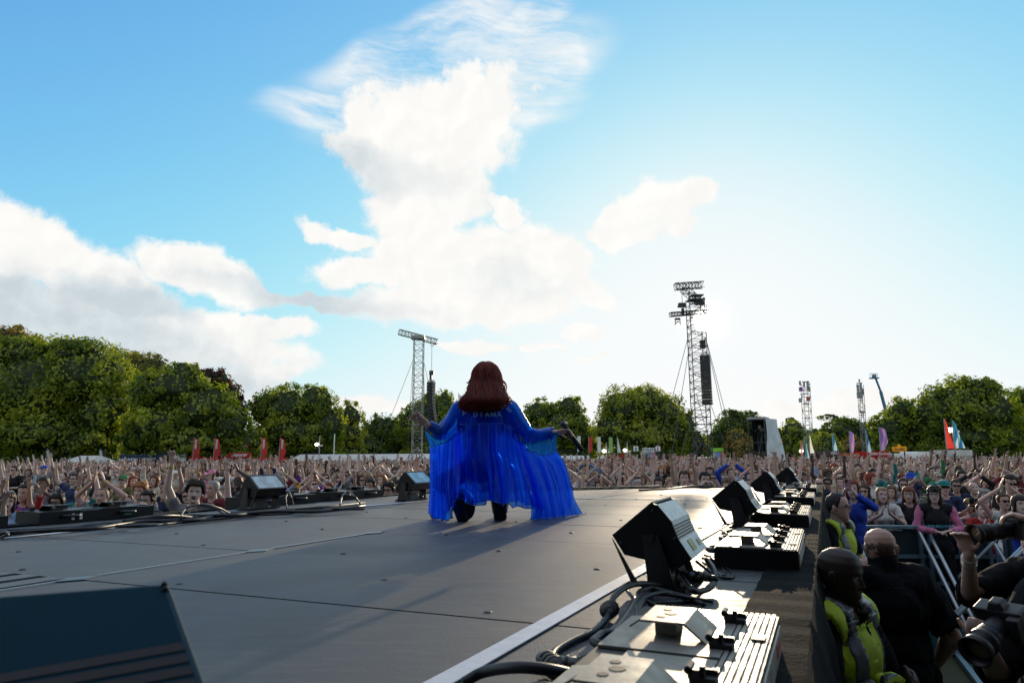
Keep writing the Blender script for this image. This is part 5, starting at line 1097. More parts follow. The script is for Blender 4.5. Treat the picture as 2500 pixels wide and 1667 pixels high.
# ---------------------------------------------------------------- crowd templates
def glasses_mesh():
    m = MB()
    for s in (-1, 1):
        m.box((s*.033, -.108, .006), (.050, .006, .034)); m.tube([(s*.057, -.106, .012), (s*.076, -.06, .012), (s*.080, .01, .006)], .003, 4)
    m.box((0, -.110, .012), (.02, .005, .006)); return m.mesh('sunglasses')
def clear_glasses_mesh():
    m = MB()
    for s in (-1, 1):
        pts = [(s*.033+.024*math.cos(k*math.pi/5), -.108, .004+.019*math.sin(k*math.pi/5)) for k in range(11)]; m.tube(pts, .0026, 4); m.tube([(s*.057, -.106, .012), (s*.080, .01, .006)], .0025, 4)
    m.tube([(-.01, -.11, .008), (.01, -.11, .008)], .0025, 4); return m.mesh('spectacles')
def hat_mesh(kind):
    m = MB(); n = 20; V = []; F = []
    top = dict(cap=.075, bucket=.085, cowboy=.12, beanie=.09)[kind]
    for j in range(7):
        t = j/6
        for i in range(n):
            a = 2*math.pi*i/n; rx, ry = .093, .113
            if kind == 'bucket': q = (1-.18*t) if t < .8 else (1-.18)*math.sqrt(max(0, 1-((t-.8)/.21)**2))
            else: q = math.sqrt(max(0.0, 1-t**2.4))
            dz = .02*math.cos(2*a)*t*(kind == 'cowboy')
            V.append((rx*q*math.sin(a), -ry*q*math.cos(a)+.004, .045+top*t-dz))
    F = [(j*n+i, j*n+(i+1) % n, (j+1)*n+(i+1) % n, (j+1)*n+i) for j in range(6) for i in range(n)]; m.add(V, F)
    if kind in ('bucket', 'cowboy'):
        V = []; ext = .05 if kind == 'bucket' else .085
        for j in range(4):
            for i in range(n):
                a = 2*math.pi*i/n; e = ext*j/3; z = .047-(.045 if kind == 'bucket' else .0)*j/3+(.05*abs(math.sin(a))**2*(j/3)**1.5 if kind == 'cowboy' else 0)
                V.append(((.093+e)*math.sin(a), -(.113+e)*math.cos(a)+.004, z))
        m.add(V, [(j*n+i, j*n+(i+1) % n, (j+1)*n+(i+1) % n, (j+1)*n+i) for j in range(3) for i in range(n)])
    if kind == 'cap':
        V = []; 
        for j in range(4):
            for i in range(9):
                a = R(-58)+R(116)*i/8; e = .075*(j/3)*math.cos(a*1.2); V.append((.094*math.sin(a)*(1+.04*j), -(.114*math.cos(a)+e)+.004, .048-.010*(j/3)-.012*abs(a)))
        m.add(V, [(j*9+i, j*9+i+1, (j+1)*9+i+1, (j+1)*9+i) for j in range(3) for i in range(8)])
    return m.mesh('hat', True)
def phone_mesh():
    m = MB(); m.box((0, 0, 0), (.076, .009, .158), mi=0); m.box((0, -.0055, 0), (.070, .002, .150), mi=0)
    m.box((-.018, -.0075, .052), (.034, .003, .036), mi=1); 
    for dx, dz in ((-.026, .060), (-.026, .044), (-.010, .052)): m.tube([(dx, -.009, dz), (dx, -.0115, dz)], .006, 8, 2)
    m.box((0, .0056, 0), (.070, .001, .148), mi=2); return m.mesh('phone')
PH = [M['gloss'], M['black'], M['darkglass']]
dn = lambda *v: Vector(v).normalized()
# pose name: (elbows/wrists L,R ; hands L,R = (finger direction, palm normal, spread, curl))
def pose(eL, wL, eR, wR, hL, hR): return dict(J=dict(elL=eL, wrL=wL, elR=eR, wrR=wR), hands=dict(L=hL, R=hR))
FW = (0, -1, 0)
POSES = {
 'both arms raised wide': pose((-.37, -.03, 1.62), (-.36, -.10, 1.88), (.36, -.03, 1.64), (.34, -.08, 1.90), ((-.1, -.1, 1), FW, .18, .10), ((.1, -.1, 1), FW, .18, .12)),
 'right arm raised high': pose((-.26, .02, 1.15), (-.16, -.20, 1.12), (.28, -.06, 1.70), (.24, -.12, 1.96), ((.6, -.7, 0), (0, 0, -1), .08, .4), ((.0, -.25, 1), FW, .20, .15)),
 'holding a phone up with both hands': pose((-.27, -.14, 1.40), (-.075, -.30, 1.57), (.27, -.14, 1.40), (.075, -.30, 1.57), ((.35, -.2, .9), (1, .1, 0), .03, .45), ((-.35, -.2, .9), (-1, .1, 0), .03, .45)),
 'clapping at chest height': pose((-.27, -.08, 1.20), (-.05, -.27, 1.36), (.27, -.08, 1.20), (.055, -.26, 1.37), ((.15, -.35, .9), (1, 0, 0), .06, .08), ((-.15, -.35, .9), (-1, 0, 0), .06, .08)),
 'hands making a heart overhead': pose((-.33, -.02, 1.70), (-.11, -.07, 1.88), (.33, -.02, 1.70), (.11, -.07, 1.88), ((.7, 0, .7), (.6, 0, -.7), .04, .5), ((-.7, 0, .7), (-.6, 0, -.7), .04, .5)),
 'forearms resting in front': pose((-.28, -.04, 1.16), (-.08, -.27, 1.14), (.28, -.04, 1.16), (.09, -.29, 1.16), ((.9, -.3, -.1), (0, 0, -1), .05, .35), ((-.9, -.3, -.1), (0, 0, -1), .05, .35)),
 'both arms stretched straight up': pose((-.22, -.03, 1.71), (-.20, -.10, 1.98), (.22, -.03, 1.72), (.20, -.10, 2.0), ((0, -.2, 1), FW, .14, .14), ((.05, -.2, 1), FW, .16, .10)),
 'hands cupped round the mouth': pose((-.27, -.10, 1.34), (-.12, -.16, 1.50), (.27, -.10, 1.34), (.12, -.16, 1.50), ((.35, -.1, .85), (.9, .2, 0), .04, .3), ((-.35, -.1, .85), (-.9, .2, 0), .04, .3)),
 'clapping above the head': pose((-.33, -.04, 1.64), (-.07, -.13, 1.84), (.33, -.04, 1.64), (.07, -.12, 1.85), ((.25, -.1, .9), (1, 0, 0), .08, .1), ((-.25, -.1, .9), (-1, 0, 0), .08, .1)),
 'one hand waving beside the head': pose((-.26, .02, 1.15), (-.18, -.20, 1.10), (.38, -.04, 1.46), (.40, -.12, 1.72), ((.6, -.7, -.1), (0, 0, -1), .08, .4), ((.1, -.1, 1), FW, .22, .1)),
}
PN = list(POSES)
TP = {}
def arms_top(c): return c[:, 2] < 9
for k, (nm_, p) in enumerate(POSES.items()):
    fem = k in (2, 3, 4, 8, 5); mo = [.7, .9, .0, .6, .5, .0, 1.0, .8, .5, .35][k]
    me, D = figure(p['J'], p['hands'], bulk=.94 if fem else 1.03, voxel=.0135, dec=.42, female=fem, fr=.0098, headkw=dict(mouth=mo, wide=.97 if fem else 1.0, lip=(.36, .12, .11) if fem else (.30, .14, .11)),
                    head_rot=Euler((R([-8, -4, 2, -6, -10, 0, -14, -4, -8, 3][k]), R([3, -6, 0, 5, -4, 2, 0, 4, -3, 6][k]), R([5, -8, 0, 10, -6, -12, 4, 0, 8, -5][k]))), hs=.98 if fem else 1.06)
    tr = [('torso', -1, 2)]; low = lambda c: (c[:, 2] < 1.1) & (c[:, 2] > .86) & (np.abs(c[:, 0]) < .2) & False; T_ = dict(body=me, D=D, fem=fem)
    T_['tee'] = garment(D, tr+[('uarm', -.2, .52)], .014, .010, k); T_['long'] = garment(D, tr+[('uarm', -.2, 2), ('farm', -.2, .93)], .016, .012, k+20)
    T_['vest'] = garment(D, tr, .010, .006, k+30, fn=None)
    T_['trousers'] = garment(D, [('leg', -1, 1.05)], .014, .010, k+40)
    TP[nm_] = T_
# a bearded head variant
HAIR = {s: hair_mesh(s, i+3, 36) for i, s in enumerate(('short', 'crop', 'curly', 'quiff', 'long', 'wavy', 'bob', 'bun', 'fringe', 'receding'))}
HAIR2 = {s: hair_mesh(s, i+33, 36) for i, s in enumerate(HAIR)}
HAT = {k: hat_mesh(k) for k in ('cap', 'bucket', 'cowboy', 'beanie')}; GLS = glasses_mesh(); SPC = clear_glasses_mesh(); PHM = phone_mesh()
SKINC = {'pale': (.58, .44, .385), 'fair': (.49, .355, .295), 'rosy': (.53, .355, .305), 'tanned': (.33, .225, .17), 'brown': (.16, .09, .06), 'dark': (.055, .032, .024)}
HAIRC = {'black': (.010, .009, .009), 'dark brown': (.030, .018, .012), 'brown': (.070, .040, .024), 'light brown': (.14, .085, .05), 'blonde': (.33, .23, .12), 'auburn': (.13, .04, .018), 'red': (.22, .035, .012), 'grey': (.25, .25, .25), 'ginger': (.30, .12, .04)}
TOPC = {'black': (.012, .012, .014), 'white': (.62, .62, .60), 'navy': (.02, .03, .08), 'grey': (.20, .20, .21), 'pale blue': (.25, .36, .52), 'teal': (.02, .18, .18), 'red': (.40, .03, .03), 'pink': (.55, .17, .30), 'green': (.05, .17, .07), 'yellow': (.60, .42, .06), 'denim blue': (.08, .14, .26), 'cream': (.52, .46, .36), 'royal blue': (.02, .06, .42), 'maroon': (.14, .02, .03), 'olive': (.10, .10, .04), 'lilac': (.36, .27, .50), 'orange': (.55, .17, .03), 'purple': (.12, .03, .25)}
def person(loc, pose_, skin, hair, hairc, top, topc, scale=1.0, rz=0, glasses=None, hat=None, label='', group=None, mirror=False, zs=None, tops='cloth', band=False, phonec=None):
    """one person of the crowd: body, hair, top, trousers and what they wear; returns root"""
    T_ = TP[pose_]; D = T_['D']; t = thing('person', label, 'person', loc, rz, group); t.scale = (-scale if mirror else scale, scale, zs or scale)
    v = random.uniform(.88, 1.12); sc = tuple(c*v for c in SKINC[skin])
    link('body', T_['body'], M['skin'], t, color=sc)
    v = random.uniform(.8, 1.25); tm = T_[top]; o = link('top', tm, None, t, color=tuple(c*v for c in TOPC[topc]))
    if not tm.materials: tm.materials.append(M['cloth'])
    o.material_slots[0].link = 'OBJECT'; o.material_slots[0].material = M[tops]
    link('trousers', T_['trousers'], M['cloth'], t, color=random.choice([(.02, .025, .05), (.012, .012, .014), (.06, .09, .16), (.18, .16, .13)]))
    if hat and hair in ('short', 'curly', 'quiff', 'receding', 'bun'): hair = 'crop'
    if hat and hair == 'wavy': hair = 'long'
    hd, hr = D['hd'], D['hrot']; mw = Matrix.Translation(hd) @ hr.to_4x4()
    def head_item(name, me, mt, col):
        o = link(name, me, mt, t, color=col); o.matrix_local = mw; return o
    if hair and hair != 'bald':
        v = random.uniform(.75, 1.3); head_item('hair', random.choice([HAIR, HAIR2])[hair], M['hair'], tuple(c*v for c in HAIRC[hairc]))
    if glasses == 'sunglasses': head_item('sunglasses', GLS, M['darkglass'], (0, 0, 0))
    if glasses == 'spectacles': head_item('spectacles', SPC, M['black'], (0, 0, 0))
    if hat: head_item(hat[0] if hat[0] != 'bucket' else 'bucket_hat', HAT[hat[0]], M['cloth'], TOPC[hat[1]])
    if band:
        J = D['J']; w = J['wrR']; e = J['elR']; d = (e-w).normalized(); k = 'band_'+pose_
        if k not in TP: mb = MB(); mb.tube([w+d*.03, w+d*.048], .033, 12); TP[k] = mb.mesh('wristband')
        link('wristband', TP[k], M['gloss'], t, color=(.65, .55, .08))
    if phonec:
        J = D['J']; p = (J['wrL']+J['wrR'])*.5+Vector((0, -.035, .125))
        ph = link('phone', PHM, PH); ph.color = (*phonec[1], 1)
        mw2 = Matrix.Translation(loc) @ Matrix.Rotation(rz, 4, 'Z') @ Matrix.Diagonal((scale, scale, zs or scale, 1)) @ Matrix.Translation(p)
        ph.matrix_world = mw2; tag(ph, phonec[0], 'phone', 'phones held up by the crowd')
    return t
# ---------------------------------------------------------------- the crowd: people one can tell apart
def word(p): return p
NAMED = []
def named(px, py, h, pose_, skin, hair, hc, top, tc, label, glasses=None, hat=None, mirror=False, rz=0, tops='cloth', band=False, phonec=None, group=None):
    Yd = 1667*.245/(h*(1.0 if group == GF else .9)); p = at(px, py, Yd); z = p.z; sc = max(.93, min(1.03, z/1.625)); base = max(0.0, z-1.625*sc)
    if z < 1.625*.93: base = 0; sc = z/1.625
    face = math.degrees(math.atan2(-p.x, p.y))*.5
    t = person((p.x, p.y, base), pose_, skin, hair, hc, top, tc, sc, R(rz-face*.0), glasses, hat, label, group, mirror, None, tops, band, phonec)
    NAMED.append((p.x, p.y)); return t
P = PN; GL_ = 'front rows of the crowd left of the stage'; GF = 'front rows of the crowd beyond the end of the stage'; GB = 'people leaning on the pit barrier at right'
WIDE, ONE, PHN, CLAP, HEART, REST_, UP2, CUP, CLAPUP, WAVE = PN
for a_ in [
 (61, 1204, 45, REST_, 'fair', 'long', 'black', 'tee', 'purple', 'smiling woman with long black hair tilting her head at the far left edge', None, None, False, 15),
 (18, 1225, 50, ONE, 'fair', 'bob', 'brown', 'long', 'pale blue', 'person stretching a pale blue denim sleeve across the far left corner', None, None, True, 30),
 (106, 1183, 40, PHN, 'brown', 'short', 'black', 'tee', 'grey', 'black haired man filming with a phone in a white case at left', None, None, False, 10, 'cloth', False, ('phone in a white case held by the black haired man at left', (.45, .55, .6))),
 (138, 1229, 45, WIDE, 'tanned', 'curly', 'black', 'vest', 'black', 'black curly haired person low at the stage edge with both tattooed arms up', 'sunglasses', None, False, 5, 'cloth', True),
 (197, 1207, 40, ONE, 'pale', 'bun', 'brown', 'tee', 'teal', 'woman with brown bun in teal top, one arm straight up, left front', None, None, False, 8, 'cloth', True),
 (250, 1213, 46, CLAPUP, 'rosy', 'receding', 'light brown', 'tee', 'grey', 'balding man clapping above his head at the left front', None, None, False, 0, 'cloth', True),
 (279, 1197, 31, CLAP, 'pale', 'long', 'blonde', 'tee', 'cream', 'laughing blonde woman behind the clapping balding man', None, None, False, 0),
 (343, 1199, 42, REST_, 'rosy', 'curly', 'ginger', 'tee', 'grey', 'ginger curly haired man with closed eyes, left front', None, None, False, 12),
 (361, 1222, 49, CUP, 'fair', 'quiff', 'black', 'tee', 'black', 'black haired man in sunglasses with hands cupped at the left stage edge', 'sunglasses', None, False, -10),
 (313, 1223, 36, CUP, 'pale', 'long', 'auburn', 'tee', 'white', 'laughing auburn haired woman beside the man in sunglasses, left edge', None, None, False, 10),
 (404, 1193, 38, ONE, 'tanned', 'short', 'black', 'tee', 'navy', 'open mouthed dark haired man left of the young man who waves', None, None, False, 5),
 (476, 1202, 55, ONE, 'pale', 'curly', 'dark brown', 'tee', 'grey', 'young man with curly dark brown hair waving one long bare arm overhead', None, None, True, 14, 'cloth', True),
 (521, 1193, 43, REST_, 'rosy', 'crop', 'grey', 'tee', 'maroon', 'open mouthed man with shaved grey hair right of the waving young man', None, None, False, -12),
 (546, 1201, 36, PHN, 'pale', 'bob', 'grey', 'tee', 'lilac', 'pale haired woman left of the black stage light, filming', None, None, False, 0, 'cloth', False, ('phone with pale green back beside the left stage light', (.10, .30, .26))),
 (481, 1241, 44, REST_, 'rosy', 'short', 'light brown', 'tee', 'grey', 'man in mirrored sunglasses whose head just shows over the stage edge', 'sunglasses', None, False, 0),
 (258, 1175, 31, WAVE, 'tanned', 'short', 'black', 'tee', 'black', 'man in black baseball cap at left behind the front row', None, ('cap', 'black'), False, 0),
 (300, 1173, 32, CLAP, 'fair', 'short', 'brown', 'tee', 'olive', 'man in dark green baseball cap at left behind the front row', 'spectacles', ('cap', 'green'), False, 0),
 (181, 1170, 28, WIDE, 'fair', 'quiff', 'dark brown', 'tee', 'navy', 'dark haired man in sunglasses left of centre of the left crowd', 'sunglasses', None, False, 0),
 (286, 1154, 22, CUP, 'rosy', 'receding', 'brown', 'tee', 'white', 'tall man in white tee and sunglasses with a fist at his mouth', 'sunglasses', None, False, 0),
 (37, 1148, 23, REST_, 'fair', 'short', 'dark brown', 'tee', 'black', 'man in black tee and sunglasses at the far left, third row', 'sunglasses', None, False, 0),
 (516, 1162, 24, REST_, 'fair', 'long', 'brown', 'tee', 'pink', 'woman in pink cowboy hat behind the left front rows', None, ('cowboy', 'pink'), False, 0),
 (555, 1156, 24, REST_, 'fair', 'short', 'black', 'tee', 'grey', 'dark haired man with round spectacles left of the stage light', 'spectacles', None, False, 0),
 (431, 1156, 22, WAVE, 'fair', 'short', 'brown', 'tee', 'cream', 'person in white sun cap above the left front row', None, ('cap', 'white'), False, 0),
 (108, 1146, 22, ONE, 'fair', 'short', 'brown', 'tee', 'grey', 'person in bright blue cap near the white tent at left', None, ('cap', 'royal blue'), False, 0),
 (656, 1178, 28, WAVE, 'fair', 'quiff', 'black', 'tee', 'black', 'open mouthed dark haired man right of the left stage light', None, None, False, 0),
 (688, 1178, 29, CLAPUP, 'fair', 'long', 'grey', 'tee', 'pale blue', 'grey haired woman clapping over her head right of the left stage light', None, None, False, 0, 'cloth', True),
 (719, 1207, 37, REST_, 'fair', 'fringe', 'dark brown', 'tee', 'maroon', 'dark fringed young person just above the cases at the left stage edge', None, None, False, 10),
 (681, 1217, 40, REST_, 'tanned', 'short', 'brown', 'tee', 'olive', 'person in olive cap looking down beside the left stage light', None, ('cap', 'olive'), False, 40),
 (771, 1199, 33, CLAPUP, 'rosy', 'crop', 'grey', 'tee', 'green', 'grey cropped man in green tee clapping overhead near the left cases', None, None, False, 0, 'cloth', True),
 (803, 1194, 33, CLAP, 'rosy', 'wavy', 'red', 'tee', 'black', 'smiling red haired woman near the left cases', None, None, False, 0),
 (848, 1199, 33, PHN, 'fair', 'short', 'dark brown', 'tee', 'grey', 'man filming with a dark phone above the left cases', None, None, False, 0, 'cloth', True, ('dark teal phone held high above the left cases', (.02, .10, .13))),
 (904, 1186, 35, REST_, 'tanned', 'quiff', 'black', 'tee', 'black', 'man with black quiff between the left cases and the second light', None, None, False, 0),
 (918, 1209, 38, CUP, 'fair', 'short', 'dark brown', 'tee', 'grey', 'man shouting through cupped hands left of the second stage light', None, None, False, 0),
 (949, 1196, 38, REST_, 'fair', 'curly', 'black', 'tee', 'grey', 'black curly haired person in sunglasses beside the second stage light', 'sunglasses', None, False, 0),
 (1043, 1170, 34, REST_, 'fair', 'curly', 'dark brown', 'tee', 'navy', 'curly haired man whose face shows between the second light and the dress', None, None, False, 0),
 (848, 1160, 22, REST_, 'tanned', 'short', 'black', 'tee', 'black', 'man in sunglasses behind the row near the left cases', 'sunglasses', None, False, 0)]:
    named(*a_[:9], a_[9], *a_[10:], group=GL_)
for a_ in [
 (1428, 1183, 25, WAVE, 'fair', 'long', 'brown', 'tee', 'grey', 'long brown haired woman just right of the blue dress at the stage end', None, None, False, 0),
 (1461, 1187, 25, HEART, 'fair', 'wavy', 'dark brown', 'vest', 'teal', 'wavy haired woman making a heart overhead near the blue dress', None, None, False, 0),
 (1513, 1180, 27, PHN, 'fair', 'short', 'black', 'tee', 'black', 'person filming from the stage end left of the round faced woman', None, None, False, 0, 'cloth', False, ('black phone held up at the stage end near the dress', (.01, .01, .012))),
 (1555, 1186, 29, WIDE, 'pale', 'bob', 'grey', 'tee', 'cream', 'smiling woman in spectacles with both arms up at the stage end', 'spectacles', None, False, 0),
 (1608, 1180, 30, REST_, 'pale', 'bob', 'dark brown', 'tee', 'grey', 'round faced woman with dark brown bob at the stage end', None, None, False, 0),
 (1636, 1181, 27, CLAP, 'fair', 'curly', 'blonde', 'tee', 'cream', 'blonde curly haired person at the stage end', None, None, False, 0),
 (1670, 1167, 33, REST_, 'rosy', 'quiff', 'brown', 'tee', 'white', 'young man with brown quiff singing with his mouth wide open', None, None, False, 0),
 (1720, 1172, 35, CUP, 'fair', 'quiff', 'black', 'tee', 'black', 'man with tall black hair at the stage end', None, None, False, 0),
 (1773, 1182, 31, REST_, 'pale', 'fringe', 'light brown', 'tee', 'pink', 'person with light brown fringe low at the stage end', None, None, False, 0),
 (1821, 1182, 28, REST_, 'fair', 'bun', 'black', 'tee', 'purple', 'person with black hair in a bun near the far stage lights', None, None, False, 30),
 (1783, 1156, 25, CLAPUP, 'fair', 'short', 'brown', 'long', 'royal blue', 'person in royal blue long sleeves clapping overhead beyond the stage', None, None, False, 0),
 (1741, 1167, 24, REST_, 'fair', 'short', 'brown', 'tee', 'grey', 'man in sunglasses beyond the stage end at right', 'sunglasses', None, False, 0),
 (1614, 1146, 18, REST_, 'fair', 'bob', 'brown', 'tee', 'black', 'person in orange knitted hat beyond the stage end', None, ('beanie', 'orange'), False, 0)]:
    named(*a_[:9], a_[9], *a_[10:], group=GF)
for a_ in [
 (2036, 1199, 31, REST_, 'pale', 'long', 'blonde', 'tee', 'navy', 'pale haired smiling woman behind the security guard in sunglasses', None, None, False, -20),
 (2082, 1194, 46, PHN, 'pale', 'long', 'red', 'long', 'royal blue', 'red haired woman in royal blue hoodie filming at the barrier', None, None, False, -35, 'cloth', False, ('small pink phone held by the red haired woman', (.35, .2, .22))),
 (2112, 1199, 36, REST_, 'fair', 'wavy', 'brown', 'tee', 'black', 'long haired woman in sunglasses right of the red haired woman', 'sunglasses', None, False, -30),
 (2153, 1209, 43, CLAP, 'pale', 'long', 'blonde', 'tee', 'white', 'blonde long haired girl in white tee clapping at the barrier', None, None, False, -22, 'cloth_floral'),
 (2177, 1201, 35, REST_, 'fair', 'wavy', 'light brown', 'tee', 'pale blue', 'smiling light brown haired girl behind the clapping blonde girl', None, None, False, -30),
 (2218, 1207, 43, REST_, 'fair', 'bob', 'auburn', 'long', 'black', 'person with copper bob in loose black top leaning on the barrier', None, None, False, -20),
 (2280, 1207, 46, REST_, 'pale', 'fringe', 'dark brown', 'long', 'pink', 'short haired person in spectacles and black football top at the barrier', 'spectacles', None, False, -18),
 (2305, 1189, 40, REST_, 'rosy', 'crop', 'grey', 'tee', 'navy', 'bearded man in pale teal cap and sunglasses', 'sunglasses', ('cap', 'teal'), False, -12),
 (2334, 1186, 35, REST_, 'tanned', 'short', 'dark brown', 'tee', 'navy', 'dark haired man in sunglasses right of the teal cap', 'sunglasses', None, False, -15),
 (2377, 1192, 35, HEART, 'pale', 'bald', 'grey', 'long', 'black', 'bald man with raised black sleeves at right', None, None, False, -10),
 (2404, 1211, 37, REST_, 'pale', 'curly', 'grey', 'tee', 'maroon', 'grey curly haired woman at right behind the barrier', None, None, False, -15),
 (2366, 1233, 40, PHN, 'rosy', 'bob', 'blonde', 'tee', 'grey', 'grey blonde woman filming at the side barrier', None, None, False, -25, 'cloth', True, ('black phone held sideways by the grey blonde woman', (.01, .01, .012))),
 (2395, 1245, 43, CLAP, 'pale', 'bun', 'dark brown', 'tee', 'red', 'serious dark haired girl in red top at the side barrier', None, None, False, -20),
 (2449, 1225, 45, CLAPUP, 'rosy', 'bun', 'brown', 'vest', 'white', 'laughing woman in blue sunglasses with hair tied back', 'sunglasses', None, False, -14),
 (2488, 1232, 51, CLAP, 'pale', 'bob', 'dark brown', 'tee', 'royal blue', 'laughing dark haired woman in blue top at the right edge', None, None, False, -14, 'cloth', True),
 (2466, 1182, 44, REST_, 'fair', 'quiff', 'dark brown', 'tee', 'black', 'dark haired man in black tee and sunglasses at the right edge', 'sunglasses', None, False, -10),
 (2290, 1164, 27, REST_, 'fair', 'crop', 'grey', 'tee', 'teal', 'grey haired man in sunglasses behind the teal cap', 'sunglasses', None, False, 0),
 (2347, 1164, 29, REST_, 'fair', 'quiff', 'black', 'tee', 'black', 'black haired smiling man behind the row at the barrier', None, None, False, 0),
 (2050, 1178, 30, REST_, 'fair', 'short', 'dark brown', 'tee', 'grey', 'man with short dark hair behind the red haired woman', None, None, False, -10),
 (2020, 1180, 30, REST_, 'tanned', 'quiff', 'black', 'tee', 'grey', 'black haired man with beard and sunglasses near the stage corner', 'sunglasses', None, False, -10),
 (1999, 1180, 30, REST_, 'rosy', 'bald', 'grey', 'tee', 'navy', 'bald man in sunglasses nearest the right stage corner', 'sunglasses', None, False, -10),
 (2204, 1183, 33, REST_, 'fair', 'long', 'dark brown', 'tee', 'grey', 'dark long haired woman in sunglasses above the copper bob', 'sunglasses', None, False, -10),
 (2223, 1166, 28, PHN, 'fair', 'short', 'brown', 'tee', 'navy', 'person in bright blue bucket hat filming behind the barrier row', None, ('bucket', 'royal blue'), False, -5, 'cloth', False, ('teal phone held by the person in the blue bucket hat', (.02, .3, .34))),
 (2160, 1160, 24, ONE, 'fair', 'short', 'brown', 'long', 'teal', 'person with one teal sleeve straight up above the blonde girl', None, None, False, 0),
 (2275, 1152, 24, ONE, 'fair', 'short', 'dark brown', 'long', 'green', 'person with one green sleeve raised behind the teal cap', None, None, False, 0)]:
    named(*a_[:9], a_[9], *a_[10:], group=GB)
# the rest of the three hundred, row by row outwards from the stage
BARF = [(4.75, 10.25), (5.95, 9.75), (5.75, 9.1), (3.9, 4.6)]        # pit outline: front leg, corner, side leg
def in_pit(x, y):
    if x < RE(y)-.2: return False
    if y > 10.1: return False
    if y > 9.4: return x < 6.5
    xr = 5.5+(y-6.1)*.417
    return x < xr+.35
def near_stage(x, y):
    if y > 11.5: return False
    if y > 10.2 and x > LE(10.2)-.3 and x < RE(y)+.2: return y < 10.9+.12*max(0, x)
    return (LE(y)-.45 < x < RE(y)+.3) and y < 11.2
cand = []
r_ = random.Random(11)
for i in range(400):
    y = 6.2+i*.60
    if y > 40: break
    for j in range(-80, 81):
        x = j*.56+(.28 if i % 2 else 0)+r_.uniform(-.14, .14); yy = y+r_.uniform(-.2, .2)
        if abs(x) > .765*yy+.25 or near_stage(x, yy) or in_pit(x, yy): continue
        # the view on the people already placed stays open
        if any((abs(x/yy-nx/ny) < .024 and yy < ny+.15) or math.hypot(x-nx, yy-ny) < .40 for nx, ny in NAMED): continue
        cand.append((yy, x))
cand.sort(key=lambda c: math.hypot(c[0], c[1])); seen = set(); ind = cand[:300-len(NAMED)-6]; rest = cand[300-len(NAMED)-6:]
hairw = [('short', 5), ('crop', 3), ('curly', 2), ('quiff', 3), ('long', 5), ('wavy', 4), ('bob', 2), ('bun', 2), ('fringe', 1), ('receding', 2)]
def pick(lst, rr): 
    t = rr.uniform(0, sum(w for _, w in lst))
    for v, w in lst:
        t -= w
        if t <= 0: return v
    return lst[-1][0]
posew = [(WIDE, 3.4), (ONE, 3), (PHN, 2.5), (CLAP, 2), (HEART, 1), (REST_, 5.5), (UP2, 2), (CUP, 1.2), (CLAPUP, 2.5), (WAVE, 3)]
pshort = {WIDE: 'both arms up', ONE: 'one arm raised high', PHN: 'filming', CLAP: 'clapping', HEART: 'heart hands overhead', REST_: 'arms lowered', UP2: 'arms straight up', CUP: 'hands cupped at mouth', CLAPUP: 'clapping overhead', WAVE: 'waving one hand'}
skinw = [('pale', 5), ('fair', 7), ('rosy', 4), ('tanned', 3), ('brown', 1.2), ('dark', .7)]
topw = [('black', 5), ('white', 7), ('navy', 3), ('grey', 4), ('pale blue', 4), ('teal', 1), ('red', 1), ('pink', 1.2), ('green', 1.2), ('yellow', .5), ('denim blue', 1.5), ('cream', 4), ('royal blue', .7), ('maroon', 1), ('olive', 1), ('lilac', .7), ('orange', .4), ('purple', .5)]
for (y, x) in ind:
    for tr_ in range(400):
        po = pick(posew, r_); hs_ = pick(hairw, r_); hc = r_.choice(['black', 'dark brown', 'dark brown', 'brown', 'brown', 'light brown', 'blonde', 'auburn', 'red', 'grey', 'ginger']); tc = pick(topw, r_); tt_ = r_.choice(['tee', 'tee', 'long', 'vest'])
        gl = 'sunglasses' if r_.random() < .27 else None; pt = r_.choice(['cloth']*5+['cloth_stripe', 'cloth_floral'])
        if hs_ == 'receding': hc = r_.choice(['grey', 'brown'])
        plc = 'left of the stage' if x < LE(y)-.3 and y < 11 else 'by the right barrier' if x > 4.4 and y < 14 else 'beyond the stage end' if abs(x) < 6 else ('far left crowd' if x < 0 else 'far right crowd')
        gar = {'tee': 'tee', 'long': 'long sleeves', 'vest': 'vest'}[tt_]; pat = {'cloth': '', 'cloth_stripe': 'striped ', 'cloth_floral': 'patterned '}[pt]
        hw = {'short': 'short', 'crop': 'cropped', 'curly': 'curly', 'quiff': 'swept-up', 'long': 'long', 'wavy': 'wavy', 'bob': 'bobbed', 'bun': 'tied-up', 'fringe': 'fringed', 'receding': 'thinning'}[hs_]
        lab = f"person with {hw} {hc} hair, {pat}{tc} {gar}{', sunglasses' if gl else ''}, {pshort[po]}, {plc}"
        key = (hw, hc, tc, gar, plc)
        if key not in seen and len(lab.split()) <= 15: break
    seen.add(key)
    ph = None
    if po == PHN: pc = r_.choice(list(TOPC)); ph = (f"{pc} backed phone held by the {hc} haired person in {tc}, {plc}", TOPC[pc])
    s_ = r_.uniform(.90, 1.06); base = .0
    if near_stage(x+1.2, y) or near_stage(x-1.2, y) or near_stage(x, y-1.2): s_ = min(s_, .98)
    pr_ = person((x, y, base), po, pick(skinw, r_), hs_, hc, tt_, tc, s_, R((r_.uniform(-34, 34) if not ph else 0)-8*x/y), gl, None, lab, plc+', people', r_.random() < .5, None, pt, r_.random() < .3, ph)
    if not ph: pr_.rotation_euler.x = r_.uniform(-.07, .10); pr_.rotation_euler.y = r_.uniform(-.10, .10)
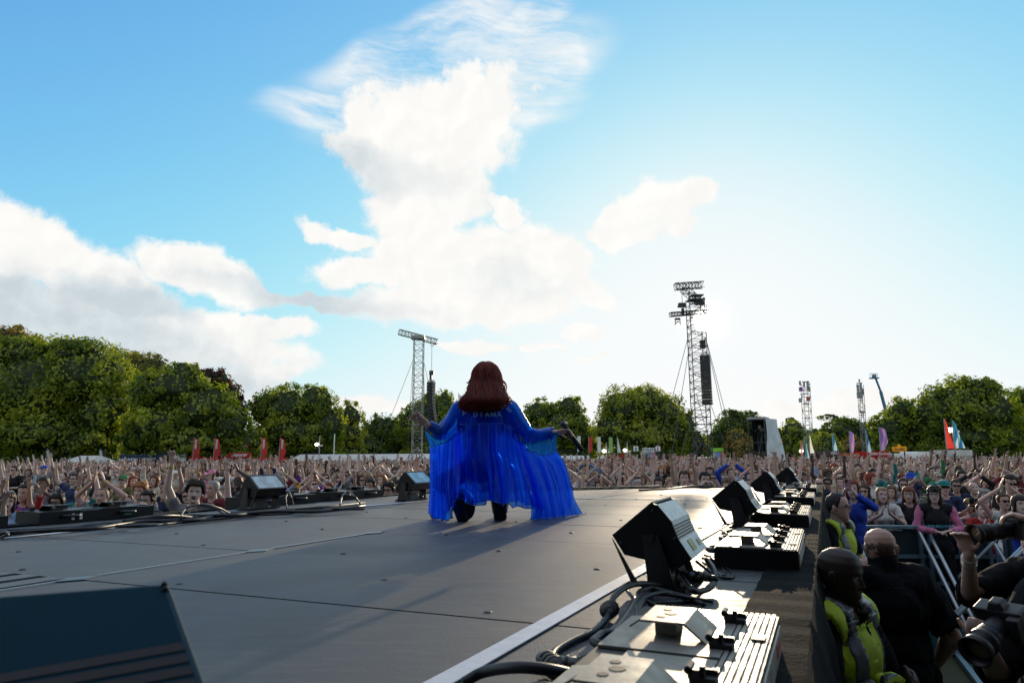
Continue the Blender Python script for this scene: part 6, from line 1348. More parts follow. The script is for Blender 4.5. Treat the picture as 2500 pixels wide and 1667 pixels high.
# ---------------------------------------------------------------- the far crowd as one mass
def low_source(nm_, hairstyle, ntri):
    T_ = TP[nm_]; bm = bmesh.new(); parts = []; D = T_['D']; mw = Matrix.Translation(D['hd']) @ D['hrot'].to_4x4()
    def take(me, pid, M4=None, zmin=None):
        V = np.empty(len(me.vertices)*3); me.vertices.foreach_get('co', V); V = V.reshape(-1, 3)
        if M4 is not None: V = V@np.array(M4.to_3x3()).T+np.array(M4.translation)
        F = [tuple(p.vertices) for p in me.polygons]
        if zmin is not None: F = [f for f in F if V[f[0]][2] > zmin]
        return V, F, pid
    out = []
    for me, pid, M4, zm, share in ((T_['body'], 0, None, 1.25, .62), (T_['tee'], 1, None, 1.0, .2), (HAIR[hairstyle], 2, mw, None, .18)):
        V, F, pid = take(me, pid, M4, zm); m_ = bpy.data.meshes.new('t'); used = sorted({v for f in F for v in f}); mp = {v: i for i, v in enumerate(used)}
        m_.from_pydata(V[used].tolist(), [], [tuple(mp[v] for v in f) for f in F]); o = bpy.data.objects.new('t', m_); C.objects.link(o)
        tri = sum(len(f)-2 for f in F); d = o.modifiers.new('d', 'DECIMATE'); d.ratio = min(1, ntri*share/tri)
        dg = bpy.context.evaluated_depsgraph_get(); e = bpy.data.meshes.new_from_object(o.evaluated_get(dg)); bpy.data.objects.remove(o); bpy.data.meshes.remove(m_)
        e.calc_loop_triangles(); vv = np.empty(len(e.vertices)*3); e.vertices.foreach_get('co', vv); tr = np.empty(len(e.loop_triangles)*3, np.int32); e.loop_triangles.foreach_get('vertices', tr)
        out.append((vv.reshape(-1, 3), tr.reshape(-1, 3), pid)); bpy.data.meshes.remove(e)
    V = []; F = []; I = []; b = 0
    for v, f, pid in out: V.append(v); F.append(f+b); I.append(np.full(len(v), pid)); b += len(v)
    return np.concatenate(V), np.concatenate(F), np.concatenate(I)
def crowd_mass(name, label, pts, srcs, seed):
    r = np.random.default_rng(seed); V = []; F = []; Cc = []; b = 0
    sk = np.array([SKINC[pick(skinw, r_)] for _ in range(64)]); tp = np.array([TOPC[pick(topw, r_)] for _ in range(64)]); hr = np.array([HAIRC[r_.choice(list(HAIRC))] for _ in range(64)])
    for (x, y, z) in pts:
        v, f, pid = srcs[r.integers(len(srcs))]; s = r.uniform(.9, 1.08); a = r.uniform(-.4, .4); mir = -1 if r.random() < .5 else 1
        ca, sa = math.cos(a), math.sin(a); vx = v[:, 0]*mir*s; vy = v[:, 1]*s; lx, ly = r.uniform(-.14, .14, 2); vx = vx+lx*v[:, 2]; vy = vy+ly*v[:, 2]*.6; 
        V.append(np.stack([vx*ca-vy*sa+x, vx*sa+vy*ca+y, v[:, 2]*s+z], 1)); F.append(f+b); b += len(v)
        k = r.uniform(.55, 1.15); pal = np.stack([sk[r.integers(64)]*k, tp[r.integers(64)]*k, hr[r.integers(64)]*k]); Cc.append(pal[pid])
    V = np.concatenate(V).astype(np.float32); F = np.concatenate(F).astype(np.int32); Cc = np.concatenate(Cc)
    me = bpy.data.meshes.new(name); me.vertices.add(len(V)); me.vertices.foreach_set('co', V.ravel()); me.loops.add(F.size); me.loops.foreach_set('vertex_index', F.ravel())
    me.polygons.add(len(F)); me.polygons.foreach_set('loop_start', np.arange(0, F.size, 3, dtype=np.int32)); me.polygons.foreach_set('loop_total', np.full(len(F), 3, np.int32)); me.polygons.foreach_set('use_smooth', np.ones(len(F), bool))
    ca = me.color_attributes.new('Col', 'FLOAT_COLOR', 'POINT'); ca.data.foreach_set('color', np.concatenate([Cc, np.ones((len(Cc), 1))], 1).astype(np.float32).ravel()); me.update()
    o = link(name, me, M['crowdm']); tag(o, label, 'crowd', kind='stuff'); return o
mm = bpy.data.materials.new('crowd_colours'); mm.use_nodes = True; T = NT(mm.node_tree); T.l.new(T.new('ShaderNodeVertexColor', layer_name='Col').outputs[0], T.n['Principled BSDF'].inputs['Base Color']); T.n['Principled BSDF'].inputs['Roughness'].default_value = .7; M['crowdm'] = mm
hs_ = list(HAIR)
src1 = [low_source(p, hs_[(i*3+1) % 10], 620) for i, p in enumerate([WIDE, ONE, REST_, CLAPUP, WAVE, PHN, CLAP, REST_, REST_, CUP, UP2, REST_, CLAP])]
src2 = [low_source(p, hs_[(i*3+2) % 10], 115) for i, p in enumerate([WIDE, REST_, REST_, CLAPUP, WAVE, PHN, REST_, REST_, ONE, CLAP, CLAP, CUP])]
m1 = [(x, y, 0) for y, x in rest if y < 27]
m2 = [(x, y, 0) for y, x in rest if y >= 27 and r_.random() < .8]
y = 40.
while y < 76:
    for j in range(-100, 101):
        x = j*.75+r_.uniform(-.3, .3)
        if abs(x) < .78*y and r_.random() < .72: m2.append((x, y+r_.uniform(-.4, .4), 0))
    y += 1.0+(y-40)*.02
print('CROWD', len(NAMED), len(ind), len(m1), len(m2), sum(len(s[1]) for s in src1)/12, sum(len(s[1]) for s in src2)/11)
crowd_mass('crowd', 'dense cheering crowd further back, arms raised, reaching to the stalls', m1+[], src1, 5)
crowd_mass('crowd', 'farthest sunlit band of the crowd in front of the stalls and flags', m2, src2, 6)
# ---------------------------------------------------------------- the singer
SX0, SY0 = at(950+815/3.484, 1200, 5.72).x, 5.72
def Wc(cx, cy, Yd): return at(950+cx/3.484, 850+cy/3.484, Yd)
def Lc(cx, cy, Yd): w = Wc(cx, cy, Yd); return Vector((-(w.x-SX0), -(w.y-SY0), w.z-SZ))
J = dict(pel=Lc(800, 985, 5.60), ch=Lc(812, 660, 5.66), nk=Lc(815, 470, 5.72), hd=Lc(828, 250, 5.76),
         shR=Lc(600, 520, 5.74), elR=Lc(448, 715, 5.66), wrR=Lc(322, 652, 5.58), shL=Lc(1045, 520, 5.74), elL=Lc(1185, 745, 5.70), wrL=Lc(1420, 722, 5.62),
         hipR=Lc(745, 1000, 5.62), hipL=Lc(860, 1000, 5.62), knR=Lc(560, 1080, 6.0), anR=Lc(606, 1330, 5.66), knL=Lc(1010, 1050, 6.05), anL=Lc(945, 1390, 5.72),
         ftR=Lc(628, 1440, 5.62), ftL=Lc(950, 1425, 5.95))
hd1 = (Lc(222, 575, 5.55)-J['wrR']); hd2 = (Lc(1560, 690, 5.62)-J['wrL'])
SKP = (.62, .43, .37)
me, D = figure(J, dict(R=(hd1, (.3, .9, -.5), .26, .22), L=(hd2, (.0, .35, -1), .05, .62)), bulk=.90, voxel=.009, female=True, fr=.0085, upright=False, smooth=3, hs=1.12, headres=(48, 40), head_rot=Euler((R(8), 0, R(-8))))
per = thing('person', 'auburn haired singer in a sheer bright blue robe crouching with arms spread', 'person', (SX0, SY0, SZ+.004), math.pi)
link('body', me, M['skin'], per, color=SKP)
M['satin'] = mat('blue_satin', (.006, .10, .55), .42, 0, var=.25, vs=6, bump=.5, bs=14)
link('bodice', garment(D, [('torso', -1, 2), ('uarm', -1, 2), ('farm', -1, .9)], .020, .010, 3), M['satin'], per)
link('trousers', garment(D, [('leg', -1, 2)], .012, .006, 4), M['blackmatte'], per)
link('boot', garment(D, [('foot', -1, 2), ('leg', .75, 2)], .022, .002, 5), M['black'], per)
# boot soles and heels
m = MB(); c = Lc(628, 1405, 5.60); poly = []
for k in range(20):
    a_ = 2*math.pi*k/20; w = .105*math.cos(a_)*(1.0 if math.sin(a_) > -.2 else .95); z = .125*math.sin(a_)
    poly.append(Vector((c.x+w*.95+z*.18, c.y, c.z+z+.0)))
zmin = min(p.z for p in poly); poly = [p+Vector((0, 0, max(0, .004-zmin))) for p in poly]
m.prism(poly, 0, -.035, (0, 1, 0)); m.build('boot_sole', M['black'], per, bevel=.006)
m = MB(); a0 = J['anL']; m.box(Vector((a0.x, a0.y+.03, .035)), (.085, .08, .075), taper=(1.15, 1.2)); m.tube([Vector((a0.x, a0.y+.0, .05)), Vector((a0.x+.01, a0.y, .16)), Vector((a0.x+.03, a0.y-.04, .27))], .062, 14, r1=.078); m.build('boot_heel', M['black'], per)
def organza(name, col, a0, a1):
    m = bpy.data.materials.new(name); m.use_nodes = True; T = NT(m.node_tree); T.n.clear()
    d = T.new('ShaderNodeBsdfDiffuse'); t = T.new('ShaderNodeBsdfTranslucent'); tr = T.new('ShaderNodeBsdfTransparent'); g = T.new('ShaderNodeBsdfGlossy'); g.inputs['Roughness'].default_value = .4; g.inputs[0].default_value = (.25, .45, .9, 1)
    d.inputs[0].default_value = (*col, 1); t.inputs[0].default_value = (col[0]*1.3, col[1]*1.5, min(1, col[2]*1.3), 1); tr.inputs[0].default_value = (.10, .36, .95, 1)
    a = T.new('ShaderNodeMixShader'); a.inputs[0].default_value = .62; T.l.new(d.outputs[0], a.inputs[1]); T.l.new(t.outputs[0], a.inputs[2])
    b = T.new('ShaderNodeMixShader'); b.inputs[0].default_value = .10; T.l.new(a.outputs[0], b.inputs[1]); T.l.new(g.outputs[0], b.inputs[2])
    lw = T.new('ShaderNodeLayerWeight'); lw.inputs[0].default_value = .45
    wv = T.noise(T.new('ShaderNodeTexCoord').outputs['Object'], 260, 2, .5)
    al = T.math('ADD', T.smooth(lw.outputs['Facing'], .15, .85, a0, a1), T.math('MULTIPLY', T.math('SUBTRACT', wv.outputs['Fac'], .5), .12), clamp=True)
    c = T.new('ShaderNodeMixShader'); T.l.new(al, c.inputs[0]); T.l.new(tr.outputs[0], c.inputs[1]); T.l.new(b.outputs[0], c.inputs[2])
    o = T.new('ShaderNodeOutputMaterial'); T.l.new(c.outputs[0], o.inputs[0]); return m
M['org'] = organza('blue_organza', (.006, .12, .98), .32, .94); M['org1'] = organza('pale_blue_organza', (.01, .17, .80), .34, .85)
def resamp(pts, n):
    P = np.array(pts, float); d = np.r_[0, np.cumsum(np.linalg.norm(np.diff(P, axis=0), axis=1))]; u = np.linspace(0, d[-1], n); return np.stack([np.interp(u, d, P[:, k]) for k in range(P.shape[1])], 1)
def sheet(name, rows, nu, nv, depth, freq, amp, seed, mt, hem=True, close_v=None):
    """cloth panel hung between rows of points (picture crop x, y); depth(cx, v) gives metres ahead; folds are real waves"""
    Rw = [resamp(r, nu) for r in rows]; k = len(rows)-1; V = np.zeros((nv, nu, 3))
    for j in range(nv):
        v = j/(nv-1); t = v*k; i = min(int(t), k-1); f = t-i
        g = lambda q: Rw[max(0, min(k, q))]
        p = .5*(2*g(i)+(g(i+1)-g(i-1))*f+(2*g(i-1)-5*g(i)+4*g(i+1)-g(i+2))*f*f+(3*g(i)-g(i-1)-3*g(i+1)+g(i+2))*f**3)
        for q in range(nu):
            u = q/(nu-1); ph = freq*u*(1+.18*math.sin(u*5+seed))+2.6*mnoise.noise(Vector((u*9, v*.9, seed*3)))+2.4*math.sin(u*8+seed)+1.1*math.sin(u*19+seed*3)+.7*math.sin(v*2.4+u*13+seed*2); am = amp*(.3+1.0*v**.8)*(.55+.75*mnoise.noise(Vector((u*7, v*1.5, seed)))+.35)
            fold = am*(math.sin(ph)+.45*math.sin(ph*2.17+seed)+.22*math.sin(ph*4.3+v*2))
            Yd = depth(p[q, 0], v)+fold
            w = Wc(p[q, 0], p[q, 1], Yd); V[j, q] = (-(w.x-SX0)+.35*am*math.cos(ph*1.1), -(w.y-SY0), max(.006, w.z-SZ-.004))
    m = MB(); m.add(V.reshape(-1, 3).tolist(), [(j*nu+q, j*nu+q+1, (j+1)*nu+q+1, (j+1)*nu+q) for j in range(nv-1) for q in range(nu-1)])
    o = m.build(name, mt, per, True)
    if hem: h = MB(); h.tube(V[-1].tolist(), .0042, 5); h.build('hem', M['satin'], o, True)
    return o
base = lambda cx, v: 5.50+.34*((cx-830)/560)**2-.10*v*(1-abs(cx-830)/700)
Ttop = [(345, 835), (420, 820), (500, 790), (560, 740), (600, 690), (650, 655), (800, 640), (960, 640), (1050, 700), (1120, 790), (1190, 870), (1300, 915), (1430, 870)]
# middle back of the skirt: two layers
mid = [(570, 720), (620, 670), (660, 652), (800, 640), (960, 640), (1050, 700), (1110, 780)]
hemB = [(545, 1300), (560, 1262), (640, 1290), (700, 1335), (805, 1330), (815, 1290), (900, 1300), (960, 1340), (1010, 1312), (1040, 1355), (1090, 1332), (1130, 1355), (1200, 1360), (1310, 1366)]
sheet('skirt', [mid, [(545, 860), (660, 850), (820, 840), (980, 850), (1160, 950)], [(540, 1090), (660, 1070), (840, 1060), (1020, 1080), (1240, 1170)], hemB], 260, 60, base, 44, .030, 1, M['org'])
sheet('skirt', [[(x+8, y+14) for x, y in mid], [(560, 880), (820, 860), (1130, 950)], [(560, 1080), (850, 1070), (1180, 1150)], [(575, 1255), (660, 1270), (760, 1318), (860, 1268), (960, 1310), (1080, 1296), (1180, 1330), (1260, 1340)]], 200, 50, lambda cx, v: base(cx, v)+.13, 31, .030, 2.4, M['org'])
# left drape over the kneeling leg
sheet('skirt', [[(345, 838), (420, 822), (500, 792), (560, 745), (610, 690)], [(352, 1000), (440, 960), (540, 920), (620, 880)], [(350, 1200), (440, 1200), (540, 1180), (600, 1130)], [(344, 1396), (372, 1446), (432, 1452), (482, 1472), (545, 1432), (556, 1330), (570, 1262)]], 170, 60, lambda cx, v: base(cx, v)+.05-.06*v, 22, .028, 3.1, M['org'])
sheet('skirt', [[(352, 845), (500, 800), (600, 710)], [(360, 1000), (480, 960), (600, 900)], [(358, 1200), (470, 1200), (575, 1150)], [(352, 1400), (380, 1440), (470, 1452), (560, 1300)]], 120, 40, lambda cx, v: base(cx, v)+.16-.05*v, 15, .03, 4.4, M['org'])
# right train spreading on the deck
rowsC = [[(1060, 720), (1120, 790), (1190, 870), (1300, 915), (1365, 905), (1432, 872)], [(1110, 900), (1200, 960), (1320, 990), (1420, 985), (1505, 985)], [(1180, 1140), (1280, 1160), (1400, 1170), (1490, 1170), (1560, 1180)], [(1240, 1330), (1320, 1350), (1420, 1345), (1500, 1330), (1576, 1290)], [(1204, 1450), (1290, 1459), (1400, 1462), (1520, 1463), (1662, 1457)]]
sheet('train', rowsC, 220, 70, lambda cx, v: base(cx, v)-.02-.05*v, 26, .030, 5.2, M['org'])
rowsD = [[(1080, 750), (1180, 860), (1300, 905), (1420, 872)], [(1150, 960), (1300, 1000), (1490, 990)], [(1200, 1160), (1380, 1180), (1545, 1190)], [(1195, 1340), (1380, 1350), (1560, 1300)], [(1204, 1448), (1320, 1452), (1420, 1452), (1540, 1400)]]
sheet('train', rowsD, 140, 50, lambda cx, v: base(cx, v)+.12, 15, .034, 6.6, M['org'])
# wide sleeves, one pale layer below each arm
sheet('sleeve', [[(1075, 640), (1150, 690), (1230, 700), (1330, 712), (1440, 715)], [(1110, 740), (1180, 780), (1280, 800), (1430, 790)], [(1130, 800), (1190, 868), (1300, 915), (1365, 905), (1430, 872)]], 110, 24, lambda cx, v: 5.58+.03*v, 12, .012, 7.1, M['org1'])
sheet('sleeve', [[(300, 700), (360, 740), (450, 745), (540, 690), (590, 620)], [(330, 770), (400, 785), (480, 775), (560, 720), (600, 650)], [(345, 838), (420, 822), (500, 792), (560, 745), (610, 690)]], 110, 24, lambda cx, v: 5.60+.03*v, 12, .012, 8.3, M['org1'])
sheet('sleeve', [[(545, 480), (600, 455), (640, 450)], [(500, 590), (570, 580), (640, 560)], [(450, 690), (540, 680), (620, 650)], [(430, 790), (520, 770), (610, 690)]], 60, 24, lambda cx, v: 5.60, 7, .010, 9.2, M['org1'], hem=False)
sheet('sleeve', [[(1000, 445), (1060, 470), (1095, 495)], [(1010, 560), (1080, 580), (1130, 590)], [(1040, 650), (1130, 670), (1230, 690)], [(1060, 700), (1140, 760), (1225, 720)]], 60, 24, lambda cx, v: 5.60, 7, .010, 10.2, M['org1'], hem=False)
sheet('yoke', [[(610, 480), (800, 500), (1040, 480)], [(585, 600), (800, 600), (1090, 600)], [(585, 735), (660, 700), (800, 690), (960, 700), (1115, 790)]], 80, 20, lambda cx, v: 5.60-.02*v+.1*((cx-830)/400)**2, 7, .006, 12.2, M['satin'], hem=False)
sheet('yoke', [[(640, 470), (800, 480), (1010, 470)], [(610, 560), (800, 560), (1060, 560)], [(600, 650), (650, 652), (800, 640), (960, 640), (1060, 690)]], 80, 24, lambda cx, v: 5.54-.03*v+.1*((cx-830)/400)**2, 5, .004, 11.2, M['org'], hem=True)
# embroidered outline letters on the back
M['stitch'] = mat('pale_blue_stitching', (.25, .50, .75), .5)
def letters(s, cx, cy, size, rot, gap):
    for i, ch in enumerate(s):
        p = Lc(cx+i*gap, cy+i*gap*math.tan(rot), 5.475); o = txt('lettering', ch, size, p, (R(90), 0, math.pi), M['stitch'], outline=.0016, par=per); o.rotation_euler = (R(90), -rot, math.pi)
letters('DIANA', 735, 568, .052, 0, 50); letters('NE', 965, 488, .058, R(36), 56); letters('V', 632, 560, .05, R(-30), 50)
# hair: a lofted core and many strands
rowsH = [(118, 800, 850, .03), (128, 768, 882, .06), (160, 735, 917, .095), (220, 708, 948, .125), (300, 692, 968, .135), (370, 684, 982, .135), (420, 655, 1000, .12), (470, 622, 1022, .10), (510, 618, 985, .075), (540, 650, 920, .05)]
def hair_pt(tt, a_, grow=1.0):
    k = tt*(len(rowsH)-1); i = min(int(k), len(rowsH)-2); f = k-i; q = [rowsH[i][c]*(1-f)+rowsH[i+1][c]*f for c in range(4)]
    w = Lc((q[1]+q[2])/2, q[0], 5.72); e = Lc(q[2], q[0], 5.72); hw = abs(e.x-w.x)*grow; fwd = .20*min(1, max(0, (tt-.42)/.35)); return Vector((w.x+hw*math.cos(a_), w.y+fwd+q[3]*grow*math.sin(a_), w.z))
def red_hair():
    m = bpy.data.materials.new('auburn_hair'); m.use_nodes = True; T = NT(m.node_tree); b = T.n['Principled BSDF']; at_ = T.new('ShaderNodeAttribute', attribute_name='lv')
    T.l.new(T.mix(at_.outputs['Fac'], (.022, .007, .006, 1), (.42, .06, .028, 1)), b.inputs['Base Color']); b.inputs['Roughness'].default_value = .34; b.inputs['Specular IOR Level'].default_value = .5  # bright end raised so strand colours carry painted highlights
    t = T.new('ShaderNodeBsdfTranslucent'); t.inputs[0].default_value = (.6, .09, .04, 1); x = T.new('ShaderNodeMixShader'); x.inputs[0].default_value = .34
    T.l.new(b.outputs[0], x.inputs[1]); T.l.new(t.outputs[0], x.inputs[2]); T.l.new(x.outputs[0], T.n['Material Output'].inputs[0]); return m
M['redhair'] = red_hair(); hr_ = random.Random(8)
core = MB(); V = [hair_pt(i/27, 2*math.pi*j/26, .85+.05*math.sin(j*2+i*.4)) for i in range(28) for j in range(26)]; core.add(V, [(i*26+j, i*26+(j+1) % 26, (i+1)*26+(j+1) % 26, (i+1)*26+j) for i in range(27) for j in range(26)])
hm = MB(); hm.add(core.v, core.f); nf0 = len(hm.f); lv = [.12]*nf0
for k in range(1150):
    a_ = hr_.uniform(0, 2*math.pi); a_ = a_ if hr_.random() < .45 else hr_.uniform(.1, math.pi-.1)      # more on the visible back (+y local)
    t0 = hr_.uniform(0, .35) if hr_.random() < .7 else hr_.uniform(.3, .7); t1 = min(hr_.uniform(.93, 1.09), t0+hr_.uniform(.45, .9)); ph = hr_.uniform(0, 6); wv = hr_.uniform(.03, .10); pts = []; g0 = hr_.uniform(.90, 1.07); n = 12
    for i in range(n):
        f = i/(n-1); t = t0+(t1-t0)*f; a2 = a_+.22*math.sin(ph+f*2)*(1-f*.2)+wv*3*math.sin(f*9+ph)*f; p = hair_pt(t, a2, g0+.05*f*math.sin(ph*3+f*6)+(.10*f**4 if hr_.random() < 2 else 0)*math.sin(ph))
        p.z += .012*math.sin(f*11+ph)*f; p.x += .012*math.sin(f*8+ph*2)*f; pts.append(p)
    if t1 > .93 and hr_.random() < .5:
        d = (pts[-1]-pts[-2]); o_ = Vector((pts[-1].x-J['hd'].x, pts[-1].y-J['hd'].y, 0)).normalized(); pts.append(pts[-1]+d*.5+o_*.012); pts.append(pts[-1]+o_*.022+Vector((0, 0, .006)))
    r0 = hr_.uniform(.0016, .0042); b0 = len(hm.f); hm.tube(pts, r0, 3, r1=r0*.35); lv += [min(1, max(0, hr_.gauss(.52, .34)))]*(len(hm.f)-b0)
for (x0, y0, x1, y1, x2, y2, x3, y3) in ((690, 400, 650, 425, 615, 425, 588, 382), (700, 420, 640, 445, 600, 430, 590, 400), (690, 300, 668, 330, 664, 350, 676, 375), (700, 260, 672, 290, 660, 300, 655, 290), (985, 380, 1010, 410, 1030, 430, 1045, 455), (990, 400, 1020, 440, 1035, 450, 1022, 470), (980, 290, 994, 320, 998, 350, 988, 370)):
    for q in range(5):
        j = lambda: hr_.uniform(-6, 6); pts = spline([Lc(x0+j(), y0+j(), 5.66), Lc(x1+j(), y1+j(), 5.64), Lc(x2+j(), y2+j(), 5.64), Lc(x3+j(), y3+j(), 5.64)], 5); b0 = len(hm.f); hm.tube(pts, .0028, 3, r1=.0008); lv += [.6]*(len(hm.f)-b0)
me = hm.mesh('hair', True); at_ = me.attributes.new('lv', 'FLOAT', 'FACE'); at_.data.foreach_set('value', lv); link('hair', me, M['redhair'], per)
# rings and microphone
mw = Matrix.Translation((SX0, SY0, SZ+.004)) @ Matrix.Rotation(math.pi, 4, 'Z')
for cx, cy in ((238, 598), (262, 585)): MB().ball(Lc(cx, cy, 5.54), (.012, .012, .010), 8, 6).build('ring', M['alu'], per)
t = thing('microphone', 'black wireless microphone pointing down from the singer\'s right-hand side fist', 'microphone')
a_ = Wc(1478, 640, 5.60); b = Wc(1640, 868, 5.62); d = (b-a_); m = MB(); m.tube([a_+d*.12, b], .018, 14, r1=.021); m.build('handle', M['black'], t, True); m = MB(); m.ball(a_+d*.03, (.028, .028, .028), 12, 8); m.build('grille_head', M['steel'], t, True)
MB().ball(Wc(1505, 640, 5.57), (.014, .014, .014), 8, 6).build('ring', M['alu'], per).matrix_world = Matrix.Identity(4)
t.location = a_
for c_ in t.children: c_.matrix_parent_inverse = Matrix.Translation(-a_)
# ---------------------------------------------------------------- pit: barrier
def barrier(p0, p1, inward, label):
    p0 = Vector(p0); p1 = Vector(p1); L = (p1-p0).length; rz = math.atan2(p1.y-p0.y, p1.x-p0.x); t = thing('barrier', label, 'barrier', (*p0, 0), rz, 'crowd barrier panels round the pit'); s = inward; Hb = 1.17
    m = MB(); m.box((L/2, 0, Hb), (L-.01, .07, .05)); m.build('top_rail', M['galv'], t, bevel=.008)
    for z in (.78, .42): MB().box((L/2, s*.035, z), (L-.01, .03, .05)).build('cross_rail', M['galv'], t)
    MB().box((L/2, -s*.015, Hb/2), (L-.02, .012, Hb-.1)).build('sheet_panel', M['pitpanel'], t)
    for x in (.05, L/2, L-.05): MB().box((x, s*.02, Hb/2), (.045, .045, Hb-.04)).build('post', M['galv'], t)
    for x in (.05, L-.05):
        m = MB(); m.tube([(x, s*.03, Hb-.06), (x, s*1.02, .06)], .024, 8); m.build('strut', M['galvb'], t)
    MB().box((L/2, s*.55, .025), (L-.02, 1.05, .012)).build('floor_plate', M['pitpanel'], t)
    for x in (.03, L-.03): MB().box((x, s*.55, .05), (.05, 1.1, .04)).build('floor_rail', M['galv'], t)
    MB().box((L/2, s*1.08, .05), (L-.02, .05, .05)).build('toe_rail', M['galv'], t)
M['pitpanel'] = mat('dark_barrier_sheet', (.012, .03, .04), .6, .2, var=.3); M['galvb'] = mat('bright_strut', (.42, .50, .54), .4, .5)
c0 = Vector((4.75, 10.05)); c1 = Vector((5.62, 9.85)); c2 = Vector((6.02, 9.35))
barrier((4.75, 9.95), (5.72, 9.86), -1, 'short barrier panel between stage corner and the red haired woman')
barrier((5.74, 9.86), (6.62, 9.78), -1, 'barrier panel facing the stage corner, behind the bald man\'s head')
dv = Vector((-.385, -.92)).normalized(); q = Vector((6.70, 9.62))
for i, l in enumerate(('first barrier panel of the side leg, under the football top', 'second barrier panel of the side leg, under the clapping hands', 'third barrier panel of the side leg, beside the photographer', 'nearest barrier panel of the side leg in the dark bottom right')):
    barrier(q, q+dv*1.2, -1, l); q = q+dv*1.22
# ---------------------------------------------------------------- pit: people
def big(label, px, py, Yd, rz, J_, hands, bulk, skin, headkw, head_rot, female=False, scale=1.0, voxel=.0095, hres=(64, 58)):
    me, D = figure(J_, hands, bulk=bulk, voxel=voxel, female=female, headkw=headkw, head_rot=head_rot, headres=hres, fr=.0095, dec=.6, smooth=3, hs=1.08)
    p = at(px, py, Yd); hd = D['J']['hd']; sc = p.z/hd.z; off = Matrix.Rotation(R(rz), 3, 'Z') @ Vector((hd.x, hd.y, 0))*sc
    t = thing('person', label, 'person', (p.x-off.x, p.y-off.y, 0), R(rz)); t.scale = (sc, sc, sc); link('body', me, M['skin'], t, color=SKINC[skin] if isinstance(skin, str) else skin); return t, D
CR = dict(J=dict(elL=(-.30, -.05, 1.13), wrL=(.02, -.27, 1.18), elR=(.30, -.05, 1.13), wrR=(-.03, -.25, 1.15)), hands=dict(L=((.9, .2, .25), (0, 1, 0), .06, .3), R=((-.8, .5, .1), (0, 1, 0), .06, .35)))
M['hivis'] = mat('hi_vis_yellow', (.36, .50, .012), .7, var=.15, vs=9, bump=.5, bs=16); M['reflect'] = mat('grey_reflective_band', (.10, .12, .13), .4, .2); M['bluejeans'] = mat('blue_trousers', (.015, .05, .22), .85, var=.3, vs=12, bump=.4, bs=30)
def vest(t, D, off=.034):
    bx = lambda c: (np.abs(c[:, 0]) > .025) | (c[:, 1] > 0)
    link('vest', garment(D, [('torso', -1, 2)], off, .010, 6, fn=lambda c: (c[:, 2] > .80)), M['hivis'], t)
    link('reflective_band', garment(D, [('torso', -1, 2)], off+.006, .010, 6, fn=lambda c: (c[:, 2] > .99) & (c[:, 2] < 1.05)), M['reflect'], t)
    link('reflective_band', garment(D, [('torso', -1, 2)], off+.006, .010, 6, fn=lambda c: (c[:, 2] > 1.12) & (np.abs(c[:, 0]) > .075) & (np.abs(c[:, 0]) < .125)), M['reflect'], t)
t, D = big('security guard with shaved head and yellow vest nearest the camera, seen in profile', 2050, 1402, 3.25, 42, CR['J'], CR['hands'], 1.22, (.030, .019, .015), dict(mouth=0, brow=(.006, .005, .004), lip=(.06, .03, .028)), Euler((R(6), 0, R(6))))
link('shirt', garment(D, [('torso', -1, 2), ('uarm', -1, .80)], .022, .022, 7), M['blackmatte'], t); vest(t, D); link('trousers', garment(D, [('leg', -1, 2)], .02, .01, 8), M['blackmatte'], t)
DN = dict(J=dict(elL=(-.34, .03, 1.13), wrL=(-.30, -.12, .92), elR=(.34, .03, 1.13), wrR=(.30, -.12, .92)), hands=dict(L=((.2, -.4, -1), (1, 0, 0), .06, .4), R=((-.2, -.4, -1), (-1, 0, 0), .06, .4)))
t, D = big('bald heavy man in black T-shirt seen from behind between the two guards in the pit', 2150, 1338, 4.3, 176, DN['J'], DN['hands'], 1.42, (.42, .27, .21), dict(mouth=0, wide=1.12), Euler((R(8), 0, R(-6))))
link('shirt', garment(D, [('torso', -1, 2), ('uarm', -1, .78), ('neck', -1, .22)], .026, .026, 9), M['blackmatte'], t); link('trousers', garment(D, [('leg', -1, 2)], .02, .01, 8), M['blackmatte'], t)
st_ = garment(D, [('neck', .05, .9)], .001, .0, 1); hme = hair_mesh('crop', 3, 40); sv = hme.vertices
for v in sv:
    if v.co.z > .035: v.co *= .86
h = link('stubble', hme, M['hair'], t, color=(.09, .06, .05)); h.matrix_local = Matrix.Translation(D['hd']) @ D['hrot'].to_4x4() @ Matrix.Diagonal((1.09, .985, .98, 1))
t, D = big('security guard in sunglasses with yellow vest and blue trousers by the stage corner', 2045, 1237, 6.7, 44, CR['J'], CR['hands'], 1.12, 'rosy', dict(mouth=0), Euler((0, 0, R(8))), voxel=.012, hres=(44, 38))
link('shirt', garment(D, [('torso', -1, 2), ('uarm', -1, .75)], .018, .010, 7), M['blackmatte'], t); vest(t, D, .03); link('trousers', garment(D, [('leg', -1, 2)], .02, .01, 8), M['bluejeans'], t)
hm_ = Matrix.Translation(D['hd']) @ D['hrot'].to_4x4()
o = link('hair', HAIR['receding'], M['hair'], t, color=HAIRC['black']); o.matrix_local = hm_; o = link('sunglasses', GLS, M['darkglass'], t); o.matrix_local = hm_
PHJ = dict(J=dict(elL=(-.20, -.30, 1.32), wrL=(-.02, -.46, 1.56), elR=(.30, -.20, 1.48), wrR=(.14, -.22, 1.73), hd=(0, -.03, 1.62)), hands=dict(L=((.1, -.35, .9), (.3, -.6, .3), .08, .45), R=((-.55, -.5, .25), (-.3, -.4, -.8), .06, .6)))
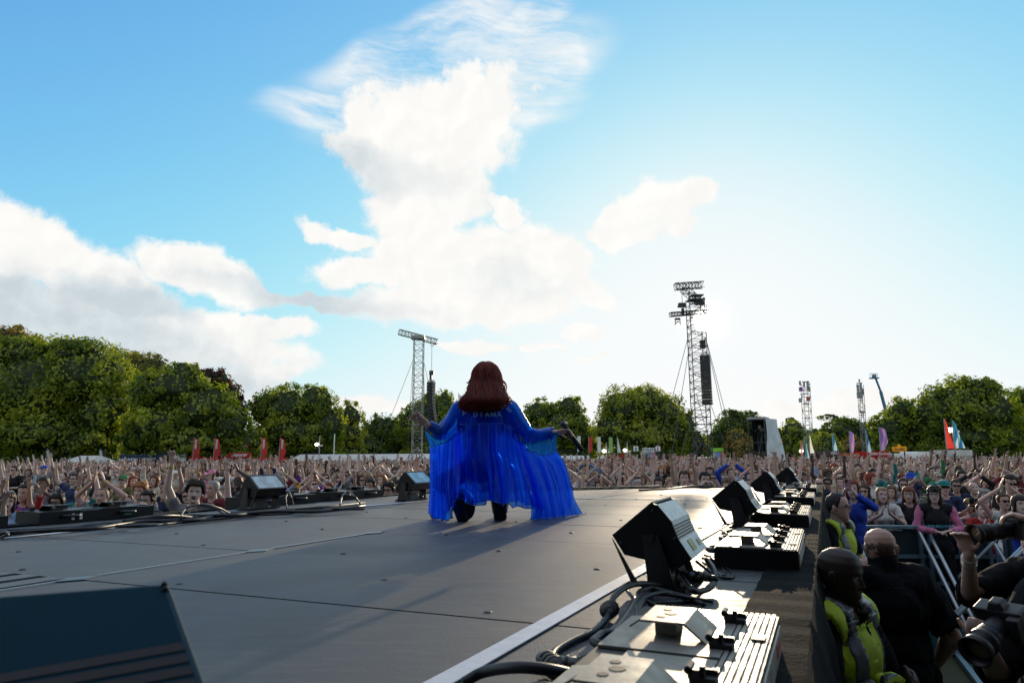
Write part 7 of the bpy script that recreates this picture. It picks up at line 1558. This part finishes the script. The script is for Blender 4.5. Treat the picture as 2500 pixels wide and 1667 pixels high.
t, D = big('photographer in black with bracelets aiming a long lens at the right edge', 2540, 1316, 3.9, -78, PHJ['J'], PHJ['hands'], 1.12, 'rosy', dict(mouth=.1), Euler((R(-4), 0, 0)), female=True, scale=1.0)
link('shirt', garment(D, [('torso', -1, 2), ('uarm', -1, 2), ('farm', -1, .12)], .026, .014, 7), M['blackmatte'], t); link('trousers', garment(D, [('leg', -1, 2)], .02, .01, 8), M['blackmatte'], t)
o = link('hair', HAIR['bun'], M['hair'], t, color=HAIRC['black']); o.matrix_local = Matrix.Translation(D['hd']) @ D['hrot'].to_4x4()
w_ = Vector(D['J']['wrL']); e_ = Vector(D['J']['elL']); dd = (e_-w_).normalized()
for k in range(3): MB().tube([w_+dd*(.03+k*.022), w_+dd*(.036+k*.022)], .036, 14).build('bracelet', M['alu'], t)
def dslr(label, mw, long=True):
    t = thing('camera', label, 'camera'); t.matrix_world = mw
    m = MB(); m.box((0, 0, 0), (.145, .07, .10)); m.box((0, -.005, .058), (.06, .06, .035), taper=(.6, .7)); m.box((.055, -.045, -.005), (.035, .035, .09)); m.build('camera_body', M['black'], t, bevel=.006)
    m = MB(); L = .18 if long else .12; m.tube([(0, -.03, -.005), (0, -.05, -.005), (0, -.06-L*.5, -.005), (0, -.06-L, -.005)], .034, 16, r1=.043); m.tube([(0, -.10, -.005), (0, -.13, -.005)], .041, 16); m.tube([(0, -.06-L*.6, -.005), (0, -.06-L*.8, -.005)], .045, 16); m.build('lens_barrel', M['black'], t, True)
    n = 18; hv = [(r_*math.cos(2*math.pi*j/n), -.06-L-y, -.005+r_*math.sin(2*math.pi*j/n)) for r_, y in ((.046, 0), (.052, .035), (.048, .035), (.042, .0)) for j in range(n)]
    m = MB().add(hv, [(i*n+j, i*n+(j+1) % n, (i+1)*n+(j+1) % n, (i+1)*n+j) for i in range(3) for j in range(n)]); m.build('lens_hood', M['black'], t, True)
    MB().ball((0, -.06-L, -.005), (.040, .008, .040), 16, 8).build('front_glass', M['glasswarm'], t, True)
    return t
M['glasswarm'] = mat('coated_lens_glass', (.22, .18, .12), .08, .4, var=.2)
mw = t.matrix_world
bpy.context.view_layer.update(); mw = t.matrix_world.copy()
dslr('black camera with long lens and round hood held up at the right edge', mw @ Matrix.Translation((.03, -.20, 1.685)) @ Matrix.Rotation(R(4), 4, 'X'))
PH2 = dict(J=dict(elL=(-.28, -.14, 1.14), wrL=(-.10, -.44, 1.33), elR=(.30, -.10, 1.18), wrR=(.12, -.40, 1.43), hd=(0, -.05, 1.62)), hands=dict(L=((.4, -.7, .3), (.2, .2, .8), .08, .4), R=((-.5, -.6, .1), (-.4, 0, -.8), .06, .5)))
t, D = big('second photographer in black lowering a camera, mostly outside the bottom right corner', 2622, 1352, 2.9, -70, PH2['J'], PH2['hands'], 1.15, 'fair', dict(mouth=0), Euler((R(18), 0, 0)))
link('shirt', garment(D, [('torso', -1, 2), ('uarm', -1, 2), ('farm', -1, .15)], .026, .014, 7), M['blackmatte'], t); link('trousers', garment(D, [('leg', -1, 2)], .02, .01, 8), M['blackmatte'], t)
o = link('hair', HAIR['short'], M['hair'], t, color=HAIRC['dark brown']); o.matrix_local = Matrix.Translation(D['hd']) @ D['hrot'].to_4x4()
bpy.context.view_layer.update(); mw = t.matrix_world.copy(); dslr('black camera held low in the dark bottom right corner', mw @ Matrix.Translation((.02, -.49, 1.43)) @ Euler((R(20), 0, R(10))).to_matrix().to_4x4(), False)
# camera operator on the platform
zf = at(1860, 1105, 42).z; p = at(1862, 1050, 42); person((p.x-.15, 42.1, zf-.06), CUP, 'tanned', 'short', 'dark brown', 'long', 'black', 1.0, 0, None, None, 'camera operator in black standing on the scaffold platform')
t = thing('broadcast_camera', 'black broadcast camera on the scaffold platform', 'camera', (p.x-.15, 41.7, zf+1.35)); MB().box((0, 0, 0), (.22, .5, .28)).build('camera_body', M['black'], t); MB().tube([(0, -.25, 0), (0, -.5, 0)], .1, 12).build('lens', M['black'], t); m = MB(); [m.tube([(0, 0, -.1), (x, y, -1.32)], .025, 5) for x, y in ((-.35, -.3), (.35, -.3), (0, .35))]; m.build('tripod', M['steel'], t)
# odds and ends in the pit
t = thing('plastic_crate', 'small teal crate on the barrier floor plate in the dark pit', 'crate', (4.75, 8.15, .04), .2); MB().box((0, 0, .14), (.4, .3, .28), taper=(1.1, 1.1)).build('crate_shell', mat('teal_plastic', (.02, .10, .13), .5), t); MB().box((0, 0, .285), (.36, .26, .02)).build('crate_opening', M['black'], t)
t = thing('water_bottle', 'orange drinks carton standing on the teal crate', 'bottle', (4.75, 8.1, .335)); MB().box((0, 0, .12), (.09, .09, .24)).build('carton', M['f_orange'], t); MB().tube([(0, 0, .24), (0, 0, .27)], .015, 8).build('bottle_cap', M['white'], t)
# lettering on the football top worn at the barrier
ft = [o for o in C.objects if 'football top' in (o.get('label') or '')][0]
j_ = link('football_top', garment(TP[REST_]['D'], [('torso', -1, 2)], .027, .010, 77), M['cloth'], ft, color=(.012, .013, .016))
ft = [o for o in C.objects if 'football top' in (o.get('label') or '') and o.get('category') == 'person'][0]
txt('lettering', 'DENROYNE', .055, (0, -.155, 1.20), (R(90), 0, 0), mat('sky_blue_print', (.12, .40, .55), .5), par=ft)

# ---------------------------------------------------------------- the stage house behind the camera, out of frame: it shades the near deck and the pit
t = thing('shading_stage_house', 'unseen black stage house with roof and wings, added to shade the pit', 'building', (0, -2.5, 0))
MB().box((0, -12, 6), (26, .3, 12)).build('back_wall', M['blackmatte'], t)
MB().box((0, -6.2, 11.2), (26, 12.4, .4)).build('roof', M['blackmatte'], t)
for x in (-13, 13): MB().box((x, -6, 6), (.3, 12, 12)).build('side_wall', M['blackmatte'], t)
for x in (-12.6, 12.6): m = MB(); truss(m, (x, 0, 0), (x, 0, 11), .6, .04, 12); m.build('roof_mast', M['steel'], t)
MB().box((8.3, -.8, 5.0), (9.0, .6, 10)).build('shade_wing', M['blackmatte'], t); MB().box((-10.6, -.8, 5.0), (4.4, .6, 10)).build('shade_wing', M['blackmatte'], t)  # unseen wings, widened to block sky light from the pit
